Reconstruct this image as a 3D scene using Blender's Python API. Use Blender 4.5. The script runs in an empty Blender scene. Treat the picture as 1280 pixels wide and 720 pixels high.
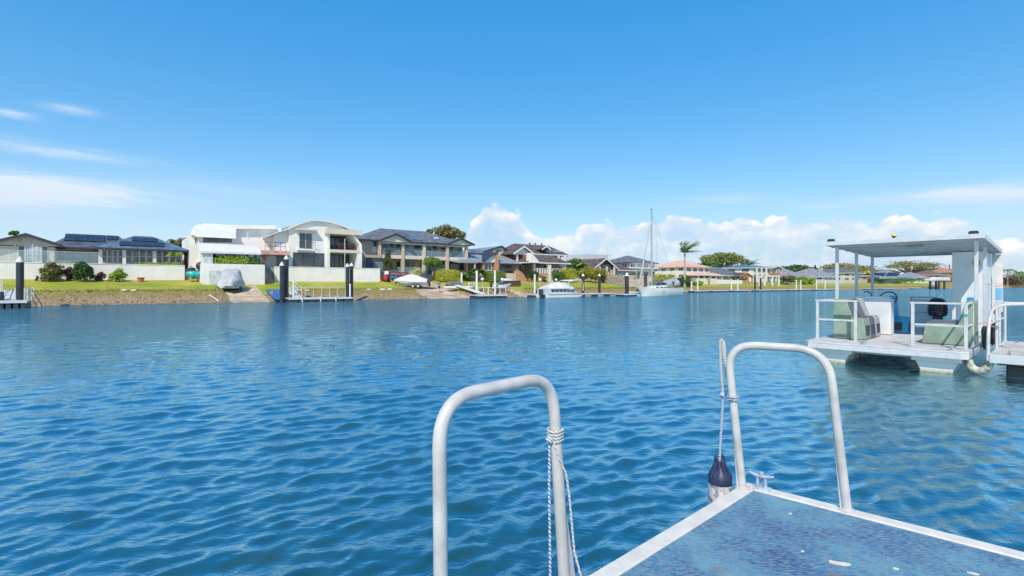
EXPOSURE = 0.1
SKY_G = .45; SKY_H, SKY_S, SKY_V = .503, 2.34, 1.16
CLOUD_L = (9.4, 9.4, 9.4); CLOUD_D = (4.3, 5.8, 7.9); CIRRUS = (8.3, 8.9, 9.5); HORIZON = (3.4, 5.4, 7.9)
WAVE_A = .0056; WAVE_L = .19; WATER_A = (.003, .050, .064); WATER_B = (.009, .052, .046)
WATER_G = (.66, .92, 1.0)
import bpy, bmesh, math, random
import numpy as np
from mathutils import Vector, Matrix
R = math.radians
rnd = random.Random(11)
sc = bpy.context.scene
COL = sc.collection

# ------------------------------------------------------------------ camera
cam_d = bpy.data.cameras.new('camera'); cam = bpy.data.objects.new('camera', cam_d); COL.objects.link(cam)
cam.location = (0, 0, 1.75); cam.rotation_euler = (R(90), 0, 0)
cam_d.sensor_width = 36; cam_d.lens = 18; cam_d.shift_y = -4 / 1280
cam_d.clip_start = .05; cam_d.clip_end = 6000
sc.camera = cam
sc.view_settings.view_transform = 'Standard'; sc.view_settings.look = 'None'
sc.view_settings.exposure = EXPOSURE; sc.view_settings.gamma = 1

# ------------------------------------------------------------------ sun
SUN_EL = R(47); SUN_AZ = math.atan2(-.22, -.97)          # azimuth from +Y towards +X
sun_d = bpy.data.lights.new('sun', 'SUN'); sun_o = bpy.data.objects.new('sun', sun_d); COL.objects.link(sun_o)
sun_d.energy = 4.4; sun_d.angle = R(.5); sun_d.color = (1, .90, .765)
tosun = Vector((math.sin(SUN_AZ) * math.cos(SUN_EL), math.cos(SUN_AZ) * math.cos(SUN_EL), math.sin(SUN_EL)))
sun_o.rotation_euler = (-tosun).to_track_quat('-Z', 'Y').to_euler(); sun_o.location = (0, -20, 40)

# ------------------------------------------------------------------ sky
class NG:
    def __init__(s, nt): s.nt = nt
    def n(s, t, **k):
        o = s.nt.nodes.new(t)
        for a, b in k.items(): setattr(o, a, b)
        return o
    def put(s, sock, v):
        if hasattr(v, 'is_output'): s.nt.links.new(v, sock)
        elif v is not None: sock.default_value = v
    def m(s, op, a, b=None, c=None, clamp=False):
        o = s.n('ShaderNodeMath', operation=op, use_clamp=clamp)
        s.put(o.inputs[0], a); s.put(o.inputs[1], b)
        if c is not None: s.put(o.inputs[2], c)
        return o.outputs[0]
    def vm(s, op, a, b=None, scale=None):
        o = s.n('ShaderNodeVectorMath', operation=op)
        s.put(o.inputs[0], a)
        if b is not None: s.put(o.inputs[1], b)
        if scale is not None: s.put(o.inputs['Scale'], scale)
        return o.outputs[0]
    def n_len(s, a):
        o = s.n('ShaderNodeVectorMath', operation='LENGTH'); s.put(o.inputs[0], a); return o.outputs['Value']
    def xyz(s, x, y, z=0.0):
        o = s.n('ShaderNodeCombineXYZ')
        for i, v in enumerate((x, y, z)): s.put(o.inputs[i], v)
        return o.outputs[0]
    def noise(s, vec, scale, detail=4, rough=.5, dist=0.0):
        o = s.n('ShaderNodeTexNoise'); s.put(o.inputs['Vector'], vec)
        o.inputs['Scale'].default_value = scale; o.inputs['Detail'].default_value = detail
        o.inputs['Roughness'].default_value = rough; o.inputs['Distortion'].default_value = dist
        return o.outputs['Fac']
    def vor(s, vec, scale, smooth=.4):
        o = s.n('ShaderNodeTexVoronoi', feature='SMOOTH_F1'); s.put(o.inputs['Vector'], vec)
        o.inputs['Scale'].default_value = scale; o.inputs['Smoothness'].default_value = smooth
        return o.outputs['Distance']
    def ss(s, v, a, b):
        o = s.n('ShaderNodeMapRange', interpolation_type='SMOOTHSTEP')
        s.put(o.inputs[0], v); o.inputs[1].default_value = a; o.inputs[2].default_value = b
        return o.outputs[0]
    def mix(s, f, a, b):
        o = s.n('ShaderNodeMix', data_type='RGBA'); s.put(o.inputs[0], f)
        for sock, v in ((o.inputs[6], a), (o.inputs[7], b)):
            s.put(sock, (*v, 1) if isinstance(v, tuple) and len(v) == 3 else v)
        return o.outputs[2]
    def ramp(s, f, stops, interp='LINEAR'):
        o = s.n('ShaderNodeValToRGB'); s.put(o.inputs[0], f); cr = o.color_ramp; cr.interpolation = interp
        while len(cr.elements) < len(stops): cr.elements.new(.5)
        for e, (p, c) in zip(cr.elements, stops):
            e.position = p; e.color = (c, c, c, 1) if isinstance(c, float) else (*c, 1)
        return o.outputs[0]

world = bpy.data.worlds.new('World'); sc.world = world; world.use_nodes = True
wt = world.node_tree; wt.nodes.clear(); g = NG(wt)
world.cycles.sampling_method = 'MANUAL'; world.cycles.sample_map_resolution = 512
out = g.n('ShaderNodeOutputWorld'); bg = g.n('ShaderNodeBackground'); bg.inputs[1].default_value = .1
wt.links.new(bg.outputs[0], out.inputs[0])
sky = g.n('ShaderNodeTexSky', sky_type='NISHITA', sun_disc=False, sun_elevation=SUN_EL, sun_rotation=SUN_AZ % (2 * math.pi))
sky.air_density = 1.0; sky.dust_density = .1; sky.ozone_density = 2.2; sky.altitude = 0
gam = g.n('ShaderNodeGamma'); wt.links.new(g.vm('SCALE', sky.outputs[0], scale=.1), gam.inputs[0]); gam.inputs[1].default_value = SKY_G
hsv = g.n('ShaderNodeHueSaturation'); wt.links.new(gam.outputs[0], hsv.inputs['Color'])
hsv.inputs['Hue'].default_value = SKY_H; hsv.inputs['Saturation'].default_value = SKY_S; hsv.inputs['Value'].default_value = SKY_V * 10
tc = g.n('ShaderNodeTexCoord'); sep = g.n('ShaderNodeSeparateXYZ'); wt.links.new(tc.outputs['Generated'], sep.inputs[0])
az = g.m('ARCTAN2', sep.outputs[0], sep.outputs[1]); el = g.m('ARCSINE', sep.outputs[2])
def AZ(px): return math.atan((px - 640) / 640)
def EL(px, py): return math.atan((356 - py) / 640 * math.cos(AZ(px)))
# cumulus bank low over the far shore: outline height against azimuth (goes on round the horizon)
OUTL = [(20, 350), (300, 350), (560, 348), (580, 300), (592, 272), (606, 261), (630, 256), (650, 264), (660, 286), (672, 294), (700, 287),
        (750, 282), (800, 275), (850, 271), (900, 276), (950, 276), (990, 281), (1020, 273), (1050, 266), (1072, 268),
        (1095, 279), (1130, 275), (1175, 270), (1192, 274), (1225, 287), (1270, 300)]
def uaz(a): return (a + .9) / 1.8
stops = [(0.0, .035)] + [(uaz(AZ(x)), max(.002, EL(x, y)) * 4) for x, y in OUTL] + [(1.0, .2)]
hh = g.m('MULTIPLY', g.ramp(g.m('MULTIPLY_ADD', az, 1 / 1.8, .5), stops), .25)
def field(daz, de):
    a2 = g.m('ADD', az, daz); e2 = g.m('ADD', el, de)
    v = g.xyz(a2, g.m('MULTIPLY', e2, 1.25), 3.7)
    w = g.n('ShaderNodeTexNoise'); wt.links.new(v, w.inputs['Vector']); w.inputs['Scale'].default_value = 16; w.inputs['Detail'].default_value = 3
    v2 = g.vm('ADD', v, g.vm('SCALE', g.vm('SUBTRACT', w.outputs['Color'], (.5, .5, .5)), scale=.045))
    b1 = g.m('SUBTRACT', .55, g.vor(v2, 17)); b2 = g.m('SUBTRACT', .5, g.vor(v2, 41))
    f3 = g.m('SUBTRACT', g.noise(v2, 30, 6, .6), .5)
    puff = g.m('ADD', g.m('MULTIPLY', b1, .9), g.m('ADD', g.m('MULTIPLY', b2, .5), g.m('MULTIPLY', f3, 1.0)))
    return g.m('ADD', g.m('MULTIPLY', g.m('SUBTRACT', hh, e2), 26.0), puff), puff
F0, P0 = field(0.0, 0.0); _, P1 = field(-.009, .013)
alpha = g.ss(F0, .0, .24)
lit = g.m('ADD', g.m('MULTIPLY', g.m('SUBTRACT', P0, P1), 1.15), g.m('MULTIPLY', g.ss(g.noise(g.xyz(az, g.m('MULTIPLY', el, 1.6), 9.0), 15, 3), .36, .64), .62))
lit = g.m('SUBTRACT', lit, .0, clamp=True)
edge = g.ss(F0, 1.5, .1)
lit = g.m('ADD', g.m('MULTIPLY', lit, .72), g.m('MULTIPLY', edge, .5), clamp=True)
ccol = g.mix(lit, CLOUD_D, CLOUD_L)
alpha = g.m('MULTIPLY', alpha, g.m('MULTIPLY_ADD', lit, .52, .46))
alpha = g.m('MULTIPLY', alpha, g.ss(el, .0, .05), clamp=True)
# cirrus: ragged streaks
cn = g.noise(g.xyz(g.m('MULTIPLY', az, 6.0), g.m('MULTIPLY', g.m('ADD', el, g.m('MULTIPLY', az, .05)), 70.0), 1.3), 1.0, 7, .62, .4)
cn2 = g.noise(g.xyz(g.m('MULTIPLY', az, 4.0), g.m('MULTIPLY', el, 22.0), 5.3), 1.0, 5, .6, .6)
tot = None
STREAK = [(40, 236, 150, 15, 1.6), (-60, 228, 150, 20, 1.3), (70, 189, 110, 6, .6), (10, 141, 34, 5, .6), (88, 137, 34, 5, .35), (90, 270, 260, 26, .22), (20, 290, 300, 22, .30),
          (300, 240, 150, 16, .22), (900, 250, 60, 7, .3), (1080, 252, 110, 9, .35), (1240, 243, 110, 10, 1.0), (1300, 300, 160, 30, .4), (1180, 330, 500, 26, .4), (500, 335, 700, 14, .22)]
for (px, py, wx, wy, st) in STREAK:
    a0, e0 = AZ(px), EL(px, py); c2 = math.cos(a0)
    da = g.m('DIVIDE', g.m('SUBTRACT', az, a0), wx / 640 * c2 * c2)
    de = g.m('DIVIDE', g.m('SUBTRACT', el, g.m('ADD', e0, g.m('MULTIPLY', g.m('SUBTRACT', cn2, .5), .03))), wy / 640 * c2)
    q = g.m('ADD', g.m('MULTIPLY', da, da), g.m('MULTIPLY', de, de))
    t = g.m('MULTIPLY', g.m('EXPONENT', g.m('MULTIPLY', q, -1.0)), st)
    tot = t if tot is None else g.m('ADD', tot, t)
general = g.m('MULTIPLY', g.ss(el, .55, 1.0), .12)
cir = g.m('MULTIPLY', g.m('ADD', tot, general), g.m('MULTIPLY_ADD', g.ss(cn, .3, .66), .9, .35), clamp=True)
col = g.mix(g.m('MULTIPLY', cir, .92), hsv.outputs[0], CIRRUS)
low = g.m('MULTIPLY', g.m('SUBTRACT', 1.0, g.ss(el, .0, .24)), .55)
col = g.mix(low, col, HORIZON)
col = g.mix(alpha, col, ccol)
wt.links.new(col, bg.inputs[0])

# ------------------------------------------------------------------ materials
MATS = {}
def M(name, col=None, rough=.6, var=.12, scale=2.0, bump=0.0, bscale=30.0, metal=0.0, col2=None, spec=.5):
    if name in MATS: return MATS[name]
    m = bpy.data.materials.new(name); m.use_nodes = True; MATS[name] = m
    nt = m.node_tree; b = nt.nodes['Principled BSDF']; k = NG(nt)
    b.inputs['Roughness'].default_value = rough; b.inputs['Metallic'].default_value = metal
    b.inputs['Specular IOR Level'].default_value = spec
    co = k.n('ShaderNodeTexCoord').outputs['Object']
    f = k.noise(co, scale, 5, .6)
    c2 = col2 or tuple(min(1, x * (1 - var * 2)) for x in col)
    c1 = col if col2 else tuple(min(1, x * (1 + var)) for x in col)
    k.put(b.inputs['Base Color'], k.mix(k.ss(f, .32, .68), c2, c1))
    if bump:
        bn = k.n('ShaderNodeBump'); bn.inputs['Strength'].default_value = bump; bn.inputs['Distance'].default_value = .02
        k.put(bn.inputs['Height'], k.noise(co, bscale, 4, .6)); k.put(b.inputs['Normal'], bn.outputs[0])
    return m
def LEAF(name, dark, light, trans=.25):
    if name in MATS: return MATS[name]
    m = bpy.data.materials.new(name); m.use_nodes = True; MATS[name] = m
    nt = m.node_tree; b = nt.nodes['Principled BSDF']; k = NG(nt)
    ge = k.n('ShaderNodeNewGeometry'); co = k.n('ShaderNodeTexCoord').outputs['Object']
    f = k.m('ADD', k.m('MULTIPLY', ge.outputs['Random Per Island'], .6), k.m('MULTIPLY', k.noise(co, 1.3, 3), .5))
    c = k.mix(k.ss(f, .2, .9), dark, light)
    k.put(b.inputs['Base Color'], c); b.inputs['Roughness'].default_value = .55
    tr = k.n('ShaderNodeBsdfTranslucent'); k.put(tr.inputs[0], c)
    mx = k.n('ShaderNodeMixShader'); mx.inputs[0].default_value = trans
    nt.links.new(b.outputs[0], mx.inputs[1]); nt.links.new(tr.outputs[0], mx.inputs[2])
    nt.links.new(mx.outputs[0], nt.nodes['Material Output'].inputs[0])
    return m
def GLASSY(name, tint, alpha):
    if name in MATS: return MATS[name]
    m = bpy.data.materials.new(name); m.use_nodes = True; MATS[name] = m
    nt = m.node_tree; b = nt.nodes['Principled BSDF']; k = NG(nt)
    co = k.n('ShaderNodeTexCoord').outputs['Object']
    k.put(b.inputs['Base Color'], k.mix(k.noise(co, .8, 2), tint, tuple(x * .8 for x in tint)))
    b.inputs['Roughness'].default_value = .04; b.inputs['Alpha'].default_value = alpha
    return m
WHITE = M('white_render', (.765, .735, .68), .7, .04, .8)
WHITEP = M('white_paint', (.68, .66, .62), .4, .05, 3)
CREAM = M('cream_render', (.62, .54, .43), .75, .05, .8)
BEIGE = M('beige_brick', (.56, .44, .34), .8, .08, 6)
PALEB = M('pale_trim', (.66, .60, .50), .6, .05, 2)
DGLASS = M('dark_glass', (.065, .085, .105), .06, .3, .5, spec=.8)
LGLASS = M('curtained_glass', (.42, .47, .50), .12, .25, 1.2, spec=.7)
BGLASS = M('blue_grey_glass', (.10, .15, .18), .08, .35, .7, spec=.7)
FENCEG = GLASSY('fence_glass', (.42, .58, .62), .22)
FRAMEW = M('white_window_frame', (.66, .64, .60), .5, .04)
FRAMED = M('dark_window_frame', (.06, .065, .07), .5, .1)
ROOFD = M('dark_roof_tile', (.085, .105, .135), .55, .22, 1.6, .3, 14)
ROOFB = M('blue_grey_roof_tile', (.10, .16, .23), .5, .2, 1.6, .3, 14)
ROOFC = M('charcoal_roof_tile', (.145, .145, .165), .6, .22, 1.5, .3, 14)
ROOFG = M('grey_metal_roof', (.25, .28, .32), .45, .1, 1.0)
ROOFBR = M('brown_roof_tile', (.125, .085, .078), .65, .25, 1.5, .3, 14)
ROOFP = M('peach_roof_tile', (.68, .42, .30), .7, .12, 1.2, .3, 12)
ROOFS = M('slate_roof_tile', (.27, .27, .29), .6, .2, 1.2, .3, 12)
SOLAR = M('solar_cell', (.028, .040, .062), .18, .2, 1.2, spec=.6)
SOLARG = M('pale_solar_cell', (.15, .17, .20), .2, .2, 1.0, spec=.7)
DTRIM = M('dark_trim', (.035, .04, .05), .5, .1)
BRICK = M('red_brick', (.45, .20, .10), .85, .18, 5, .2, 25)
BRICKP = M('orange_brick', (.50, .27, .14), .85, .15, 5, .2, 25)
DARKTIM = M('dark_gable_timber', (.07, .065, .06), .7, .2)  # dark timber colour of the brown house's gable face
GREYF = M('grey_fence_paint', (.10, .115, .13), .6, .15)
PINK = M('pink_concrete', (.60, .36, .30), .8, .1)
CONC = M('concrete', (.46, .41, .34), .9, .15, 1.2, .3, 20)
RAMPC = M('ramp_concrete', (.50, .38, .26), .9, .2, .7, .3, 20)
STONE = M('tan_stone', (.42, .34, .26), .9, .3, 2.2, .6, 8)
BLACKP = M('black_pile_sleeve', (.028, .030, .036), .45, .2, 1)
RAILM = M('grey_rail', (.52, .55, .57), .4, .08)
BLACKR = M('black_rubber', (.02, .02, .022), .6, .2)
TARP = M('grey_tarp', (.42, .43, .45), .7, .12, 1.4, .4, 6)
TARPL = M('pale_tarp', (.60, .60, .61), .7, .1, 1.4, .4, 6)
BLUEP = M('blue_plastic', (.02, .24, .52), .4, .1)
TEALP = M('teal_plastic', (.02, .42, .45), .4, .15)
NAVY = M('navy_plastic', (.025, .04, .10), .5, .2)
REDP = M('red_plastic', (.5, .05, .05), .4, .15)
WOODP = M('weathered_timber', (.45, .33, .20), .8, .2, 3, .3, 20)
GLOBE = M('white_globe', (.85, .85, .83), .35, .02)
TERRA = M('terracotta', (.42, .16, .10), .8, .1)
BARK = M('grey_bark', (.22, .19, .16), .9, .3, 5, .5, 10)
PBARK = M('pale_palm_bark', (.40, .37, .33), .9, .2, 4, .4, 10)
GCOAT = M('gelcoat', (.68, .67, .64), .25, .04, 1)
STEEL = M('stainless', (.55, .56, .58), .25, .1, 4, metal=.9)
L_OLIVE = LEAF('olive_leaf', (0.075, 0.088, 0.027), (0.270, 0.257, 0.081))
L_GREEN = LEAF('green_leaf', (0.031, 0.094, 0.022), (0.135, 0.270, 0.054))
L_DARK = LEAF('dark_leaf', (0.019, 0.050, 0.018), (0.081, 0.155, 0.041))
L_BRIGHT = LEAF('bright_leaf', (0.125, 0.237, 0.019), (0.446, 0.567, 0.054))
L_YELLOW = LEAF('yellow_leaf', (0.250, 0.300, 0.025), (0.675, 0.634, 0.068))
L_PURPLE = LEAF('purple_leaf', (0.062, 0.027, 0.027), (0.216, 0.081, 0.081))
L_PALE = LEAF('pale_leaf', (0.438, 0.450, 0.175), (0.837, 0.783, 0.351))
L_PALM = LEAF('palm_leaf', (0.062, 0.138, 0.031), (0.230, 0.365, 0.095))

# ------------------------------------------------------------------ mesh helpers
class MB:
    def __init__(s): s.v = []; s.f = []; s.mi = []; s.cur = 0
    def add(s, vs, fs):
        o = len(s.v); s.v.extend(vs); s.f.extend([tuple(i + o for i in f) for f in fs]); s.mi.extend([s.cur] * len(fs)); return s
    def box(s, x0, x1, y0, y1, z0, z1):
        x0, x1 = min(x0, x1), max(x0, x1); y0, y1 = min(y0, y1), max(y0, y1); z0, z1 = min(z0, z1), max(z0, z1)
        return s.add([(x0, y0, z0), (x1, y0, z0), (x1, y1, z0), (x0, y1, z0), (x0, y0, z1), (x1, y0, z1), (x1, y1, z1), (x0, y1, z1)],
                     [(0, 3, 2, 1), (4, 5, 6, 7), (0, 1, 5, 4), (1, 2, 6, 5), (2, 3, 7, 6), (3, 0, 4, 7)])
    def hexa(s, bot, top):                                   # two quads, counter-clockwise seen from above
        return s.add(list(bot) + list(top), [(0, 3, 2, 1), (4, 5, 6, 7), (0, 1, 5, 4), (1, 2, 6, 5), (2, 3, 7, 6), (3, 0, 4, 7)])
    def xz(s, pts, y0, y1):                                  # polygon in x,z (counter-clockwise seen from -y) extruded along y
        n = len(pts)
        return s.add([(x, y0, z) for x, z in pts] + [(x, y1, z) for x, z in pts],
                     [tuple(range(n)), tuple(range(2 * n - 1, n - 1, -1))] + [(i, i + n, (i + 1) % n + n, (i + 1) % n) for i in range(n)])
    def yz(s, pts, x0, x1):
        n = len(pts)
        return s.add([(x1, y, z) for y, z in pts] + [(x0, y, z) for y, z in pts],
                     [tuple(range(n)), tuple(range(2 * n - 1, n - 1, -1))] + [(i, i + n, (i + 1) % n + n, (i + 1) % n) for i in range(n)])
    def tube(s, pts, r, n=8, cap=True):
        P = [Vector(p) for p in pts]; rs = r if isinstance(r, (list, tuple)) else [r] * len(P)
        up = None; rings = []
        for i, p in enumerate(P):
            t = ((P[min(i + 1, len(P) - 1)] - P[max(i - 1, 0)])).normalized()
            if up is None:
                a = Vector((0, 0, 1)) if abs(t.z) < .9 else Vector((1, 0, 0)); up = (a - t * a.dot(t)).normalized()
            else:
                up = (up - t * up.dot(t)).normalized()
            w = t.cross(up)
            rings.append([tuple(p + (up * math.cos(q) + w * math.sin(q)) * rs[i]) for q in [2 * math.pi * j / n for j in range(n)]])
        vs = [v for r_ in rings for v in r_]; fs = []
        for i in range(len(P) - 1):
            for j in range(n):
                a, b = i * n + j, i * n + (j + 1) % n
                fs.append((a, b, b + n, a + n))
        if cap: fs += [tuple(range(n - 1, -1, -1)), tuple(range(len(vs) - n, len(vs)))]
        return s.add(vs, fs)
    def lathe(s, prof, c=(0, 0, 0), n=12):
        vs = []; fs = []
        for r, z in prof:
            for j in range(n):
                q = 2 * math.pi * j / n; vs.append((c[0] + r * math.cos(q), c[1] + r * math.sin(q), c[2] + z))
        for i in range(len(prof) - 1):
            for j in range(n):
                a, b = i * n + j, i * n + (j + 1) % n; fs.append((a, b, b + n, a + n))
        fs += [tuple(range(n - 1, -1, -1)), tuple(range(len(vs) - n, len(vs)))]
        return s.add(vs, fs)
    def ball(s, c, r, n=10, m=6):
        r = (r, r, r) if not isinstance(r, tuple) else r; vs = [(c[0], c[1], c[2] - r[2])]; fs = []
        for i in range(1, m):
            t = math.pi * i / m
            for j in range(n):
                q = 2 * math.pi * j / n
                vs.append((c[0] + r[0] * math.sin(t) * math.cos(q), c[1] + r[1] * math.sin(t) * math.sin(q), c[2] - r[2] * math.cos(t)))
        vs.append((c[0], c[1], c[2] + r[2])); L = len(vs) - 1
        for j in range(n): fs.append((0, 1 + (j + 1) % n, 1 + j)); fs.append((L, L - n + j, L - n + (j + 1) % n))
        for i in range(m - 2):
            for j in range(n):
                a, b = 1 + i * n + j, 1 + i * n + (j + 1) % n; fs.append((a, b, b + n, a + n))
        return s.add(vs, fs)
    def loft(s, secs, close=True, cap=True):                 # list of equal-length point rings
        n = len(secs[0]); vs = [p for r_ in secs for p in r_]; fs = []
        for i in range(len(secs) - 1):
            for j in range(n if close else n - 1):
                a, b = i * n + j, i * n + (j + 1) % n; fs.append((a, b, b + n, a + n))
        if cap and close: fs += [tuple(range(n - 1, -1, -1)), tuple(range(len(vs) - n, len(vs)))]
        return s.add(vs, fs)
    def grid(s, nx, ny, fn):
        vs = [fn(i / nx, j / ny) for j in range(ny + 1) for i in range(nx + 1)]
        return s.add(vs, [(j * (nx + 1) + i, j * (nx + 1) + i + 1, (j + 1) * (nx + 1) + i + 1, (j + 1) * (nx + 1) + i) for j in range(ny) for i in range(nx)])
    def build(s, name, mat, parent=None, smooth=False, base=(0, 0, 0), bevel=0, kind=None):
        me = bpy.data.meshes.new(name)
        bx, by, bz = base
        me.from_pydata([(x - bx, y - by, z - bz) for x, y, z in s.v], [], s.f)
        for m in (mat if isinstance(mat, (list, tuple)) else [mat]): me.materials.append(m)
        if isinstance(mat, (list, tuple)): me.polygons.foreach_set('material_index', s.mi)
        if smooth:
            me.polygons.foreach_set('use_smooth', [True] * len(me.polygons))
            me.set_sharp_from_angle(angle=R(45))
        o = bpy.data.objects.new(name, me); COL.objects.link(o)
        if parent is not None: o.parent = parent
        if bevel:
            b = o.modifiers.new('bevel', 'BEVEL'); b.width = bevel; b.segments = 2; b.limit_method = 'ANGLE'; b.angle_limit = R(40)
        if kind: o['kind'] = kind
        return o

def tag(o, label, cat, group=None):
    o['label'] = label; o['category'] = cat
    if group: o['group'] = group
    return o
def thing(name, label, cat, loc=(0, 0, 0), rz=0.0, group=None):
    o = bpy.data.objects.new(name, None); COL.objects.link(o); o.empty_display_size = .3
    o.location = loc; o.rotation_euler = (0, 0, rz)
    return tag(o, label, cat, group)
def dup(o, loc=None, rz=None, label=None, group=None, parent=None):
    c = o.copy(); COL.objects.link(c)
    if parent is not None: c.parent = parent
    if loc is not None: c.location = loc
    if rz is not None: c.rotation_euler = (0, 0, rz)
    if label: c['label'] = label
    if group: c['group'] = group
    for ch in list(o.children): dup(ch, parent=c)
    return c
def fillet(pts, rad, k=6):                                   # round the corners of a polyline
    P = [Vector(p) for p in pts]; o = [P[0]]
    for a, b, c in zip(P, P[1:], P[2:]):
        u = (a - b); w = (c - b); r = min(rad, u.length * .48, w.length * .48)
        p0 = b + u.normalized() * r; p1 = b + w.normalized() * r
        for i in range(k + 1):
            t = i / k; o.append(p0 * (1 - t) ** 2 + b * 2 * t * (1 - t) + p1 * t ** 2)
    o.append(P[-1]); return [tuple(p) for p in o]

# ------------------------------------------------------------------ the far bank: s runs along it, d inland
SH_ROT = math.atan2(.6, .8)
def S(s, d, z=0.0): return (.8 * s - .6 * d, 72 + .6 * s + .8 * d, z)
def sp(px, d):
    k = (px - 640) / 640
    return (k * (72 + .8 * d) + .6 * d) / (.8 - .6 * k)
def zp(py, px, d):
    return 1.75 + (356 - py) * (72 + .6 * sp(px, d) + .8 * d) / 640
def sst(t): t = max(0, min(1, t)); return t * t * (3 - 2 * t)
def off(s): return 14 * sst((s - 29) / 16)
PROF = [(-60, -4), (-10, -2.5), (-2, -.6), (0, 0), (1.2, .42), (2.6, 1.05), (3.4, 1.22), (6, 1.52), (12, 2.3), (16, 2.6), (24, 3.0), (60, 3.6), (900, 5)]
RAMPS = [(sp(293, 0), sp(334, 0), 8, 1.72), (sp(541, 0), sp(588, 0), 12, 2.25), (sp(655, 0), sp(668, 0), 5, 1.2)]
def gz(s, d):
    e = d - off(s)
    for (a, za), (b, zb) in zip(PROF, PROF[1:]):
        if e <= b: z = za + (zb - za) * (e - a) / (b - a); break
    else: z = 5
    for a, b, dd, zz in RAMPS:
        if a - .6 < s < b + .6 and e < dd: z = min(z, -.25 + (zz + .1) * max(0, e + .6) / (dd + .6))
    return z
class SH:                                                    # a thing standing on the far bank, built in bank coordinates
    def __init__(s, name, label, cat, s0, d0, z0, group=None):
        s.base = (s0, d0, z0); s.e = thing(name, label, cat, S(s0, d0, z0), SH_ROT, group)
    def put(s, mb, name, mat, parent=None, smooth=False, **k):
        return mb.build(name, mat, parent or s.e, smooth, s.base, **k)
    def box(s, name, mat, pxs, ds, pys, parent=None, px=None, dz=None, **k):
        d = ds[0] if dz is None else dz; p = px if px is not None else sum(pxs) / 2
        return s.put(MB().box(sp(pxs[0], ds[0]), sp(pxs[1], ds[0]), ds[0], ds[1], zp(pys[0], p, d), zp(pys[1], p, d)), name, mat, parent, **k)
    def raw(s, name, mat, x0, x1, y0, y1, z0, z1, parent=None): return s.put(MB().box(x0, x1, y0, y1, z0, z1), name, mat, parent)
    def win(s, x0, x1, z0, z1, d, cols=2, rows=1, frame=None, glass=None, parent=None, side=None, name='window', t=.06):
        fr = MB(); pn = MB()
        def bx(m, a0, a1, e0, e1, c0, c1):
            if side is None: m.box(a0, a1, d + e0, d + e1, c0, c1)
            else: m.box(d + e0, d + e1, a0, a1, c0, c1)
        bx(fr, x0, x1, -.07, .03, z0, z0 + t); bx(fr, x0, x1, -.07, .03, z1 - t, z1)
        for i in range(cols + 1):
            w = t if i in (0, cols) else t * .8; x = x0 + (x1 - x0) * i / cols
            a = x0 if i == 0 else (x1 - w if i == cols else x - w / 2)
            bx(fr, a, a + w, -.066, .03, z0 + t, z1 - t)
        for j in range(1, rows):
            z = z0 + (z1 - z0) * j / rows; bx(fr, x0 + t, x1 - t, -.06, .03, z - t * .4, z + t * .4)
        f = s.put(fr, name, frame or FRAMEW, parent)
        bx(pn, x0 + t * .5, x1 - t * .5, -.035, -.004, z0 + t * .5, z1 - t * .5)
        s.put(pn, 'pane', glass or DGLASS, f)
        return f
    def pwin(s, pxs, pys, d, **k):
        p = sum(pxs) / 2
        return s.win(sp(pxs[0], d), sp(pxs[1], d), zp(pys[1], p, d), zp(pys[0], p, d), d, **k)
    def hip(s, x0, x1, y0, y1, ze, zr, mat, fascia=None, th=.16, inset=None, parent=None, name='roof', ridge=None):
        w, h = x1 - x0, y1 - y0; m = MB()
        if ridge: r = ridge
        elif w >= h:
            i = inset if inset is not None else h / 2 * .95
            r = [(x0 + i, (y0 + y1) / 2), (x1 - i, (y0 + y1) / 2)]
        else:
            i = inset if inset is not None else w / 2 * .95
            r = [((x0 + x1) / 2, y0 + i), ((x0 + x1) / 2, y1 - i)]
        (ra, rb) = r
        v = [(x0, y0, ze), (x1, y0, ze), (x1, y1, ze), (x0, y1, ze), (*ra, zr), (*rb, zr), (x0, y0, ze - th), (x1, y0, ze - th), (x1, y1, ze - th), (x0, y1, ze - th)]
        if w >= h: f = [(0, 1, 5, 4), (1, 2, 5), (2, 3, 4, 5), (3, 0, 4)]
        else: f = [(0, 1, 4), (1, 2, 5, 4), (2, 3, 5), (3, 0, 4, 5)]
        m.add(v, f + [(9, 8, 7, 6), (6, 7, 1, 0), (7, 8, 2, 1), (8, 9, 3, 2), (9, 6, 0, 3)])
        o = s.put(m, name, mat, parent)
        if fascia:
            q = MB(); e = .05
            q.box(x0 - e, x1 + e, y0 - e, y0 + .004, ze - th - .03, ze + .02); q.box(x0 - e, x1 + e, y1 - .004, y1 + e, ze - th - .03, ze + .02)
            q.box(x0 - e, x0 + .004, y0 + .005, y1 - .005, ze - th - .03, ze + .02); q.box(x1 - .004, x1 + e, y0 + .005, y1 - .005, ze - th - .03, ze + .02)
            s.put(q, 'gutter', fascia, o)
        return o
    def gable(s, x0, x1, y0, y1, ze, zr, mat, th=.2, along='d', face=None, face_d=None, trim=None, parent=None, xm=None, zl=None):
        m = MB(); xm = (x0 + x1) / 2 if xm is None else xm; zl = ze if zl is None else zl   # ridge along d (gable end faces the water) or along s
        a = [(x0, zl - th), (xm, zr - th), (xm, zr), (x0, zl)]; b = [(xm, zr - th), (x1, ze - th), (x1, ze), (xm, zr)]
        fn = m.xz if along == 'd' else m.yz
        if along == 'd': fn(a, y0, y1); fn(b, y0, y1)
        else:
            ym = (y0 + y1) / 2
            fn([(y0, ze - th), (ym, zr - th), (ym, zr), (y0, ze)], x0, x1); fn([(ym, zr - th), (y1, ze - th), (y1, ze), (ym, zr)], x0, x1)
        o = s.put(m, 'roof', mat, parent)
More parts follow.
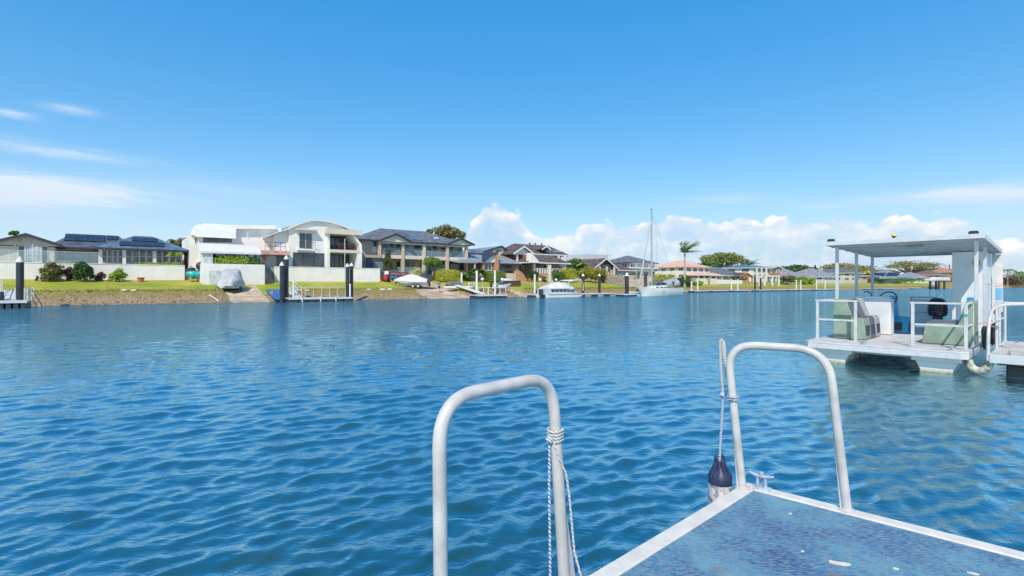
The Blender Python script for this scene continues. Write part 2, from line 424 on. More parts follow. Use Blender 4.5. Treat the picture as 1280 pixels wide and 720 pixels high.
        if face and along == 'd':
            fd = face_d if face_d is not None else y0 + .35
            s.put(MB().xz([(x0 + .15, zl - th), (x1 - .15, ze - th), (xm, zr - th * 1.05)], fd, fd + .2), 'gable_wall', face, parent)
        if trim and along == 'd':
            t = MB(); h = .28
            t.xz([(x0 - .05, zl - h), (xm, zr - h), (xm, zr + .03), (x0 - .05, zl + .03)], y0 - .06, y0 - .004)
            t.xz([(xm, zr - h), (x1 + .05, ze - h), (x1 + .05, ze + .03), (xm, zr + .03)], y0 - .06, y0 - .004)
            s.put(t, 'bargeboard', trim, o)
        return o
    def rail(s, x0, x1, z0, z1, d, mat=None, glass=None, step=1.0, r=.03, bars=1, parent=None, side=None):
        m = MB(); n = max(1, round(abs(x1 - x0) / step))
        def P(x, e, z): return (x, d + e, z) if side is None else (d + e, x, z)
        for b in range(bars):
            z = z1 - (z1 - z0) * b / max(1, bars) * .96
            m.tube([P(x0, 0, z), P(x1, 0, z)], r, 6)
        for i in range(n + 1): x = x0 + (x1 - x0) * i / n; m.tube([P(x, 0, z0), P(x, 0, z1)], r * .9, 6)
        o = s.put(m, 'railing', mat or RAILM, parent)
        if glass:
            for i in range(n):
                a = x0 + (x1 - x0) * (i + .04) / n; b = x0 + (x1 - x0) * (i + .96) / n; q = MB()
                if side is None: q.box(a, b, d - .012, d + .012, z0 + .06, z1 - .05)
                else: q.box(d - .012, d + .012, a, b, z0 + .06, z1 - .05)
                s.put(q, 'glass_panel', glass, o)
        return o
    def panels(s, roof, p0, pu, pv, nu, nv, mat=None, w=.94):  # p0 lower-left corner, pu/pv vectors along the eave and up the slope
        p0, pu, pv = Vector(p0), Vector(pu), Vector(pv); nrm = pu.cross(pv).normalized() * .08
        for i in range(nu):
            for j in range(nv):
                a = p0 + pu * (i + .03) / nu + pv * (j + .03) / nv + nrm * .6; u = pu * w / nu; v = pv * w / nv
                bt = [a, a + u, a + u + v, a + v]
                s.put(MB().hexa([tuple(q) for q in bt], [tuple(q + nrm) for q in bt]), 'solar_panel', mat or SOLAR, roof)

# ------------------------------------------------------------------ foliage
def leaf(m, p, nrm, L, W):
    n = Vector(nrm); n.normalize() if n.length > 0 else None
    t = Vector((rnd.gauss(0, 1), rnd.gauss(0, 1), rnd.gauss(0, .7))); t = (t - n * t.dot(n)); t.normalize(); w = n.cross(t)
    p = Vector(p); a, b, c, d = p - t * L, p + w * W, p + t * L - n * L * .25, p - w * W
    m.add([tuple(a), tuple(b), tuple(c), tuple(d)], [(0, 1, 2, 3)])
def clump(m, c, r, n, L):
    n = int(n * 1.9); L *= .68
    for _ in range(n):
        u = Vector((rnd.gauss(0, 1), rnd.gauss(0, 1), rnd.gauss(.25, 1))); u.normalize()
        q = rnd.uniform(.55, 1.08)
        p = (c[0] + u.x * r[0] * q, c[1] + u.y * r[1] * q, c[2] + u.z * r[2] * q)
        v = u + Vector((rnd.gauss(0, .5), rnd.gauss(0, .5), rnd.gauss(.2, .5)))
        l = L * rnd.uniform(.6, 1.35); leaf(m, p, v, l, l * .5)
def crown(m, c, r, nc, nl, L, cs=.36, flat=-.5):
    for _ in range(nc):
        u = Vector((rnd.gauss(0, 1), rnd.gauss(0, 1), rnd.gauss(0, 1))); u.normalize()
        if u.z < flat: u.z *= -.5
        if u.z < 0 and flat < -.9:
            hl = math.hypot(u.x, u.y) + 1e-6; k2 = max(hl, .85) / hl; u.x *= k2; u.y *= k2
        q = rnd.uniform(.35, .82); k = cs * rnd.uniform(.7, 1.3)
        clump(m, (c[0] + u.x * r[0] * q, c[1] + u.y * r[1] * q, c[2] + u.z * r[2] * q), (r[0] * k, r[1] * k, r[2] * k), nl, L)

# ------------------------------------------------------------------ water
def make_water():
    th = np.concatenate([np.linspace(-76, 76, 740), np.linspace(76, 284, 74)[1:-1]]) * math.pi / 180
    rr = [0.35]
    while rr[-1] < 900: rr.append(rr[-1] * 1.0072)
    rr = np.array(rr); nT, nR = len(th), len(rr)
    RR, TH = np.meshgrid(rr, th, indexing='ij')
    X = (RR * np.sin(TH)); Y = (RR * np.cos(TH)); X0 = X.copy(); Y0 = Y.copy(); Z = np.zeros_like(X)
    rs = np.random.RandomState(5); base = math.atan2(-.80, .58)
    N = 190; lam = np.exp(rs.uniform(math.log(.075), math.log(2.2), N))
    gust = 1 + .30 * np.sin(X0 * .21 + Y0 * .11 + 1) * np.sin(Y0 * .17 - X0 * .06) + .22 * np.sin(X0 * .63 - Y0 * .5 + 2) * np.sin(Y0 * .71 + X0 * .35)
    for L in lam:
        k = 2 * math.pi / L; a = WAVE_A * L * math.exp(-((math.log(L / WAVE_L)) / 1.0) ** 2)
        th_ = base + rs.normal(0, .5); dx, dy = math.cos(th_), math.sin(th_); ph = rs.uniform(0, 6.28)
        rmax = L / (2.7 * .0072); i1 = int(np.searchsorted(rr, rmax))
        fade = np.clip((rmax - rr[:i1]) / (rmax * .45), 0, 1)[:, None] * gust[:i1]
        p = k * (dx * X0[:i1] + dy * Y0[:i1]) + ph
        Z[:i1] += a * np.cos(p) * fade; sn = np.sin(p) * (a * .4) * fade
        X[:i1] -= dx * sn; Y[:i1] -= dy * sn
    co = np.stack([X, Y, Z], -1).reshape(-1, 3)
    idx = np.arange(nT * nR).reshape(nR, nT); nx = np.roll(idx, -1, axis=1)
    q = np.stack([idx[:-1], nx[:-1], nx[1:], idx[1:]], -1).reshape(-1, 4)
    me = bpy.data.meshes.new('water'); nv, nf = len(co), len(q)
    me.vertices.add(nv); me.vertices.foreach_set('co', co.astype(np.float32).ravel())
    me.loops.add(nf * 4); me.loops.foreach_set('vertex_index', q.astype(np.int32).ravel())
    me.polygons.add(nf); me.polygons.foreach_set('loop_start', np.arange(0, nf * 4, 4, dtype=np.int32))
    me.polygons.foreach_set('use_smooth', np.ones(nf, dtype=bool)); me.update(calc_edges=True)
    o = bpy.data.objects.new('water', me); COL.objects.link(o); o['kind'] = 'structure'
    m = bpy.data.materials.new('canal_water'); m.use_nodes = True; nt = m.node_tree; nt.nodes.clear(); k = NG(nt)
    co_ = k.n('ShaderNodeTexCoord').outputs['Object']
    mp = k.n('ShaderNodeMapping'); k.put(mp.inputs[0], co_); mp.inputs['Rotation'].default_value = (0, 0, R(-35)); mp.inputs['Scale'].default_value = (.55, 1.0, 1)
    h1 = k.noise(mp.outputs[0], 13.0, 4, .6, .7); h2 = k.noise(mp.outputs[0], 2.4, 5, .6, .6)
    bn = k.n('ShaderNodeBump'); k.put(bn.inputs['Strength'], k.m('MULTIPLY_ADD', k.ss(k.n_len(co_), 6, 40), 1.3, .24)); bn.inputs['Distance'].default_value = .1
    h3 = k.noise(mp.outputs[0], .85, 3, .55, .5)
    k.put(bn.inputs['Height'], k.m('ADD', k.m('MULTIPLY', h1, .30), k.m('ADD', h2, k.m('MULTIPLY', h3, k.m('MULTIPLY', k.ss(k.n_len(co_), 10, 50), 1.6)))))
    body = k.mix(k.ss(k.noise(co_, 1.1, 4, .6), .50, .66), WATER_A, WATER_B)
    df = k.n('ShaderNodeBsdfDiffuse'); k.put(df.inputs[0], body); k.put(df.inputs['Normal'], bn.outputs[0])
    gl = k.n('ShaderNodeBsdfGlossy'); gl.inputs['Color'].default_value = (*WATER_G, 1); k.put(gl.inputs['Roughness'], k.m('MULTIPLY_ADD', k.ss(k.n_len(co_), 6, 70), .07, .02)); k.put(gl.inputs['Normal'], bn.outputs[0])
    fr = k.n('ShaderNodeLayerWeight'); k.put(fr.inputs['Normal'], bn.outputs[0])
    mx = k.n('ShaderNodeMixShader'); k.put(mx.inputs[0], k.m('MULTIPLY_ADD', k.m('POWER', fr.outputs['Facing'], 1.42), .97, .02, clamp=True))
    nt.links.new(df.outputs[0], mx.inputs[1]); nt.links.new(gl.outputs[0], mx.inputs[2])
    ou = k.n('ShaderNodeOutputMaterial'); nt.links.new(mx.outputs[0], ou.inputs[0]); me.materials.append(m)
make_water()

# ------------------------------------------------------------------ ground of the far bank
def LAWN():
    m = bpy.data.materials.new('lawn_grass'); m.use_nodes = True; nt = m.node_tree; b = nt.nodes['Principled BSDF']; k = NG(nt)
    co = k.n('ShaderNodeTexCoord').outputs['Object']
    f = k.m('ADD', k.m('MULTIPLY', k.noise(co, .35, 4), .7), k.m('MULTIPLY', k.noise(co, 7, 4), .3))
    c = k.ramp(f, [(.3, (.16, .22, .012)), (.5, (.28, .30, .015)), (.66, (.42, .37, .05))])
    dry = k.ss(k.noise(co, .09, 2), .56, .66)
    k.put(b.inputs['Base Color'], k.mix(k.m('MULTIPLY', dry, .45), c, (.42, .31, .13))); b.inputs['Roughness'].default_value = .9
    bn = k.n('ShaderNodeBump'); bn.inputs['Strength'].default_value = .6; bn.inputs['Distance'].default_value = .06
    k.put(bn.inputs['Height'], k.noise(co, 14, 3)); k.put(b.inputs['Normal'], bn.outputs[0]); return m
def BANKM():
    m = bpy.data.materials.new('bank_earth'); m.use_nodes = True; nt = m.node_tree; b = nt.nodes['Principled BSDF']; k = NG(nt)
    co = k.n('ShaderNodeTexCoord').outputs['Object']; z = k.n('ShaderNodeSeparateXYZ'); k.put(z.inputs[0], co)
    n1 = k.noise(co, .9, 5, .65); n2 = k.noise(co, 6, 4, .6)
    earth = k.mix(k.ss(n2, .3, .7), (.17, .115, .065), (.42, .30, .18)); grass = k.mix(k.ss(n2, .3, .7), (.14, .12, .03), (.36, .28, .10))
    f = k.ss(k.m('ADD', z.outputs[2], k.m('MULTIPLY', k.m('SUBTRACT', n1, .5), 1.6)), .5, .8)
    k.put(b.inputs['Base Color'], k.mix(f, earth, grass)); b.inputs['Roughness'].default_value = .95
    bn = k.n('ShaderNodeBump'); bn.inputs['Strength'].default_value = .9; bn.inputs['Distance'].default_value = .12
    k.put(bn.inputs['Height'], n2); k.put(b.inputs['Normal'], bn.outputs[0]); return m
SS = list(np.arange(-140, -62, 6)) + list(np.arange(-62, 62, .7)) + list(np.arange(62, 320, 4)) + list(np.arange(320, 1600, 40))
def strip(name, es, mat, jit=0.0):
    mb = MB(); vs = []; n = len(es)
    for s in SS:
        for i, e in enumerate(es):
            j = 0 if i in (0, n - 1) else jit
            d = e + off(s); vs.append((*S(s, d)[:2], gz(s, d) + rnd.uniform(-j, j)))
    fs = [(i * n + j, (i + 1) * n + j, (i + 1) * n + j + 1, i * n + j + 1) for i in range(len(SS) - 1) for j in range(n - 1)]
    mb.add(vs, fs); return mb.build(name, mat, smooth=True, kind='structure')
strip('canal_bank', [-60, -10, -4, -2, -1, -.4, 0, .4, .8, 1.2, 1.6, 2.0, 2.6, 3.0, 3.4], BANKM(), .05)
strip('lawn', [3.4, 4, 5, 6, 7, 8, 9, 10, 11, 12, 14, 16, 20, 24], LAWN())
strip('ground', [24, 40, 60, 120, 300, 900], M('dry_ground', (.30, .27, .15), .95, .2, .2))
# loose rock along the waterline
ROCK = LEAF('loose_rock', (.12, .08, .05), (.36, .25, .16), 0.0)
def rocks():
    m = MB()
    for _ in range(5200):
        s = rnd.uniform(-58, 60); d = abs(rnd.gauss(0, .62)) - .15
        if any(a - .1 < s < b + .1 for a, b, _, _ in RAMPS) or d > 2.2: continue
        dd = d + off(s); r = rnd.uniform(.035, .10) * (1.6 if rnd.random() < .08 else 1); q = rnd.uniform(0, 6.28)
        x, y, z = S(s, dd, gz(s, dd) + r * .2); pts = []
        for a in range(5): t = q + a * 1.257 + rnd.uniform(-.3, .3); pts.append((x + r * math.cos(t) * 1.3, y + r * math.sin(t), z - r * .5))
        top = [(x + (p[0] - x) * .55, y + (p[1] - y) * .55, z + r * rnd.uniform(.3, .7)) for p in pts]
        m.add(pts + top, [(5, 6, 7, 8, 9)] + [(i, (i + 1) % 5, 5 + (i + 1) % 5, 5 + i) for i in range(5)])
    o = m.build('bank_rocks', ROCK, kind='stuff'); o['label'] = 'loose brown rocks along the waterline of the far bank'
rocks()
def tufts():
    m = MB()
    for _ in range(9000):
        s = rnd.uniform(-58, 50); d = 3.3 + rnd.gauss(0, .28) if rnd.random() < .6 else rnd.uniform(1.3, 3.4)
        if any(a - .5 < s < b + .5 for a, b, _, _ in RAMPS): continue
        dd = d + off(s); x, y, z = S(s, dd, gz(s, dd)); h = rnd.uniform(.05, .18); a = rnd.uniform(0, 6.28)
        m.add([(x - .05 * math.cos(a), y - .05 * math.sin(a), z - .03), (x + .05 * math.cos(a), y + .05 * math.sin(a), z - .03), (x + rnd.gauss(0, .08), y + rnd.gauss(0, .08), z + h)], [(0, 1, 2)])
    o = m.build('bank_grass', LEAF('bank_grass', (.12, .12, .02), (.40, .36, .10), .2), kind='stuff'); o['label'] = 'ragged grass tufts along the top edge of the far bank'
tufts()
# concrete boat ramps
for i, (a, b, dd, zz) in enumerate(RAMPS):
    m = MB()
    for e0, e1 in zip(np.linspace(-2, dd, 9)[:-1], np.linspace(-2, dd, 9)[1:]):
        f = lambda e: -.22 + (zz + .1) * (e + .6) / (dd + .6) + .1
        m.hexa([S(a, e0, f(e0) - .25), S(b, e0, f(e0) - .25), S(b, e1, f(e1) - .25), S(a, e1, f(e1) - .25)], [S(a, e0 + .01, f(e0)), S(b, e0 + .01, f(e0)), S(b, e1, f(e1)), S(a, e1, f(e1))])
    if i < 2:
        kb = MB()
        for x in (a - .22, b + .02):
            f = lambda e: -.22 + (zz + .1) * (e + .6) / (dd + .6) + .16
            kb.hexa([S(x, -1, f(-1) - .4), S(x + .2, -1, f(-1) - .4), S(x + .2, dd, f(dd) - .4), S(x, dd, f(dd) - .4)], [S(x, -1, f(-1)), S(x + .2, -1, f(-1)), S(x + .2, dd, f(dd)), S(x, dd, f(dd))])
    o = m.build('boat_ramp', RAMPC, kind='structure')
    if i < 2: kb.build('ramp_kerb', CONC, o)

# ------------------------------------------------------------------ the near pontoon
def VX(x, y, z): return Vector((x, y, z))
PC = VX(1.596, 3.498, .40); PL = VX(-.742, -.670, 0).normalized(); PR = VX(.736, -.677, 0).normalized()
def PP(l, r, z=.40): v = PC + PL * l + PR * r; return (v.x, v.y, z)
def carpet():
    m = bpy.data.materials.new('worn_marine_carpet'); m.use_nodes = True; nt = m.node_tree; b = nt.nodes['Principled BSDF']; k = NG(nt)
    co = k.n('ShaderNodeTexCoord').outputs['Object']
    big = k.noise(co, 2.1, 5, .65, .3); mid = k.noise(co, 17, 5, .7); fine = k.noise(co, 150, 3, .7)
    mp = k.n('ShaderNodeMapping'); k.put(mp.inputs[0], co); mp.inputs['Rotation'].default_value = (0, 0, R(42)); mp.inputs['Scale'].default_value = (26, 95, 1)
    fib = k.noise(mp.outputs[0], 1.0, 4, .7)
    c = k.ramp(k.m('ADD', k.m('MULTIPLY', big, .72), k.m('MULTIPLY', mid, .28)), [(.34, (.014, .07, .22)), (.45, (.035, .17, .33)), (.54, (.09, .29, .42)), (.64, (.16, .40, .50))])
    grey = k.mix(k.ss(fib, .40, .66), c, (.26, .31, .34))
    spk = k.mix(k.ss(fine, .52, .74), grey, (.03, .075, .15))
    brn = k.mix(k.m('MULTIPLY', k.ss(k.noise(co, 5.3, 3), .60, .70), .35), spk, (.20, .15, .14))
    k.put(b.inputs['Base Color'], brn); b.inputs['Roughness'].default_value = 1.0; b.inputs['Specular IOR Level'].default_value = .1
    bn = k.n('ShaderNodeBump'); bn.inputs['Strength'].default_value = .8; bn.inputs['Distance'].default_value = .006
    k.put(bn.inputs['Height'], k.m('ADD', fine, fib)); k.put(b.inputs['Normal'], bn.outputs[0]); return m
FRAMEP = M('weathered_aluminium_frame', (.66, .62, .56), .5, .06, 9, .15, 60)
TUBEP = M('powder_coated_tube', (.53, .51, .48), .42, .1, 7, .12, 90)
t = thing('floating_pontoon', 'near blue carpeted pontoon with white metal edge in the foreground', 'pontoon', tuple(PC))
B0 = tuple(PC)
LL, RR_ = 5.2, 3.4
fw = .092
mb = MB()
mb.hexa([PP(fw, fw, .30), PP(LL, fw, .30), PP(LL, RR_, .30), PP(fw, RR_, .30)], [PP(fw, fw, .393), PP(LL, fw, .393), PP(LL, RR_, .393), PP(fw, RR_, .393)])
mb.build('carpet_deck', carpet(), t, base=B0)
g_ = .0015
def rim(l0, l1, r0, r1, name, cut):                         # mitred at the corner
    m = MB()
    for z0, z1 in ((.20, .402),):
        if cut == 'L': q = [(0, 0), (LL, 0), (LL, fw), (fw, fw - g_)]
        else: q = [(0, 0), (fw - g_, fw), (fw, RR_), (0, RR_)]
        if cut == 'R': q = [(0, g_), (fw, fw + g_), (fw, RR_), (0, RR_)]
        b = [PP(l, r, z0) for l, r in q]; tp = [PP(l, r, z1) for l, r in q]
        m.hexa(b, tp)
    return m.build(name, FRAMEP, t, base=B0, bevel=.006)
rim(0, LL, 0, fw, 'edge_frame', 'L'); rim(0, fw, 0, RR_, 'edge_frame', 'R')
mb = MB()
for l0 in np.arange(.12, 4.9, .9):
    mb.hexa([PP(l0, .12, -.3), PP(l0 + .8, .12, -.3), PP(l0 + .8, RR_ - .1, -.3), PP(l0, RR_ - .1, -.3)], [PP(l0, .12, .29), PP(l0 + .8, .12, .29), PP(l0 + .8, RR_ - .1, .29), PP(l0, RR_ - .1, .29)])
mb.build('float_block', BLACKR, t, base=B0)
# cleat on the corner
cl = MB(); cz = .402
cA = PC + PL * .05 + PR * .12; cd = PR
def cp(u, w, z): v = cA + cd * u * 1.15 + PL * w * 1.15; return (v.x, v.y, cz + (z - cz) * 1.35)
cl.hexa([cp(-.05, -.028, cz), cp(-.05, .028, cz), cp(.05, .028, cz), cp(.05, -.028, cz)], [cp(-.045, -.022, cz + .010), cp(-.045, .022, cz + .010), cp(.045, .022, cz + .010), cp(.045, -.022, cz + .010)])
for u in (-.022, .022): cl.tube([cp(u, 0, cz + .008), cp(u * .9, 0, cz + .06)], [.013, .010], 8)
cl.tube([cp(-.068, 0, cz + .072), cp(-.05, 0, cz + .066), cp(-.02, 0, cz + .061), cp(.02, 0, cz + .061), cp(.05, 0, cz + .066), cp(.068, 0, cz + .072)], [.006, .010, .012, .012, .010, .006], 8)
cl.tube([cp(0, 0, cz + .055), cp(0, 0, cz + .082)], [.012, .016], 8)
o = cl.build('mooring_cleat', M('pale_blue_grey_casting', (.38, .45, .54), .45, .15, 20), None, True, tuple(cA)); o.location = cA
tag(o, 'small pale horned mooring cleat on the corner of the near pontoon', 'cleat')
# torn flakes on the carpet
FLAKE = M('torn_backing', (.68, .60, .47), .9, .08, 30)
def at_deck(px, py, z=.395): a = (1.75 - z) / (py - 356); return VX((px - 640) * a, 640 * a, z)
def flake(px, py, L, W, ang, label):
    c = at_deck(px, py); m = MB(); n = 11; pts = []
    for i in range(n):
        q = 2 * math.pi * i / n; r = rnd.uniform(.72, 1.15)
        u, w = math.cos(q) * L * r * .5, math.sin(q) * W * r * .5
        pts.append((c.x + u * math.cos(ang) - w * math.sin(ang), c.y + u * math.sin(ang) + w * math.cos(ang)))
    m.hexa
    m.add([(x, y, .3925) for x, y in pts] + [(x, y, .3965 + rnd.uniform(0, .002)) for x, y in pts], [tuple(range(n, 2 * n))] + [(i, (i + 1) % n, n + (i + 1) % n, n + i) for i in range(n)])
    o = m.build('carpet_flake', FLAKE, None, base=tuple(c)); o.location = c; tag(o, label, 'flake', 'pale flakes torn from the carpet')
flake(1049, 704, .11, .035, -.3, 'largest pale torn flake on the blue carpet of the near pontoon')
flake(1120, 711, .025, .012, -.3, 'tiny pale flake right of the largest flake on the blue carpet')
flake(1003, 689, .02, .012, .3, 'tiny pale flake left of the largest flake on the blue carpet')
flake(1217, 717, .05, .012, -.5, 'thin pale flake at the lower right of the blue carpet')
flake(988, 642, .025, .010, .2, 'small pale flake near the cleat corner of the blue carpet')

# hoop handles
def hoop(label, b0, b1, h, t0, t1, rad=.19):
    b0, b1 = VX(*b0), VX(*b1); c = (b0 + b1) / 2; root = thing('grab_hoop', label, 'hoop handle', tuple(c), 0, 'white tube hoops on the near pontoon')
    m = MB(); m.tube(fillet([b0, b0 + VX(*t0, h), b1 + VX(*t1, h), b1], rad, 9), .0255, 20)
    m.build('hoop_tube', TUBEP, root, True, tuple(c))
    for b, tt in ((b0, t0), (b1, t1)):
        f = MB(); f.lathe([(.045, 0), (.045, .006), (.031, .008), (.029, .016)], tuple(b), 16); f.build('foot_flange', TUBEP, root, True, tuple(c))
    return root, c
def gusset(root, c, b, lean, u, h, w):
    b, u = VX(*b), VX(*u).normalized(); l = VX(*lean, 0); z0 = VX(0, 0, .004); n = VX(-u.y, u.x, 0) * .004
    m = MB(); A, Bq, Cq = b + u * .022 + z0, b + u * w + z0, b + u * .020 + VX(l.x * h, l.y * h, h); Dq = b + u * .027 + VX(l.x * h, l.y * h, h)
    q = [A, Bq, Dq, Cq]
    m.hexa([tuple(p - n) for p in q], [tuple(p + n) for p in q]); m.build('gusset_plate', TUBEP, root, base=tuple(c), bevel=.002)
rb0 = PP(.12, .03, .402); rb1 = PP(.045, .60, .402)
RH, rc = hoop('right hand white hoop handle on the far edge of the near pontoon', rb0, rb1, .95, (-.075, .065), (-.075, .065))
gusset(RH, rc, rb0, (-.079, .069), (-1, .25, 0), .26, .036); gusset(RH, rc, rb1, (-.079, .069), (-1, .6, 0), .42, .036)
lb1 = PP(1.88, .04, .402); lb0 = PP(2.52, .04, .402)
LH, lc = hoop('left hand white hoop handle on the left edge of the near pontoon', lb0, lb1, .945, (-.012, .02), (-.052, .055), .17)
gusset(LH, lc, lb1, (-.05, .06), tuple(-PL), .40, .075); gusset(LH, lc, lb0, (-.013, .022), tuple(-PL), .36, .036)

# ropes and fender
def ropemat(name, a, b_):
    m = bpy.data.materials.new(name); m.use_nodes = True; nt = m.node_tree; b = nt.nodes['Principled BSDF']; k = NG(nt)
    co = k.n('ShaderNodeTexCoord').outputs['Object']
    w = k.n('ShaderNodeTexWave', wave_type='BANDS', bands_direction='DIAGONAL'); k.put(w.inputs[0], co); w.inputs['Scale'].default_value = 34; w.inputs['Distortion'].default_value = 1.5
    k.put(b.inputs['Base Color'], k.mix(k.ss(w.outputs['Fac'], .3, .6), a, b_)); b.inputs['Roughness'].default_value = .9; return m
ROPEW = ropemat('white_rope', (.33, .33, .33), (.62, .60, .56)); ROPEB = ropemat('blue_fleck_rope', (.10, .16, .32), (.62, .64, .68))
def strands(m, pts, r, tw=38.0, k=3):                       # a laid rope: k strands twisted round the path
    P = [Vector(p) for p in pts]; D = [P[0]]
    for a, b in zip(P, P[1:]):
        n = max(1, int((b - a).length / .008)); D += [a.lerp(b, (i + 1) / n) for i in range(n)]
    L = 0; path = [[] for _ in range(k)]; up = None
    for i, p in enumerate(D):
        t = (D[min(i + 1, len(D) - 1)] - D[max(0, i - 1)]).normalized()
        if up is None: a = VX(0, 0, 1) if abs(t.z) < .9 else VX(1, 0, 0); up = a
        up = (up - t * up.dot(t)).normalized(); w = t.cross(up)
        if i: L += (p - D[i - 1]).length
        for j in range(k):
            q = L * tw / max(.3, r / .006) + j * 2 * math.pi / k; path[j].append(tuple(p + (up * math.cos(q) + w * math.sin(q)) * r * .5))
    for pp in path: m.tube(pp, r * .56, 5)
def leg_at(b, lean, z): return VX(*b) + VX(lean[0] * (z - .402), lean[1] * (z - .402), z - .402)
ll = (-.052 / .92, .055 / .92)
kn = leg_at(lb1, ll, 1.09)
t = thing('mooring_rope', 'white rope wrapped round the right leg of the left hoop and hanging down', 'rope', tuple(kn))
m = MB(); pts = []
for i in range(70):
    q = i * .36; pts.append(kn + VX(math.cos(q) * .033, math.sin(q) * .033, -.026 + i * .0008 + .006 * math.sin(q)))
strands(m, pts, .0056); m.build('rope_wrap', ROPEW, t, True, tuple(kn))
m = MB(); hang = kn + VX(-.028, -.026, -.015)
m.ball(tuple(hang), (.018, .016, .018), 10, 6)
strands(m, [hang, hang + VX(-.002, -.002, -.2), hang + VX(.002, -.003, -.5), hang + VX(.004, -.003, -.9)], .0056)
m.build('hanging_strand', ROPEB, t, True, tuple(kn))
m = MB(); a = kn + VX(-.012, -.034, -.02)
strands(m, [a, a + VX(.025, -.006, -.07), leg_at(lb1, ll, .93) + VX(.034, -.022, 0), leg_at(lb1, ll, .84) + VX(.043, -.014, 0), leg_at(lb1, ll, .60) + VX(.05, -.01, 0), leg_at(lb1, ll, .43) + VX(.085, -.02, 0)], .005)
m.build('loose_end', ROPEW, t, True, tuple(kn))
# fender hung at the corner
rl = (-.075 / .945, .065 / .945); top = VX(1.463, 3.56, 1.36)
fx = VX(1.447, 3.56, 0)
t = thing('fender_rope', 'doubled braided rope hanging from the left leg of the right hoop', 'rope', tuple(top))
m = MB(); e = top + VX(.01, 0, -.27)
strands(m, [top + VX(.004, 0, .0), top + VX(.012, -.004, -.10), top + VX(.030, -.012, -.25)], .014, 30)
strands(m, [top + VX(.004, 0, .0), top + VX(-.008, 0, .010), top + VX(-.016, 0, -.004), top + VX(-.012, 0, -.2), VX(1.468, fx.y, .98)], .008)
m.build('rope_loop', ROPEW, t, True, tuple(top))
kk = VX(1.468, fx.y, .985)
m = MB(); m.ball(tuple(kk), (.026, .022, .020), 10, 6); 
lk = leg_at(rb0, rl, .99); pts = [kk + VX(.02, 0, 0)]
for i in range(26): q = math.pi + i * .4; pts.append(lk + VX(math.cos(q) * .034, math.sin(q) * .034, i * .0011 - .012))
strands(m, pts, .007); strands(m, [kk, VX(fx.x, fx.y, .62), VX(fx.x - .003, fx.y, .525)], .0085)
m.build('knotted_tail', ROPEB, t, True, tuple(top))
def fender():
    c = (fx.x, fx.y, 0); root = thing('boat_fender', 'worn white fender with navy top hanging beside the pontoon corner', 'fender', c)
    mt = bpy.data.materials.new('scuffed_fender'); mt.use_nodes = True; nt = mt.node_tree; b = nt.nodes['Principled BSDF']; k = NG(nt)
    co = k.n('ShaderNodeTexCoord').outputs['Object']; n_ = k.noise(co, 16, 6, .7, .6)
    k.put(b.inputs['Base Color'], k.ramp(n_, [(.40, (.72, .70, .68)), (.52, (.50, .47, .46)), (.60, (.16, .16, .19))])); b.inputs['Roughness'].default_value = .6
    m = MB(); m.lathe([(.03, .03), (.068, .07), (.078, .12), (.079, .36), (.077, .385)], c, 24); m.build('fender_body', mt, root, True, c)
    m = MB(); m.lathe([(.0785, .372), (.079, .39), (.073, .42), (.058, .455), (.030, .475), (.024, .50), (.022, .525)], c, 24)
    for i in range(9):
        q = i * .698; m.tube([(c[0] + math.cos(q) * .080, c[1] + math.sin(q) * .073, .415), (c[0] + math.cos(q) * .05, c[1] + math.sin(q) * .05, .468), (c[0] + math.cos(q) * .022, c[1] + math.sin(q) * .022, .53)], [.006, .009, .008], 6)
    m.tube([(c[0] + .03 * math.cos(q), c[1] + .008, .54 + .024 * math.sin(q)) for q in [i * .5236 for i in range(13)]], .011, 8)
    m.build('fender_top', NAVY, root, True, c)
fender()

# ------------------------------------------------------------------ the pontoon boat moored on the right
BO = VX(6.715, 11.80, 0); BE = VX(.682, -.731, 0).normalized(); BG = VX(.731, .682, 0).normalized()
B_ROT = math.atan2(BE.y, BE.x)                              # local x = across (e), local y = aft (g)
GREY_D = M('painted_deck', (.54, .53, .51), .6, .08, 4, .1, 50)
ALU = M('mill_aluminium', (.54, .56, .57), .4, .04, 5, .08, 60)
PANELW = M('pale_panel', (.66, .70, .72), .5, .04, 2)
SAGE = M('sage_vinyl', (.24, .32, .24), .55, .1, 4, .1, 60)
SLATE = M('slate_vinyl', (.12, .13, .16), .55, .12, 4)
LGREY = M('light_grey_vinyl', (.36, .38, .41), .55, .1, 4)
SKYB = M('bright_blue_vinyl', (.01, .34, .60), .45, .1, 4)
GROWTH = M('marine_growth', (.20, .17, .06), .95, .3, 12, .6, 40, col2=(.45, .40, .28))
b = thing('pontoon_boat', 'pale grey pontoon boat with flat roof on posts and green bench seats', 'pontoon boat', tuple(BO), B_ROT)
W, LN, DZ = 2.85, 6.9, .46
m = MB(); ch = .1
m.add([], [])
pl = [(ch, 0), (W - ch, 0), (W, ch), (W, LN), (0, LN), (0, ch)]
def prism_xy(m, pl, z0, z1): n = len(pl); m.add([(x, y, z0) for x, y in pl] + [(x, y, z1) for x, y in pl], [tuple(range(n - 1, -1, -1)), tuple(range(n, 2 * n))] + [(i, (i + 1) % n, n + (i + 1) % n, n + i) for i in range(n)])
prism_xy(m, pl, DZ - .035, DZ); m.build('deck', GREY_D, b, bevel=.008)
m = MB(); q = .03; prism_xy(m, [(ch, -q + .02), (W - ch, -q + .02), (W + .005, ch), (W + .005, LN), (-.005, LN), (-.005, ch)], DZ - .145, DZ - .037); m.build('deck_fascia', ALU, b, bevel=.006)
m = MB()
for x in np.linspace(.3, W - .3, 6): m.box(x - .02, x + .02, -.018, -.0102, DZ - .135, DZ - .045)
for y in np.arange(.6, LN - .3, .8): m.box(.1, W - .1, y - .04, y + .04, DZ - .24, DZ - .147)
m.build('deck_bearer', ALU, b)
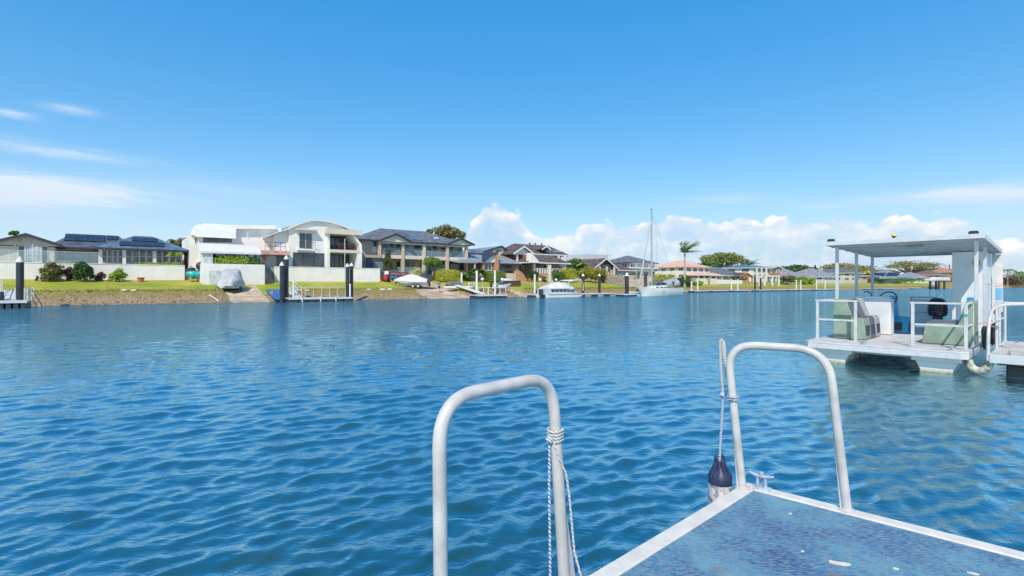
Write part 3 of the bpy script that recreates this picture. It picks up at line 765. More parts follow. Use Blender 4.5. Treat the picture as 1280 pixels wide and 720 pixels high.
for x0, x1 in ((.16, .90), (1.98, 2.72)):
    m = MB(); secs = []
    for y, k in ((.18, .72), (.28, 1), (LN - .1, 1)):
        c_ = (x0 + x1) / 2; w = (x1 - x0) / 2 * (.9 + .1 * k)
        secs.append([(c_ - w * .5, y + (.12 if y < .2 else 0), -.3), (c_ + w * .5, y + (.12 if y < .2 else 0), -.3), (c_ + w * .72, y, .06), (c_ + w * .92, y, .22), (c_ - w * .92, y, .22), (c_ - w * .72, y, .06)])
    m.loft(secs); m.box(x0 - .02, x1 + .02, .12, LN - .1, .222, .312)
    h = m.build('hull', GCOAT, b, bevel=.01)
    m = MB()
    for y in np.arange(.6, LN - .3, .42): m.box(x0 + .06, x1 - .06, y, y + .06, .07, .2)
    m.build('hull_rib', GCOAT, h)
    m = MB(); c_ = (x0 + x1) / 2; w = (x1 - x0) / 2 * .66
    m.loft([[(c_ - w, y, -.12), (c_ + w, y, -.12), (c_ + w * 1.04, y, .035 + rnd.uniform(-.025, .03)), (c_ - w * 1.04, y, .035 + rnd.uniform(-.025, .03))] for y in [.16, .2] + list(np.arange(.5, LN - .1, .3))])
    m.build('growth_band', GROWTH, h)
# posts and roof
def rz(y): return 2.84 - .026 * (y - 2.0)
for x in (.08, W - .08):
    for y in (2.30, 4.15, 5.95 if x < 1 else 6.6): m = MB(); m.box(x - .035, x + .035, y - .035, y + .035, DZ, rz(y) - .10); m.build('roof_post', ALU, b, bevel=.008)
roof = MB(); y0, y1 = 1.98, 6.72
roof.hexa([(-.06, y0, rz(y0) - .055), (W + .06, y0, rz(y0) - .055), (W + .06, y1, rz(y1) - .055), (-.06, y1, rz(y1) - .055)], [(-.06, y0, rz(y0)), (W + .06, y0, rz(y0)), (W + .06, y1, rz(y1)), (-.06, y1, rz(y1))])
roof = roof.build('roof', M('white_roof_panel', (.84, .84, .82), .45, .05, 3), b, bevel=.006)
m = MB()
for (xa, xb, ya, yb) in ((-.09, W + .09, y0 - .05, y0 - .003), (-.09, W + .09, y1 + .003, y1 + .05), (-.09, -.062, y0, y1), (W + .062, W + .09, y0, y1)):
    m.hexa([(xa, ya, rz(ya) - .088), (xb, ya, rz(ya) - .088), (xb, yb, rz(yb) - .088), (xa, yb, rz(yb) - .088)], [(xa, ya, rz(ya) + .012), (xb, ya, rz(ya) + .012), (xb, yb, rz(yb) + .012), (xa, yb, rz(yb) + .012)])
m.build('roof_edge', ALU, roof, bevel=.004)
for y in np.linspace(y0 + .35, y1 - .3, 7):
    m = MB(); m.box(-.05, W + .05, y - .03, y + .03, rz(y) - .115, rz(y) - .062); m.build('roof_batten', M('roof_batten', (.42, .45, .46), .5, .08), roof)
m = MB(); m.box(1.45, 1.75, 2.4, 2.9, rz(2.6) - .14, rz(2.6) - .09); m.build('roof_bracket', M('tan_bracket', (.35, .28, .2), .7), roof)
for (x, y, w, h, mt, nm) in ((.02, 2.02, .16, .07, M('dark_green_lens', (.01, .05, .04), .3), 'navigation_light'), (W - .1, 2.02, .17, .07, DTRIM, 'navigation_light')):
    m = MB(); m.box(x - w / 2, x + w / 2, y - .04, y + .04, rz(y) + .0, rz(y) + h); m.box(x - w * .4, x + w * .4, y - .05, y + .03, rz(y) + h, rz(y) + h + .015); m.build(nm, mt, roof)
m = MB(); m.lathe([(.022, 0), (.022, .05), (.05, .055), (.05, .08)], (1.32, 2.1, rz(2.1)), 10); s_ = m.build('anchor_light', DTRIM, roof, True)
m = MB(); m.lathe([(.04, .08), (.045, .10), (.04, .13), (.02, .14)], (1.32, 2.1, rz(2.1)), 10); m.build('lens', M('amber_lens', (.75, .60, .12), .3), s_, True)
# cabin
m = MB(); m.box(2.06, W - .13, 5.0, 6.66, DZ, rz(5.8) - .12); cab = m.build('cabin', PANELW, b, bevel=.01)
m = MB(); m.box(2.10, W - .17, 4.985, 4.999, DZ + .06, DZ + .09); m.build('kick_strip', ALU, cab); m = MB(); m.box(W - .128, W - .12, 5.0, 6.6, DZ + 1.3, DZ + 1.33); m.build('side_trim', ALU, cab)
m = MB(); pts = [(.075 * math.cos(q), .115 * math.sin(q)) for q in [i * math.pi / 8 for i in range(16)]]
m.xz([(2.55 + x, 2.32 + z) for x, z in pts], 4.975, 4.999); em = m.build('oval_badge', M('brass_badge', (.50, .38, .12), .4, .1, 30, metal=.3), cab)
m = MB(); m.xz([(2.55 + x * .55, 2.32 + z * .55) for x, z in pts], 4.965, 4.974); m.build('badge_centre', M('pale_gold', (.66, .58, .35), .5), em)
# notice board on the aft corner
m = MB(); m.box(W - .10, W + .10, 6.72, 6.76, 1.0, 2.6); nb = m.build('notice_board', WHITEP, b)
for z0, z1, mt in ((1.34, 1.66, M('sign_blue', (.18, .42, .62), .5)), (1.72, 1.82, M('sign_pink', (.72, .48, .50), .5)), (1.04, 1.3, M('sign_grey', (.45, .52, .56), .5))):
    m = MB(); m.box(W - .09, W + .09, 6.708, 6.718, z0, z1); m.build('notice_band', mt, nb)
# rails
RAILW = M('white_boat_rail', (.52, .53, .53), .45, .06, 6)
def brail(pts, r=.024): m = MB(); m.tube(fillet(pts, .05, 3), r, 10); return m
def railset(x0, x1, y, mid=True):
    m = MB(); z0, z1 = DZ, DZ + .92
    for x in (x0, x1): m.box(x - .028, x + .028, y - .028, y + .028, z0, z1 - .026)
    m.box(x0 - .045, x1 + .045, y - .024, y + .024, z1 - .026, z1 + .014)
    if mid: m.box(x0 + .03, x1 - .03, y - .02, y + .02, z0 + .445, z0 + .485)
    for x in (x0, x1): m.box(x - .06, x + .06, y - .06, y + .06, z0 + .001, z0 + .012)
    m.build('rail', RAILW, b, bevel=.006)
railset(.06, .84, .80); railset(1.93, 2.77, .5); railset(.95, 1.52, 6.5)
m = MB(); m.box(1.0, 1.47, 6.48, 6.495, DZ + .08, DZ + .86); m.build('rail_infill', PANELW, b)
m = MB(); z1 = DZ + .92
for y in (.56, 2.2): pass
m.tube([(W - .07, .56, z1 - .01), (W - .07, 2.25, z1 - .01)], .022, 8); m.tube([(W - .07, .56, DZ + .46), (W - .07, 2.25, DZ + .46)], .02, 8); m.box(W - .1, W - .04, 1.35, 1.41, DZ, z1 - .03); m.build('side_rail', FRAMEP, b)
m = MB(); m.tube([(.07, .84, z1 - .01), (.07, 2.25, z1 - .01)], .022, 8); m.build('side_rail', FRAMEP, b)
# bench seats: profile across, row runs aft
def seat_prof(x, sgn):
    k = .84 if sgn < 0 else .66
    p = [(0, 0), (k, .0), (k - .04, .47), (k - .08, .50), (.40, .50), (.27, .92), (.24, .94), (0, .94)] if sgn > 0 else [(0, 0), (k, .0), (k - .05, .42), (k - .09, .45), (.24, .45), (.12, .92), (.09, .94), (0, .94)]
    return [(x + sgn * a, DZ + .012 + z) for a, z in p]
def seats(x, sgn, ys, mats, label):
    for (ya, yb), mt in zip(ys, mats):
        p = seat_prof(x, sgn); p = p if sgn > 0 else p[::-1]
        m = MB(); m.xz(p, ya, yb); st = m.build('bench_seat', mt, b, bevel=.015)
        m = MB(); m.box(x + sgn * ((.84 if sgn < 0 else .66) - .06), x + sgn * ((.84 if sgn < 0 else .66) - .007), ya + .09, yb - .09, DZ + .09, DZ + .33)  # dark box proud of the front, painting the shade inside the seat opening
        m.build('seat_opening_shade', M('shade_and_dark_parts', (.04, .05, .07), .6), st)  # opening shade as colour; also the plain dark of vent, dinghy floor, jet ski seat
        m = MB(); c_ = (ya + yb) / 2
        if sgn < 0:
            m.box(x - .76, x - .26, ya + .04, yb - .04, DZ + .463, DZ + .49); m.build('seat_cushion', SLATE, st, bevel=.008); continue
        m.hexa([(x + sgn * .405, ya + .04, DZ + .52), (x + sgn * .425, ya + .04, DZ + .52), (x + sgn * .425, yb - .04, DZ + .52), (x + sgn * .405, yb - .04, DZ + .52)][::sgn], [(x + sgn * .275, ya + .04, DZ + .92), (x + sgn * .295, ya + .04, DZ + .92), (x + sgn * .295, yb - .04, DZ + .92), (x + sgn * .275, yb - .04, DZ + .92)][::sgn])
        m.box(x + sgn * .42, x + sgn * (.76 if sgn < 0 else .60), ya + .04, yb - .04, DZ + .505, DZ + .53)
        m.build('seat_cushion', SLATE if mt is SAGE else mt, st, bevel=.008)
seats(.31, 1, [(1.10, 1.60), (1.64, 2.10), (2.14, 2.60)], [SAGE, SLATE, LGREY], '')
seats(2.80, -1, [(1.32, 1.85), (1.89, 2.36)], [SAGE, SAGE], '')
# blue helm chairs and the console
def chair(x, y, sgn):
    m = MB(); p = [(x + sgn * a, DZ + .01 + z) for a, z in [(0, 0), (.42, 0), (.42, .42), (.15, .44), (.10, .98), (0, .98)]]
    m.xz(p if sgn > 0 else p[::-1], y, y + .5); c_ = m.build('blue_chair', SKYB, b, bevel=.02)
    m = MB(); m.box(x + sgn * .412, x + sgn * .43, y + .1, y + .4, DZ + .06, DZ + .3); m.build('chair_opening_shade', M('shade_and_dark_parts'), c_); m = MB(); m.box(x + sgn * .06, x + sgn * .3, y - .012, y + .002, DZ + .08, DZ + .3); m.build('chair_opening_shade', M('shade_and_dark_parts'), c_)  # dark boxes on the chair faces, opening shade put in as colour
chair(.90, 3.75, 1); chair(2.62, 3.3, -1)
m = MB(); m.xz([(.30, DZ + .01), (1.08, DZ + .01), (1.08, DZ + .90), (1.0, DZ + .98), (.34, DZ + 1.0), (.30, DZ + .96)], 3.05, 3.45); con = m.build('console', M('console_white', (.70, .71, .72), .4, .05), b, bevel=.02)
m = MB(); cc = VX(.92, 3.62, DZ + .93); m.tube([tuple(cc + VX(.19 * math.cos(q), .1 * math.sin(q), .17 * math.sin(q))) for q in [i * math.pi / 10 for i in range(21)]], .016, 8)
m.tube([tuple(cc - VX(.19, 0, 0)), tuple(cc + VX(.19, 0, 0))], .012, 6); m.tube([tuple(cc), (.92, 3.44, DZ + .85)], .018, 6); m.build('steering_wheel', DTRIM, con, True)
m = MB(); m.tube([(.62, 3.3, DZ + .99), (.60, 3.3, DZ + 1.06), (.52, 3.3, DZ + 1.12), (.44, 3.3, DZ + 1.08)], .014, 6); m.build('throttle_lever', DTRIM, con, True)
# outboard motor at the stern
m = MB(); ox, oy, oz = 1.72, 5.35, DZ + .42
secs = []
for z, w, l, sh in ((0, .17, .22, .03), (.06, .21, .29, .02), (.2, .215, .31, 0), (.36, .20, .29, -.02), (.45, .165, .24, -.03), (.50, .10, .16, -.03)):
    secs.append([(ox + w * math.copysign(abs(math.cos(q)) ** .6, math.cos(q)), oy + sh + l * math.copysign(abs(math.sin(q)) ** .6, math.sin(q)), oz + z) for q in [i * math.pi / 8 for i in range(16)]])
m.loft(secs); mo = m.build('outboard_cowl', M('black_cowl', (.02, .022, .03), .3, .15), b, True)
m = MB(); m.box(ox - .10, ox + .10, oy - .13, oy + .16, DZ + .0, oz + .01); m.box(ox - .05, ox + .05, oy - .08, oy + .12, -.5, DZ); m.build('outboard_leg', DTRIM, mo, bevel=.02)
m = MB(); m.box(ox - .10, ox + .10, oy - .312, oy - .296, oz + .12, oz + .16); m.build('cowl_vent', M('shade_and_dark_parts'), mo)
# deck cleats
def small_cleat(loc, rz_, label):
    m = MB(); m.box(-.05, .05, -.025, .025, 0, .012); m.box(-.02, -.005, -.01, .01, .012, .05); m.box(.005, .02, -.01, .01, .012, .05)
    m.tube([(-.09, 0, .062), (-.03, 0, .055), (.03, 0, .055), (.09, 0, .062)], [.007, .012, .012, .007], 6)
    o = m.build('mooring_cleat', STEEL, None, True); o.location = loc; o.rotation_euler = (0, 0, rz_); tag(o, label, 'cleat')
def BP(e, g, z=0): v = BO + BE * e + BG * g; return (v.x, v.y, z)
small_cleat(BP(1.12, .12, DZ + .002), B_ROT, 'metal cleat on the front edge of the pontoon boat beside the left rail')
small_cleat(BP(W - .28, .22, DZ + .002), B_ROT + .6, 'metal cleat on the right front corner of the pontoon boat')
# finger dock on the right
d_ = thing('finger_dock', 'concrete topped finger dock on black floats right of the pontoon boat', 'dock', BP(3.12, .3, 0), B_ROT)
m = MB(); m.box(.06, 9, .06, 3.39, .36, .425); m.build('dock_deck', M('dock_concrete', (.50, .48, .45), .9, .12, 3, .2, 40), d_)
m = MB(); m.box(0, 9, 0, .058, .27, .43); m.box(0, .058, .059, 3.39, .27, .43); m.box(0, 9, 3.392, 3.45, .27, .43); m.build('dock_edge', ALU, d_, bevel=.006)
m = MB(); m.box(.1, 9, .12, 3.35, .23, .355); m.build('dock_frame', DTRIM, d_)
for i in range(7):
    m = MB(); x = .22 + i * 1.28; m.box(x, x + 1.16, .2, 1.2, -.3, .228); m.box(x, x + 1.16, 2.2, 3.2, -.3, .228); m.build('float_block', M('black_float', (.035, .037, .042), .5, .25, 5), d_, bevel=.03)
small_cleat(BP(3.38, .62, .431), B_ROT + 1.57, 'metal cleat on the near corner of the finger dock')
small_cleat(BP(3.36, 3.42, .431), B_ROT + 1.57, 'metal cleat at the back left corner of the finger dock')
# hand rail of the dock
hr = thing('dock_handrail', 'curved tubular handrail at the end of the finger dock', 'handrail', BP(3.15, 1.5, .43), B_ROT)
def hb(e, g, z): return (e - 3.15, g - 1.5, z - .43)
m = MB(); m.tube(fillet([hb(3.10, .34, .30), hb(3.10, .42, 1.03), hb(3.12, 1.15, 1.36), hb(4.0, 1.75, 1.36), hb(9, 1.8, 1.36)], .42, 8), .028, 12); m.build('top_rail', TUBEP, hr, True)
m = MB(); m.tube([hb(3.11, .60, 1.0), hb(3.13, 1.75, 1.0), hb(3.14, 3.5, .98)], .024, 8); m.tube([hb(3.14, 1.3, 1.33), hb(3.14, 3.6, 1.33), hb(9, 3.65, 1.33)], .024, 8); m.build('mid_rail', TUBEP, hr, True)
for e, g_2 in ((3.13, 1.75), (3.14, 2.3), (3.16, 3.55), (5.2, 3.6)): m = MB(); m.tube([hb(e, g_2, .432), hb(e, g_2, 1.34)], .026, 10); m.lathe([(.06, 0), (.06, .012), (.034, .014)], hb(e, g_2, .432), 10); m.build('rail_post', ALU, hr, True)
# side fenders and tie ropes
for i, (e, g_2, z0, z1) in enumerate(((3.04, .55, .50, .95), (3.05, 2.05, .46, .98), (3.06, 2.75, .46, .92))):
    m = MB(); m.lathe([(.015, z0 - z1), (.05, z0 - z1 + .05), (.055, -.08), (.04, -.02), (.015, 0)], (0, 0, 0), 12); f_ = m.build('black_fender', BLACKR, None, True); f_.location = BP(e, g_2, z1)
    tag(f_, ['nearest of three black sleeve fenders between boat and dock', 'middle of three black sleeve fenders between boat and dock', 'farthest of three black sleeve fenders between boat and dock'][i], 'fender', 'black sleeve fenders at the dock rail')
RROPE = ropemat('red_white_rope', (.60, .14, .14), (.75, .62, .58)); GROPE = ropemat('green_rope', (.02, .38, .26), (.05, .5, .36))
for i, pts in enumerate(([(2.95, .54, .98), (3.08, .50, 1.04), (3.11, .58, 1.0), (3.10, .52, .92)], [(3.11, 1.2, 1.0), (3.05, 1.5, .90), (3.12, 1.8, .86), (3.14, 2.0, .93)], [(3.13, 2.05, 1.30), (3.05, 2.2, 1.18), (3.10, 2.4, 1.05), (3.08, 2.5, .92)])):
    m = MB(); strands(m, [BP(*p) for p in fillet(pts, .08, 3)], .016, 20); o = m.build('tie_rope', RROPE, None, True, BP(*pts[0])); o.location = BP(*pts[0])
    tag(o, ['pink and white tie rope at the boat corner post by the handrail end', 'pink and white tie rope looped along the middle dock rail', 'pink and white tie rope hanging under the top of the dock rail'][i], 'rope', 'tie ropes on the dock rail')
m = MB(); cpx = VX(*BP(2.77, .5, 1.16)); m.tube([tuple(cpx + (BE * math.cos(q) + BG * math.sin(q)) * .052) for q in [i * .4 for i in range(17)]], .012, 6); o = m.build('green_cord', GROPE, None, True, tuple(cpx)); o.location = cpx
tag(o, 'green cord tied round the right corner rail post of the pontoon boat', 'cord')
m = MB(); cpx = VX(*BP(2.96, .42, .28)); m.tube([tuple(cpx + BE * .15 * math.cos(q) + BG * .02 + VX(0, 0, .2 * math.sin(q))) for q in [math.pi + i * math.pi / 10 for i in range(11)]], .075, 10); o = m.build('tyre_fender', M('weedy_tyre', (.45, .43, .36), .9, .3, 12, .4, 30), None, True, tuple(cpx)); o.location = cpx
tag(o, 'pale weed stained hoop fender hanging at the waterline between boat and dock', 'fender')

# ------------------------------------------------------------------ houses along the bank (left to right)
FW1 = SH('garden_wall', 'long white retaining wall with a glass fence above the left lawn', 'wall', sp(231, 12), 12, 0)
def wall_run(h, x0, x1, d0, d1, z, name='wall_panel', mat=WHITE, step=6.0, lo=.4, cap=True):
    n = max(1, round((x1 - x0) / step))
    for i in range(n):
        a, b = x0 + (x1 - x0) * i / n, x0 + (x1 - x0) * (i + 1) / n
        h.raw(name, mat, a + .008, b - .008, d0, d1, gz((a + b) / 2, d0) - lo, z)
    if cap: h.raw('wall_cap', mat, x0 - .03, x1 + .03, d0 - .04, d1 + .04, z + .001, z + .07)
def terrace(x0, x1, d0, d1, z, mat=CONC):
    o = MB().box(x0, x1, d0, d1, gz(x0, d0) - 1, z).build('terrace', mat, None, base=(x0, d0, 0)); o.location = S(x0, d0); o.rotation_euler = (0, 0, SH_ROT); o['kind'] = 'structure'
xa, xb = sp(-40, 12), sp(231, 12)
wall_run(FW1, xa, xb, 12, 12.25, 3.93)
FW1.raw('wall_return', WHITE, xb - .25, xb - .01, 12.29, 17, 2.2, 3.95)
terrace(xa, xb - .26, 12.26, 40, 3.9)
FW1.rail(xa, sp(123, 12), 4.0, 5.15, 12.12, FRAMEW, FENCEG, 1.45, .02)
# --- cream and slate bungalow
H = SH('bungalow', 'cream bungalow with slate blue roofs, solar panels and a front gable', 'house', sp(100, 18), 18, 3.9)
x0, x1 = sp(-18, 16), sp(68, 16)
ze, zr = zp(306.5, 75, 16), zp(292, 31, 16)
xg0, xg1 = sp(-16, 15.4), sp(77.5, 15.4)
H.raw('wall', CREAM, x0 + .3, x1, 16, 27, 3.6, ze - .25)
H.gable(xg0, xg1, 15.4, 27.4, ze, zr, ROOFD, .16, 'd', CREAM, 16.003, DTRIM)
wa = sp(22, 16); 
for a, b, gl in ((22.5, 31.5, DGLASS), (31.7, 41.3, LGLASS), (41.5, 51.5, LGLASS), (51.7, 60.5, DGLASS)): H.win(sp(a, 16), sp(b, 16), 3.98, zp(307, 40, 16), 16, 1, 1, glass=gl)
m = MB()
for i in range(3): xx = sp(31, 16) + (i - 1) * .42; m.box(xx - .11, xx + .11, 15.93, 15.999, zp(303, 31, 16), zp(297.5 if i == 1 else 299, 31, 16))
H.put(m, 'gable_vent', M('tan_vent', (.55, .46, .34), .7))
for px in (19, 41): m = MB(); m.ball((sp(px, 16), 15.9, zp(306.5, px, 16)), .09, 8, 5); H.put(m, 'wall_lamp', GLOBE)
# main body
x0, x1 = sp(64, 20), sp(228, 18)
H.raw('wall', CREAM, sp(125, 18.2), x1, 18.2, 30, 3.6, zp(311, 180, 18) - .1)
H.raw('wall', BGLASS if False else CREAM, x0, sp(124, 20), 20, 29, 3.6, zp(309, 100, 20) - .1)
for a, b in ((69.5, 80), (80.3, 91), (91.3, 102), (102.3, 112), (112.3, 122)): H.pwin((a, b), (313.5, 328), 20, cols=1, frame=FRAMED, glass=BGLASS)
ra = H.hip(sp(58, 18.6), sp(172, 18.6), 18.6, 26, zp(309.2, 95, 18.6), zp(293, 110, 22.3), ROOFD, DTRIM, inset=1.9)
eA = zp(309.2, 95, 18.6); dA = 22.3 - 18.6; hA = zp(293, 110, 22.3) - eA
def slope(x, t, d0, d1, ze_, zr_): return (x, d0 + (d1 - d0) * t, ze_ + (zr_ - ze_) * t)
b0 = H.base
def PV(x, d, z): return (x, d, z)
lo = .42; q0 = slope(sp(80, 20.3), lo, 18.6, 22.3, eA, eA + hA); 
H.panels(ra, q0, (sp(131, 20) - sp(80, 20), 0, 0), (0, dA * .5, hA * .5), 7, 2)
q0 = slope(sp(133.5, 21), .60, 18.6, 22.3, eA, eA + hA); H.panels(ra, q0, (sp(149, 20) - sp(135, 20), 0, 0), (0, dA * .33, hA * .33), 2, 1)
eB = zp(311.2, 180, 16.6); zB = zp(295.3, 180, 20.1); XB0, XB1 = sp(117, 16.6), sp(238, 16.6)
rb = H.hip(XB0, XB1, 16.6, 23.6, eB, zB, ROOFB, DTRIM, inset=3.7)
H.panels(rb, slope(sp(149, 16.8), .16, 16.6, 20.1, eB, zB), (sp(207, 16.8) - sp(150, 16.8), 0, 0), (0, 3.5 * .34, (zB - eB) * .34), 9, 1)
H.panels(rb, slope(sp(165, 18.5), .54, 16.6, 20.1, eB, zB), (sp(200, 17.5) - sp(168, 17.5), 0, 0), (0, 3.5 * .30, (zB - eB) * .30), 6, 1)
for (a, b, c) in ((127.5, 153.8, 4), (157, 191.3, 4), (195, 210.5, 2), (212.3, 227, 2)):
    for i in range(c): H.pwin((a + (b - a) * i / c + .15, a + (b - a) * (i + 1) / c - .15), (313, 328.8), 18.2, cols=1, rows=2, glass=BGLASS)
for px in (125.5, 155.3, 193.2): H.raw('porch_post', WHITEP, sp(px, 17.3) - .16, sp(px, 17.3) + .16, 17.1, 17.42, 3.9, eB - .16)
m = MB(); m.tube([(sp(228, 26), 26, zp(300, 228, 26)), (sp(228, 26), 26, zp(291, 228, 26))], .03, 5); H.put(m, 'antenna', ALU)
# steps between the bungalow and the white house
o = SH('garden_steps', 'brown steps rising between the bungalow wall and the white house', 'steps', sp(240, 13), 13, 0)
for i in range(7): o.raw('step', STONE, sp(232.2, 12.4) + .02, sp(250, 12.4), 12.4 + i * .5, 12.4 + i * .5 + .5, 2.0, 2.45 + i * .21)
o.raw('gate', FRAMED, sp(240, 17) + .1, sp(246, 17), 17, 17.08, 3.9, 5.6)

# --- white box house with the curved canopy
H = SH('modernist_house', 'white box shaped modern house with a curved white canopy over its terrace', 'house', sp(290, 12), 12, 3.9)
zt = zp(330, 290, 8); x0, x1 = sp(252.7, 8), sp(331, 8)
H.raw('terrace_wall', WHITE, x0, x1, 8, 8.3, gz(x0, 8) - .6, zt)
H.raw('terrace_wall', WHITE, x0, x0 + .3, 8.303, 17, 1.4, zt - .002)
terrace(x0 + .31, x1 - .01, 8.31, 30, zt - .1)
gd = H.box('garage_door', M('roller_door', (.60, .62, .60), .5), (261, 275.5), (7.95, 7.999), (338.5, 357), dz=8)
m = MB(); 
for i in range(6): z = zp(356, 268, 8) + i * .33; m.box(sp(261.4, 8), sp(275, 8), 7.935, 7.949, z, z + .02)
H.put(m, 'door_rib', M('roller_door'), gd)
xl = sp(238, 15); xm = sp(345, 15); zt2 = zp(280.5, 320, 15)
H.raw('wall', WHITE, sp(254, 15), sp(352, 15), 15.2, 27, zt - .2, zt2 - .25)
H.raw('side_wall', WHITE, xl, sp(254, 15) - .004, 15, 27, zt - .3, zp(293, 240, 15))
m = MB(); xp = sp(296, 14.2); pts = [(sp(239, 14.6), zp(294, 240, 14.6))] + [(sp(239, 14.6) + (sp(247, 14.6) - sp(239, 14.6)) * (1 - math.cos(q)), zp(294, 240, 14.6) + (zp(280.5, 245, 14.6) - zp(294, 240, 14.6)) * math.sin(q)) for q in [i * math.pi / 12 for i in range(1, 7)]] + [(sp(345, 14.6), zp(281.5, 340, 14.6)), (sp(345, 14.6), zp(286, 340, 14.6)), (xp, zp(286, 296, 14.6)), (xp, zp(296.5, 296, 14.6))]
m.xz(pts[::-1], 14.6, 15.18); H.put(m, 'parapet', WHITE)
H.box('fascia_band', WHITE, (244.5, 295), (13.9, 14.59), (287, 297), dz=14)
for i in range(4): H.pwin((254.2 + i * 8.9, 254.2 + (i + 1) * 8.9 - .2), (296.6, 303), 15.2, cols=1, frame=FRAMED, glass=DGLASS)
H.pwin((243, 246.5), (297, 304), 15, cols=1, frame=FRAMEW)
H.raw('wall', WHITE, sp(254, 14), sp(345, 14), 14.3, 15.19, zt - .15, zp(314, 290, 14))
for a, b in ((271, 279), (284, 292), (297, 305)): H.pwin((a, b), (315, 329), 14.3, cols=1, frame=PINK, glass=LGLASS)
m = MB(); secs = []
for k in range(9):
    t = k / 8; d = 8.5 + 5.4 * (1 - t); zc = zp(306, 290, 13) - .75 * (1 - math.cos((1 - t) * 0)) - (.0 if t < .3 else 1.15 * ((t - .3) / .7) ** 2)
    secs.append((d, zc))
ca, cb = sp(249.5, 8.5), sp(326.5, 8.5)
for (da, za), (db, zb) in zip(secs, secs[1:]): m.hexa([(ca, db, zb - .08), (cb, db, zb - .08), (cb, da, za - .08), (ca, da, za - .08)], [(ca, db, zb), (cb, db, zb), (cb, da, za), (ca, da, za)])
cn = H.put(m, 'canopy', WHITEP, smooth=False)
m = MB(); zE = secs[-1][1]; m.box(ca, cb, 8.38, 8.498, zE - .2, zE + .02); H.put(m, 'canopy_edge', WHITEP, cn)
for px in (252.5, 283, 293.5, 309, 319): H.raw('canopy_post', FRAMED if px > 255 else WHITEP, sp(px, 8.9) - .13, sp(px, 8.9) + .13, 8.75, 9.0, zt - .1, zE - .05)
H.raw('privacy_panel', M('grey_panel', (.52, .56, .57), .5), sp(255.5, 8.7), sp(266, 8.7), 8.62, 8.7, zt - .1, zE - .3)
m = MB(); m.tube([(sp(310, 13), 13, zp(300, 310, 13)), (sp(310, 13), 13, zp(291, 310, 13))], .07, 6); m.box(sp(309, 13), sp(312.4, 13), 12.9, 13.1, zp(291, 310, 13), zp(290, 310, 13)); H.put(m, 'flue', ALU)

# --- white house with the sweeping roof
H = SH('curved_roof_house', 'white two storey house with a sweeping curved roof and dark glass', 'house', sp(400, 13), 13, 3.9)
zt = zp(335, 420, 11)
W2 = SH('garden_wall', 'plain white retaining wall in front of the curved roof house', 'wall', sp(420, 11), 11, 0)
wall_run(W2, sp(343, 11), sp(475, 11), 11, 11.25, zt, step=5.5)
m = MB()
for i in range(11): xx = sp(347 + i * 12, 11.1); m.tube([(xx, 11.12, zt + .07), (xx, 11.12, zt + .14), ], .05, 6)
W2.put(m, 'wall_light', FRAMED)
for i in range(8):
    xw = sp(331.5, 10.6); ww = (sp(343, 10.6) - xw) * (1 - i * .085)
    W2.raw('step', PINK if i % 2 == 0 else M('dark_pink_concrete', (.50, .29, .25), .8), xw, xw + ww, 10.6 + i * .28, 10.6 + i * .28 + .28, 1.8, zp(352, 337, 10.6) + .1 + i * .22)
W2.raw('stair_wall', WHITE, sp(330.6, 10.4), sp(331.3, 10.4), 10.4, 13, 1.8, zt)
terrace(sp(331.5, 11) + .01, sp(475, 11), 12.9, 34, zt - .06)
FX = lambda px: sp(px, 13.5)
FZ = lambda py, px: zp(py, px, 13.5)
gl = zt - .1
H.raw('wall', WHITE, FX(361), FX(411), 13.5, 26, gl, FZ(284, 390))
m = MB(); top = [(FX(361), FZ(287.2, 361)), (FX(372), FZ(281.5, 372)), (FX(383), FZ(277.6, 383)), (FX(388), FZ(276.3, 388)), (FX(396), FZ(276.2, 396)), (FX(411), FZ(278.2, 411))]
m.xz([(FX(361), FZ(284, 390) + .001)] + [(FX(411), FZ(284, 390) + .001)] + top[::-1], 13.5, 26); H.put(m, 'gable_wall', WHITE)
m = MB(); m.xz([(FX(411) + .005, FZ(287.0, 430)), (FX(434), FZ(287.0, 430)), (FX(426), FZ(282.3, 426)), (FX(411) + .005, FZ(278.6, 411))], 13.6, 25.9); H.put(m, 'gable_wall', WHITE)
m = MB(); m.xz([(FX(344), FZ(291.5, 350) + .003), (FX(361) - .006, FZ(291.5, 350) + .003), (FX(361) - .006, FZ(286.6, 361)), (FX(346), FZ(291.0, 346))], 13.95, 24.9); H.put(m, 'gable_wall', WHITE)
m = MB(); tp = [(FX(331), FZ(295.5, 331)), (FX(345), FZ(290.2, 345)), (FX(361), FZ(285.6, 361)), (FX(372), FZ(280.4, 372)), (FX(384), FZ(276.4, 384)), (FX(388.5), FZ(275.3, 388)), (FX(397), FZ(275.2, 396)), (FX(412), FZ(277.4, 411)), (FX(426), FZ(281.2, 426)), (FX(436), FZ(286, 436))]
for (a, za), (b, zb) in zip(tp, tp[1:]): m.xz([(a, za - .14), (b, zb - .14), (b, zb), (a, za)], 13.1, 26.4)
H.put(m, 'roof', WHITEP)
rf = MB(); 
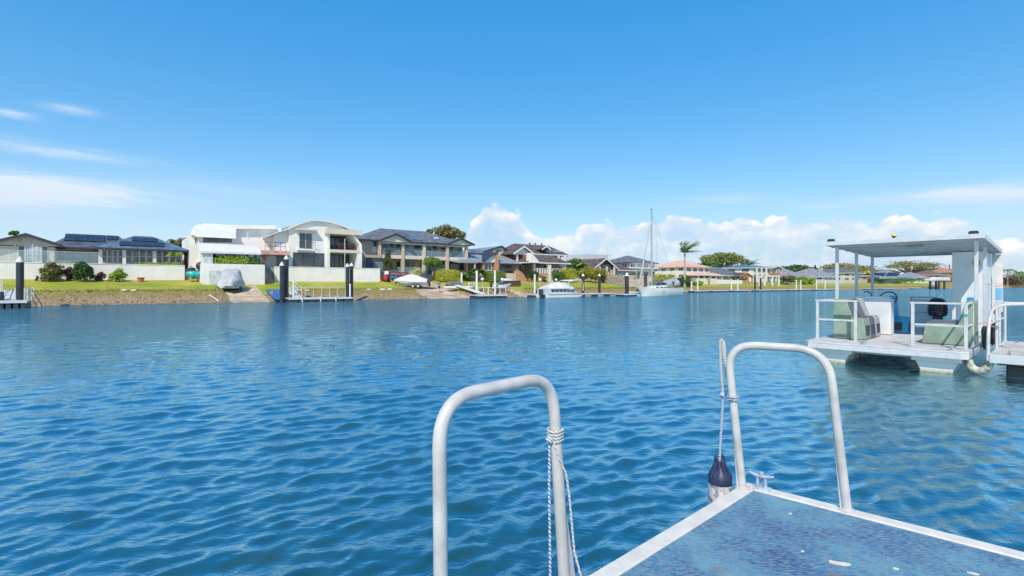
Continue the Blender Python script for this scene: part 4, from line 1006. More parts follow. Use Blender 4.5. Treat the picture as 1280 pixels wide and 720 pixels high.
# left wing, set back behind its balcony
H.raw('wall', WHITE, FX(344), FX(361) - .004, 13.9, 25, FZ(315, 350), FZ(291.5, 350))
H.raw('wall', WHITE, FX(334), FX(344) - .004, 15.5, 25, FZ(315, 338), FZ(294.8, 338))
H.pwin((336, 344), (296, 312), 15.5, cols=2, frame=FRAMED, glass=BGLASS)
H.raw('balcony_slab', PINK, FX(325), FX(359.5), 12.2, 16, FZ(318.5, 342) - .05, FZ(314, 342) - .0)
H.rail(FX(329), FX(354.5), FZ(314, 342), FZ(303.6, 342), 12.35, FRAMED, None, .55, .028, 2)
H.raw('wall', PINK, FX(331), FX(333.5), 13.4, 25, gl, FZ(319, 332))
H.raw('wall', WHITE, FX(333.5) + .01, FX(361) - .004, 14.5, 25, gl, FZ(319.5, 345))
H.pwin((334.2, 344), (320.5, 334), 14.5, cols=2, frame=FRAMED, glass=LGLASS); H.pwin((346, 358.5), (318.8, 334), 14.5, cols=2, frame=FRAMED, glass=DGLASS)
# main front
w = H.pwin((373.5, 390.3), (291.2, 311), 13.5, cols=2, frame=FRAMEW)
H.box('window_hood', CREAM, (370, 397), (12.7, 13.495), (286.5, 288.6), dz=13.5)
H.rail(FX(373), FX(393), FZ(311.5, 383), FZ(303.2, 383), 12.95, FRAMED, None, .28, .022, 1)
H.box('balconette_slab', WHITE, (372.5, 393.5), (12.85, 13.495), (311.6, 313.4), dz=13.5)
H.pwin((366.2, 405), (316, 335), 13.5, cols=3, frame=FRAMED, t=.09)
# right part with the two recessed terraces
H.raw('wall', WHITE, FX(411) + .004, FX(447), 16.2, 26, gl, FZ(287, 430))
H.raw('side_wall', WHITE, FX(408), FX(411.5), 13.2, 16.19, gl, FZ(286, 410))
H.box('roof_fascia', CREAM, (408, 452.5), (12.6, 26.2), (286.6, 293.2), dz=12.8)
m = MB(); m.xz([(FX(444.5), gl), (FX(450.5), gl), (FX(450.5), FZ(306, 450)), (FX(441.5), FZ(294.5, 441)), (FX(438.5), FZ(294.5, 438)), (FX(447), FZ(307, 447)), (FX(447), FZ(316, 447)), (FX(444.5), FZ(316, 444))], 12.9, 16.18); H.put(m, 'fin_wall', WHITE)
H.raw('balcony_slab', CREAM, FX(411.6), FX(446.8), 12.85, 16.19, FZ(316.2, 430), FZ(312.6, 430))
for a, b in ((410, 419.2), (419.4, 428.4), (428.6, 437.4), (437.6, 445)): H.win(sp(a, 16.2), sp(b, 16.2), zp(313, 425, 16.2), zp(294.2, 425, 16.2), 16.2, 1, frame=FRAMED)
for a, b in ((411, 424), (424.3, 438)): H.win(sp(a, 16.2), sp(b, 16.2), gl + .1, zp(318, 425, 16.2), 16.2, 2, frame=FRAMED)
H.rail(FX(411.8), FX(446.5), FZ(312.5, 430), FZ(304.4, 430), 12.95, FRAMED, None, .30, .02, 1)
for i in range(4): m = MB(); xx = FX(424) + i * .75; m.box(xx, xx + .5, 14.0, 14.5, FZ(312.6, 430) + .42, FZ(312.6, 430) + .47); m.box(xx, xx + .5, 14.45, 14.5, FZ(312.6, 430) + .47, FZ(312.6, 430) + .95); [m.tube([(xx + a, 14 + b, FZ(312.6, 430)), (xx + a, 14 + b, FZ(312.6, 430) + .42)], .02, 5) for a in (.04, .46) for b in (.04, .46)]; o = H.put(m, 'balcony_chair', M('red_brown_timber', (.28, .10, .08), .6))
m = MB(); m.tube([(sp(431, 10.6), 10.6, zp(352, 431, 10.6) - .3), (sp(431, 10.6), 10.6, zp(300, 431, 10.6))], .045, 6); m.ball((sp(431, 10.6), 10.6, zp(299.5, 431, 10.6)), .08, 8, 5)
FP = SH('flag_pole', 'thin pale flag pole in front of the curved roof house', 'flag pole', sp(431, 10.6), 10.6, 2); FP.put(m, 'pole', ALU)

# --- beige two storey house
H = SH('brick_house', 'beige two storey house with charcoal roof and glass balconies', 'house', sp(510, 18), 18, 2.6)
D = 17; zf = 2.9; BX = lambda px: sp(px, D); BZ = lambda py, px=515: zp(py, px, D)
zs0, zs1, zev = BZ(324), BZ(319.5), BZ(302.6)
H.raw('wall', BEIGE, BX(451), BX(476), 17.6, 31, zf - .6, zev - .1)
H.raw('wall', BEIGE, BX(476) + .004, BX(584), 20, 31, zf - .6, zev - .1)
H.raw('balcony_slab', PALEB, BX(476), BX(584), 16.9, 19.995, zs0, zs1)
H.raw('beam', PALEB, BX(473), BX(585), 16.95, 17.35, zev - .42, zev - .12)
for px, mt in ((474, BEIGE), (503, BEIGE), (529.5, PALEB), (558.5, BEIGE), (582.5, BEIGE)):
    x = BX(px); H.raw('column', mt, x - .22, x + .22, 16.7, 17.14, zf - .6, zev - .1)
px_ = [476, 502, 529, 558, 582]
for a, b in zip(px_, px_[1:]): H.rail(BX(a) + .3, BX(b) - .3, zs1, zs1 + .98, 17.02, ALU, FENCEG, 1.1, .02)
for (a, b, py0, gl_, c) in ((479, 487, 304, LGLASS, 1), (487.2, 492, 304, BGLASS, 1), (494, 501, 303, BGLASS, 1), (505, 516, 306, LGLASS, 2), (518, 527, 306, BGLASS, 1), (533, 540, 307, LGLASS, 1), (540.3, 546, 307, DGLASS, 1), (551, 556.5, 309, DGLASS, 1), (562, 568, 308, BGLASS, 1), (571, 578, 308, DGLASS, 1)):
    H.win(sp(a, 20), sp(b, 20), zs1 + .04, zp(py0, (a + b) / 2, 20), 20, c, glass=gl_)
for (a, b, gl_, c) in ((480, 488, DGLASS, 1), (495, 501, DGLASS, 1), (505, 519, BGLASS, 3), (534, 556, DGLASS, 3), (561, 580, DGLASS, 3)): H.win(sp(a, 20), sp(b, 20), zf + .1, zp(326, (a + b) / 2, 20), 20, c, frame=PALEB, glass=gl_)
m = MB(); m.box(sp(525, 20), sp(531, 20), 19.93, 19.99, zf + .2, zp(328, 530, 20)); H.put(m, 'brown_door', M('red_brown_timber'))
H.win(BX(467), BX(473), BZ(317), BZ(303.5), 17.6, 1, 1, glass=DGLASS); H.raw('window_blind', WHITEP, BX(467.2), BX(472.8), 17.5, 17.53, BZ(317), BZ(310))
H.raw('side_gate', FRAMED, BX(454), BX(474), 15.8, 15.9, zf - .4, BZ(324)); H.raw('glass_screen', FENCEG, BX(462), BX(474), 15.5, 15.53, zf - .4, BZ(329))
zR = zp(287.5, 505, 22.2)
r1 = H.hip(BX(447.5), BX(586), 16.4, 28, zev, zR, ROOFC, DTRIM, inset=5.6)
H.gable(BX(471.5), BX(511), 15.9, 23, zev, zp(291.2, 490, 16), ROOFC, .16, 'd', PALEB, 16.25, DTRIM)
H.gable(BX(556.5), BX(589), 15.9, 22.6, zp(304.5, 572, 16), zp(297, 573, 16), ROOFC, .16, 'd', PALEB, 16.25, DTRIM)
hs = zR - zev; ds = 22.2 - 16.4
H.panels(r1, slope(sp(512, 17.5), .12, 16.4, 22.2, zev, zR), (sp(527, 17.5) - sp(512, 17.5), 0, 0), (0, ds * .5, hs * .5), 2, 3, SOLARG)
H.panels(r1, slope(sp(503.5, 19), .40, 16.4, 22.2, zev, zR), (sp(514, 18) - sp(505, 18), 0, 0), (0, ds * .36, hs * .36), 2, 2, SOLARG)
p = slope(sp(541, 19), .34, 16.4, 22.2, zev, zR); H.panels(r1, p, (.9, 0, 0), (0, ds * .12, hs * .12), 1, 1, M('skylight', (.55, .6, .65), .2))
m = MB(); a0, a1 = BX(562), BX(586); za, zb = zs0 - .1, BZ(327.8); m.hexa([(a0, 14.3, zb), (a1, 14.3, zb), (a1, 17, za), (a0, 17, za)], [(a0, 14.3, zb + .1), (a1, 14.3, zb + .1), (a1, 17, za + .1), (a0, 17, za + .1)]); H.put(m, 'awning', ROOFG)
H.raw('awning_post', PALEB, a1 - .5, a1 - .3, 14.4, 14.6, zf - .6, zb)
FE = SH('panel_fence', 'dark grey panel fence along the garden of the beige house', 'fence', sp(516, 14), 14, 2.5)
for i in range(9):
    a, b = sp(477, 14), sp(560, 14); xx = a + (b - a) * i / 9; w = (b - a) / 9
    FE.raw('fence_panel', GREYF, xx + .03, xx + w - .03, 14, 14.08, gz(xx, 14) - .3, zp(340.5, 515, 14) + (.35 if i < 2 else 0))
    FE.raw('fence_post', DTRIM, xx - .028, xx + .028, 13.96, 14.12, gz(xx, 14) - .3, zp(340.5, 515, 14) + .05)
    if i > 1: FE.raw('glass_panel', FENCEG, xx + .05, xx + w - .05, 14.02, 14.05, zp(340.5, 515, 14) + .01, zp(334, 515, 14))

# --- brick house with the white gable
H = SH('gabled_house', 'orange brick house with grey roofs and a white front gable', 'house', sp(615, 18), 18, 2.6)
D = 16; X = lambda px, d=16: sp(px, d); Z = lambda py, px=615, d=16: zp(py, px, d)
H.raw('wall', BRICKP, X(583, 19), X(652, 19), 19, 31, 2.0, Z(319))
H.gable(X(594, 21), X(646, 21), 20.4, 33, Z(321.5, 640, 21), Z(307.3, 625, 21), ROOFG, .18, 'd', M('pale_cladding', (.66, .66, .64), .6, .05, 2), 20.8, DTRIM, xm=X(625, 21), zl=Z(316.5, 595, 21))
ya, yb = 15.6, 21.5; za, zb = Z(327, 590), Z(312.5, 600, 21)
m = MB(); m.hexa([(X(571), ya, za - .15), (X(604), ya, za - .15), (X(623, 21), yb, zb - .1), (X(585, 21), yb, zb - .1)], [(X(571), ya, za), (X(604), ya, za), (X(623, 21), yb, zb), (X(585, 21), yb, zb)]); rl_ = H.put(m, 'roof', ROOFG)
v0 = Vector((X(585, 19), 19.0, za + (zb - za) * .62 + .05)); H.panels(rl_, tuple(v0), (3.4, 0, 0), (.75, 2.1, (zb - za) * .36), 4, 1, SOLARG)
m = MB(); m.tube([(X(594, 17), 17.5, za + .6), (X(594, 17), 17.5, za + 1.3)], .03, 5); m.lathe([(.02, -.12), (.2, -.06), (.34, .04), (.33, .05), (.02, -.08)], (X(594, 17), 17.4, za + 1.4), 12); H.put(m, 'satellite_dish', FRAMED, rl_)
m = MB(); m.xz([(X(605), Z(328)), (X(618), Z(328)), (X(620), Z(314.2, 620)), (X(619), Z(314.6, 620))], 15.9, 16.2); H.put(m, 'gable_wall', M('pale_cladding'))
m = MB(); m.xz([(X(603), Z(327.6)), (X(622.8), Z(313.4, 622)), (X(622.8), Z(312.2, 622)), (X(602), Z(326.6))], 15.5, 21.4); H.put(m, 'roof_verge', DTRIM)
H.raw('pier', BRICKP, X(618.2), X(622), 15.7, 16.6, 2.0, Z(313.8, 620)); H.raw('pier', BRICKP, X(603), X(605.2), 15.9, 16.6, 2.0, Z(327))
H.raw('wall', WHITE, X(605.3), X(618), 16.4, 16.8, 2.0, Z(328.2))
for a, b in ((605.6, 610), (610.2, 613.9), (614.1, 617.6)): H.pwin((a, b), (328.4, 338), 16.4, cols=1, glass=BGLASS)
m = MB(); y2 = 15.4; m.hexa([(X(622.3), y2, Z(329) - .15), (X(656), y2, Z(329) - .15), (X(647, 20), 20.3, Z(319.5, 640, 20) - .15), (X(622.5, 20), 20.3, Z(319.5, 630, 20) - .15)], [(X(622.3), y2, Z(329)), (X(656), y2, Z(329)), (X(647, 20), 20.3, Z(319.5, 640, 20)), (X(622.5, 20), 20.3, Z(319.5, 630, 20))]); rr_ = H.put(m, 'roof', ROOFG)
m = MB(); m.box(X(622.3), X(656), 15.3, 15.395, Z(330.6) - .02, Z(328.9)); H.put(m, 'gutter', DTRIM, rr_)
H.raw('wall', CREAM, X(623, 18.5), X(640, 18.5), 18.4, 18.98, 2.0, Z(331)); H.raw('wall', BRICKP, X(641), X(656), 16.2, 19, 2.0, Z(329.5))
H.pwin((648, 655), (331, 341), 16.2, cols=2, glass=DGLASS)
for a, b in ((624.5, 630), (633, 639)): H.win(sp(a, 18.4), sp(b, 18.4), 3.9, Z(333), 18.4, 2, glass=BGLASS)
H.raw('terrace_wall', CREAM, X(620, 14), X(645, 14), 14, 14.2, 2.0, Z(341.5, 632, 14)); terrace(X(604, 14.2), X(645, 14.2), 14.21, 19, Z(342, 632, 14))
for i in range(9):
    xx = X(645.5, 13.8) + i * .24; H.raw('stair_tread', STONE, xx, xx + .23, 13.0, 14.6, 2.0, Z(338.5, 650, 14) - i * .2)
m = MB(); a0, a1 = X(645.3, 12.9), X(645.3, 12.9) + 2.3; m.xz([(a0, 2.2), (a1, 2.2), (a1, 2.75), (a0, Z(336, 646, 13))], 12.75, 12.98); H.put(m, 'stair_wall', BRICKP)
for i in range(5): m = MB(); xx = X(626 + i * 3.6, 15.4); m.box(xx - .25, xx + .25, 15.2, 15.7, 4.2, 4.28); m.box(xx - .25, xx + .25, 15.65, 15.7, 4.28, 4.8); [m.tube([(xx + a, 15.45 + b, Z(342, 632, 14)), (xx + a, 15.45 + b, 4.2)], .025, 5) for a in (-.2, .2) for b in (-.2, .2)]; H.put(m, 'patio_chair', FRAMED)

# --- brown tiled brick house
H = SH('tiled_house', 'red brick house with brown tiled roofs, white columns and a wide veranda', 'house', sp(675, 18), 18, 2.6)
X = lambda px, d=17: sp(px, d); Z = lambda py, px=680, d=17: zp(py, px, d)
H.raw('wall', BRICK, X(642, 19), X(701, 19), 19, 31, 2.0, Z(318, 680, 19))
ze_, zr_ = Z(318.2, 690, 18), Z(306.5, 677, 21.3)
r_ = H.hip(X(641, 18), X(711, 18), 17.6, 25, ze_, zr_, ROOFBR, WHITEP, inset=2.7)
H.gable(X(640.5, 17), X(667, 17), 16.6, 24, Z(316.5, 642), Z(307.5, 654), ROOFBR, .18, 'd', WHITE, 17.2, WHITEP)
H.gable(X(676.5, 17.5), X(687, 17.5), 17.2, 23, Z(311.5, 682, 17.5), Z(307.2, 682, 17.5), ROOFBR, .12, 'd', FRAMED, 17.4, WHITEP)
for i, px in enumerate((662, 669, 677)): m = MB(); m.lathe([(.12, 0), (.12, .25), (.2, .27), (.18, .42), (.02, .46)], (X(px, 21.3), 21.3, zr_ - .08), 8); H.put(m, 'roof_vent', ROOFBR, r_, True)
H.panels(r_, slope(X(693, 19), .30, 17.6, 21.3, ze_, zr_), (2.6, 0, 0), (0, 1.6, .42 * (zr_ - ze_) / 2), 3, 1, M('skylight'))
for px in (647, 680, 699, 707): H.raw('column', WHITEP, X(px) - .17, X(px) + .17, 17.0, 17.34, Z(327, px), ze_ - .15)
H.raw('balcony_slab', WHITE, X(688), X(709), 16.8, 19, Z(328.5, 700), Z(327, 700))
H.pwin((690, 698), (320.5, 326.5), 19, cols=3, glass=DGLASS)
H.raw('wall', BRICK, X(655), X(663), 16.7, 18.99, 2.0, Z(319, 660))
r2_ = H.hip(X(658, 14), X(712, 14), 13.6, 19.3, Z(328.6, 690, 14), Z(318.8, 681, 16.4), ROOFBR, WHITEP, inset=2.6)
m = MB(); m.xz([(X(660.5, 13.9), Z(328.6, 668, 14)), (X(672, 13.9), Z(328.6, 668, 14)), (X(661.5, 13.9), Z(316.2, 661, 14))], 13.2, 14.6); H.put(m, 'splayed_gable', WHITE)
H.raw('wall', BRICKP, X(662, 17), X(703, 17), 16.99, 18.98, 2.0, Z(329, 680))
for a, b, gl_ in ((663.5, 669, DGLASS), (676, 686, BGLASS), (690, 695, DGLASS), (697, 703, DGLASS)): H.pwin((a, b), (331, 338), 16.99, cols=2, glass=gl_)
for px in (668, 685, 706): H.raw('column', WHITEP, X(px, 14) - .2, X(px, 14) + .2, 13.9, 14.3, 2.2, Z(329.2, px, 14))
zv = Z(342, 688, 13.6)
H.raw('veranda_base', BRICKP, X(669, 13.6), X(708, 13.6), 13.6, 16.98, 2.0, zv)
for i in range(11):
    a, b = X(671, 13.7), X(705, 13.7); xx = a + (b - a) * i / 11; H.raw('baluster', WHITEP, xx, xx + .3, 13.65, 13.8, zv, zv + .85)
H.raw('hand_rail', WHITEP, X(670.5, 13.7), X(706, 13.7), 13.62, 13.83, zv + .855, zv + .95)
for px in (682, 690, 699): H.raw('garden_pillar', PALEB, X(px, 12.4) - .3, X(px, 12.4) + .3, 12.2, 12.8, 1.9, 3.4)
H.raw('garden_pillar', WHITEP, X(686.3, 12), X(686.3, 12) + .36, 11.8, 12.2, 1.9, Z(331, 686, 12))
H.raw('veranda_base', PINK, X(676, 12.8), X(690, 12.8), 12.85, 13.58, 2.0, Z(347, 683, 13))

# --- houses further round, on the set back part of the bank
def frame_house(name, label, px, d, w, dep, zb, ze, zr, wall, roof, fl=1, wins=4, swins=3, fascia=WHITEP, hip=True, glass=DGLASS, inset=None, ov=.6):
    h = SH(name, label, 'house', sp(px, d), d, zb); x = sp(px, d)
    h.raw('wall', wall, x, x + w, d, d + dep, zb - .8, ze - .1)
    if hip: h.roof = h.hip(x - ov, x + w + ov, d - ov, d + dep + ov, ze, zr, roof, fascia, inset=inset)
    else: h.roof = h.gable(x - ov, x + w + ov, d - ov, d + dep + ov, ze, zr, roof, .2, 'd', wall, d + .003, fascia)
    sh = (ze - zb) / fl
    for f in range(fl):
        for i in range(wins):
            a = x + w * (i + .18) / wins; b_ = x + w * (i + .82) / wins; h.win(a, b_, zb + f * sh + .7 * sh * .35, zb + f * sh + sh * .82, d, 2, glass=glass)
        for i in range(swins):
            a = d + dep * (i + .25) / swins; b_ = d + dep * (i + .75) / swins; h.win(a, b_, zb + f * sh + .35 * sh, zb + f * sh + sh * .82, x, 2, glass=glass, side=1)
    h.x, h.d, h.w, h.dep = x, d, w, dep
    return h
# dark roofed house behind the pier
D = 17
H = frame_house('dark_roof_house', 'white two storey house with charcoal roof behind the sailboat mooring', 787, 22, 9.5, 9, 3.4, zp(328, 790, 22), zp(319.5, 787, 26), WHITE, ROOFC, 2, 4, 3, FRAMED)
H.rail(H.x + .2, H.x + 9, zp(334, 795, 21), zp(334, 795, 21) + 1, 21.2, FRAMEW, None, .4, .03, 2); H.raw('balcony_slab', WHITE, H.x, H.x + 9.3, 20.8, 21.99, zp(334, 795, 21) - .25, zp(334, 795, 21))
H2 = SH('timber_gable_house', 'brown gabled house with white bargeboards beside the stone wall', 'house', sp(757, 17), 17, 3.2)
x0, x1 = sp(744, 17), sp(770, 17); ze_, zr_ = zp(336, 757, 17), zp(322.5, 754, 17)
H2.raw('wall', BEIGE, x0 + .3, x1 - .3, 17.5, 28, 2.4, ze_ - .1); H2.gable(x0 - .6, x1 + .6, 16.8, 29, ze_, zr_, ROOFBR, .2, 'd', DARKTIM, 17.503, WHITEP)
for a, b in ((746, 751), (752, 757), (758, 763)): H2.pwin((a, b), (331, 340), 17.5, cols=1, frame=BEIGE)
for px in (750, 759, 768): H2.raw('veranda_post', PALEB, sp(px, 16.6) - .15, sp(px, 16.6) + .15, 16.5, 16.8, 2.4, ze_ + .4)
H2.raw('wall', CREAM, x1 - .28, sp(792, 17.6), 18, 26, 2.4, zp(338, 780, 18))
H2.hip(x1 - .2, sp(796, 17), 17.2, 27, zp(337.5, 780, 17), zp(330, 780, 20), ROOFBR, PALEB, inset=2.5, name='lower_roof')
for i in range(4): H2.pwin((771 + i * 5, 775 + i * 5), (338.8, 343), 18, cols=1, frame=FRAMEW, glass=LGLASS)
SW = SH('stone_wall', 'rough tan stone retaining wall with pale panels behind the pier', 'wall', sp(780, 13), 13, 0)
for i in range(12):
    a, b = sp(757, 13), sp(812, 13); xx = a + (b - a) * i / 12; w = (b - a) / 12
    SW.raw('wall_panel', STONE if i < 6 else M('peach_panel', (.62, .46, .34), .85, .1), xx + .02, xx + w - .02, 13, 13.3, gz(xx, 13) - .5, zp(344, 785, 13))
SW.raw('pillar', STONE, sp(756, 12.8) - .2, sp(757.4, 12.8), 12.8, 13.4, gz(sp(757, 13), 13) - .3, zp(342.6, 757, 13))
WH = frame_house('rendered_house', 'white flat roofed house half hidden by bushes left of the brown gable', 742, 22, 5, 8, 3, zp(332.5, 748, 22), zp(332.2, 748, 22) + .3, WHITE, ROOFG, 1, 2, 1)
SC = SH('apartment_block', 'distant pale grey building wrapped in scaffolding behind the bushes', 'building', sp(740, 70), 70, 4)
x0, x1 = sp(728, 70), sp(760, 70); zt = zp(318.5, 740, 70)
SC.raw('wall', M('grey_netting', (.52, .54, .55), .8, .1), x0, x1, 70, 80, 3, zt)
for i in range(8): xx = x0 + (x1 - x0) * i / 7; m = MB(); m.tube([(xx, 68.6, 3.5), (xx, 68.6, zt + rnd.uniform(.4, 2.6))], .1, 5); SC.put(m, 'scaffold_pole', RAILM)
for i in range(5): z = 5.5 + i * (zt - 5.5) / 4; m = MB(); m.tube([(x0, 68.6, z), (x1, 68.6, z)], .08, 5); SC.put(m, 'scaffold_rail', RAILM)
# peach roofed house
H = frame_house('peach_roof_house', 'pale two storey house with a peach tiled roof beside the tall palm', 857, 29, 12, 12, 3.3, zp(333, 857, 29), zp(325.5, 855, 34), M('pale_cream', (.74, .68, .60), .7, .05), ROOFP, 2, 4, 4, ROOFP)
H.hip(H.x - .5, H.x + 12.5, 24.6, 29.5, zp(343.5, 870, 25), zp(340.5, 870, 27), ROOFP, PALEB, inset=1.6, name='porch_roof')
for i in range(5): H.raw('column', WHITEP, H.x + i * 2.9, H.x + i * 2.9 + .4, 24.9, 25.3, 2.6, zp(344, 870, 25))
BW = SH('garden_wall', 'long cream garden wall with gate posts in front of the peach roofed house', 'wall', sp(870, 23), 23, 0)
wall_run(BW, sp(844, 23), sp(896, 23), 23, 23.3, zp(348, 870, 23), mat=M('cream_wall', (.70, .63, .54), .8, .06), step=5, cap=False)
for px in (868, 886): BW.raw('gate_post', STONE, sp(px, 22.8) - .3, sp(px, 22.8) + .3, 22.6, 22.99, 2, zp(347, 870, 23))
# dark hipped roofs and the grey two storey house
H = frame_house('slate_roof_house', 'low brick house with several dark slate hip roofs right of the peach house', 903, 30, 15, 14, 3.4, zp(344.5, 905, 30), zp(333.5, 890, 37), CREAM, ROOFC, 1, 4, 3, WHITEP)
H.gable(H.x + 5, H.x + 13, 27, 34, zp(345, 915, 27), zp(340, 915, 27), ROOFBR, .2, 'd', BRICKP, 27.3, BRICKP)
for i in range(4): H.raw('porch_post', BRICKP, H.x + 5.2 + i * 2.4, H.x + 5.6 + i * 2.4, 27.1, 27.5, 2.5, zp(345.5, 915, 27))
PW = SH('garden_wall', 'white garden wall ending at an orange brick pier right of the peach house', 'wall', sp(905, 24), 24, 0)
wall_run(PW, sp(893, 24), sp(928, 24), 24, 24.3, zp(350, 905, 24), step=5, cap=False); PW.raw('brick_pier', BRICKP, sp(928, 24) + .1, sp(936, 24), 23.8, 25.2, 2, zp(350.5, 930, 24))
H = frame_house('balcony_house', 'grey roofed two storey house with red brick balcony bays', 941, 31, 17, 15, 3.4, zp(334.4, 945, 31), zp(330.6, 930, 38), WHITE, ROOFB, 2, 6, 3, WHITEP)
for i, mt in enumerate((BRICK, BRICK, M('dusky_pink', (.52, .26, .22), .7))): H.raw('balcony_front', mt, H.x + 8 + i * 3.1, H.x + 10.7 + i * 3.1, 29.4, 29.6, zp(344, 955, 29), zp(341, 955, 29) + .1)
H.raw('balcony_slab', WHITE, H.x + 7.6, H.x + 17, 29.3, 30.99, zp(344.6, 955, 29), zp(344, 955, 29) - .01)
for i in range(6): H.raw('column', WHITEP, H.x + i * 3.3, H.x + i * 3.3 + .4, 29.62, 30.0, 2.8, zp(335, 950, 30))
H.gable(H.x + 9, H.x + 17.5, 29, 36, zp(334.5, 957, 29), zp(331.5, 957, 29), M('tan_roof_tile', (.5, .42, .36), .7), .2, 'd', BRICK, 29.4, WHITEP)
PGO = SH('pergola', 'white post and beam pergola on the waterfront of the balcony house', 'pergola', sp(955, 19), 19, 2)
for i, px in enumerate((949.5, 956, 965.5, 973.5)): PGO.raw('pergola_post', WHITEP, sp(px, 19) - .18, sp(px, 19) + .18, 18.8, 19.2, 1, zp(346, 960, 19))
PGO.raw('pergola_beam', WHITEP, sp(949, 19), sp(974, 19), 18.85, 19.15, zp(346, 960, 19) + .01, zp(345, 960, 19) + .05)
FAR = [('Grey', 'wide grey hip roofed bungalow just left of the pontoon boat canopy', 990, 32, 15, 16, 347.5, 334.5, ROOFS, CREAM, 1), ('', 'mid grey hip roofed bungalow seen through the left canopy posts', 1030, 32, 16, 17, 346, 335.2, ROOFS, WHITE, 1),
       ('', 'dark slate roofed two storey house between the canopy posts', 1064, 34, 15, 17, 341, 334.6, ROOFC, CREAM, 2), ('', 'low white flat roofed boathouse with a red door behind the canopy', 1085, 30, 14, 14, 344.8, 343.4, ROOFG, M('grey_cladding', (.42, .44, .45), .7), 1),
       ('', 'long pale grey roofed house with solar panels under the far trees', 1128, 33, 20, 22, 347.5, 338, ROOFG, WHITE, 1), ('', 'white gabled house front beside the dark timber jetty', 1152, 31, 13, 14, 346.5, 340.5, ROOFS, WHITE, 1),
       ('', 'purple brown roofed two storey brick house left of the cabin panel', 1176, 33, 15, 16, 343.5, 338, M('purple_brown_tile', (.20, .11, .11), .7, .2), BRICKP, 2), ('', 'tall orange brick house right against the cabin panel edge', 1193, 33, 12, 14, 340, 335.5, M('rust_tile', (.42, .20, .12), .7, .2), BRICK, 2)]
for (_, lab, px, d, w, dep, pe, pr, rf_, wl, fl) in FAR:
    zbse = 3.3
    h = frame_house('waterfront_house', lab, px, d, w, dep, zbse, zp(pe, px, d), zp(pr, px, d + 4), wl, rf_, fl, 4, 5, WHITEP, True)
    if 'solar' in lab:
        x = h.x; zE, zRr = zp(pe, px, d), zp(pr, px, d + 4); n = 10.6
        for k in range(3): H_ = h.panels(h.roof, (x - .4 + 2.2, d + dep - 1.5 - k * 6.2, zE + (zRr - zE) * .25), (0, -5.6, 0), (4.4, 0, (zRr - zE) * .45), 5, 2)
LW = SH('garden_wall', 'long low grey wall along the far lawns seen behind the canopy posts', 'wall', sp(1040, 26), 26, 0)
wall_run(LW, sp(984, 26), sp(1070, 26), 26, 26.3, zp(349.5, 1010, 26), mat=M('grey_wall', (.55, .55, .53), .8, .08), step=9, cap=False)
LW2 = SH('garden_wall', 'dark grey low wall in front of the solar roofed house', 'wall', sp(1110, 26), 26, 0)
wall_run(LW2, sp(1094, 26), sp(1125, 26), 26, 26.3, zp(351, 1105, 26), mat=GREYF, step=9, cap=False)
RD = SH('boatshed_door', 'red door panel standing in the far grey boathouse wall', 'door', sp(1087, 29.8), 29.8, 2.8); RD.raw('door_leaf', REDP, sp(1085.5, 29.6), sp(1088, 29.6), 29.5, 29.7, 2.5, 5.6)

# ------------------------------------------------------------------ shrubs, hedges, trees, palms
def shrub(name, label, pxs, pyt, d, mat, L=.16, nc=26, nl=55, box=False, z0=None, depth=None, group=None, cat='shrub', cs=.38, stem=True):
    p = sum(pxs) / 2; a, b = sp(pxs[0], d), sp(pxs[1], d); s0 = (a + b) / 2; z = gz(s0, d) if z0 is None else z0; zt = zp(pyt, p, d)
    h = SH(name, label, cat, s0, d, z, group); m = MB(); rx = (b - a) / 2; ry = depth or rx; c = (s0, d, (z + zt) / 2 - .06); rz_ = (zt - z) / 2
    if box:
        n = int(nc * nl * 1.8); L *= .68
        for _ in range(n):
            u = [rnd.uniform(-1, 1) for _ in range(3)]; k = max(range(3), key=lambda i: abs(u[i]))
            if rnd.random() < .8: u[k] = math.copysign(rnd.uniform(.82, 1.06), u[k])
            nn = Vector([math.copysign(abs(x) ** 6, x) for x in u]) + Vector((rnd.gauss(0, .35), rnd.gauss(0, .35), rnd.gauss(.1, .35)))
            sh = 1 - .12 * (abs(u[0]) > .8 and abs(u[2]) > .8)
            leaf(m, (c[0] + u[0] * rx * sh, c[1] + u[1] * ry, c[2] + u[2] * rz_ * sh), nn, L * rnd.uniform(.7, 1.3), L * .55)
    else:
        crown(m, c, (rx * 1.0, ry * 1.0, rz_ * 1.0), nc, nl, L, cs, -.95)
    h.put(m, 'crown', mat)
    if stem:
        t = MB()
        for _ in range(5):
            q = rnd.uniform(0, 6.28); t.tube([(s0 + .08 * math.cos(q), d + .08 * math.sin(q), z - .1), (s0 + .3 * rx * math.cos(q), d + .3 * ry * math.sin(q), z + rz_ * .7), (s0 + .6 * rx * math.cos(q), d + .6 * ry * math.sin(q), z + rz_ * 1.3)], [.05, .035, .015], 5)
        h.put(t, 'stem', BARK)
    return h
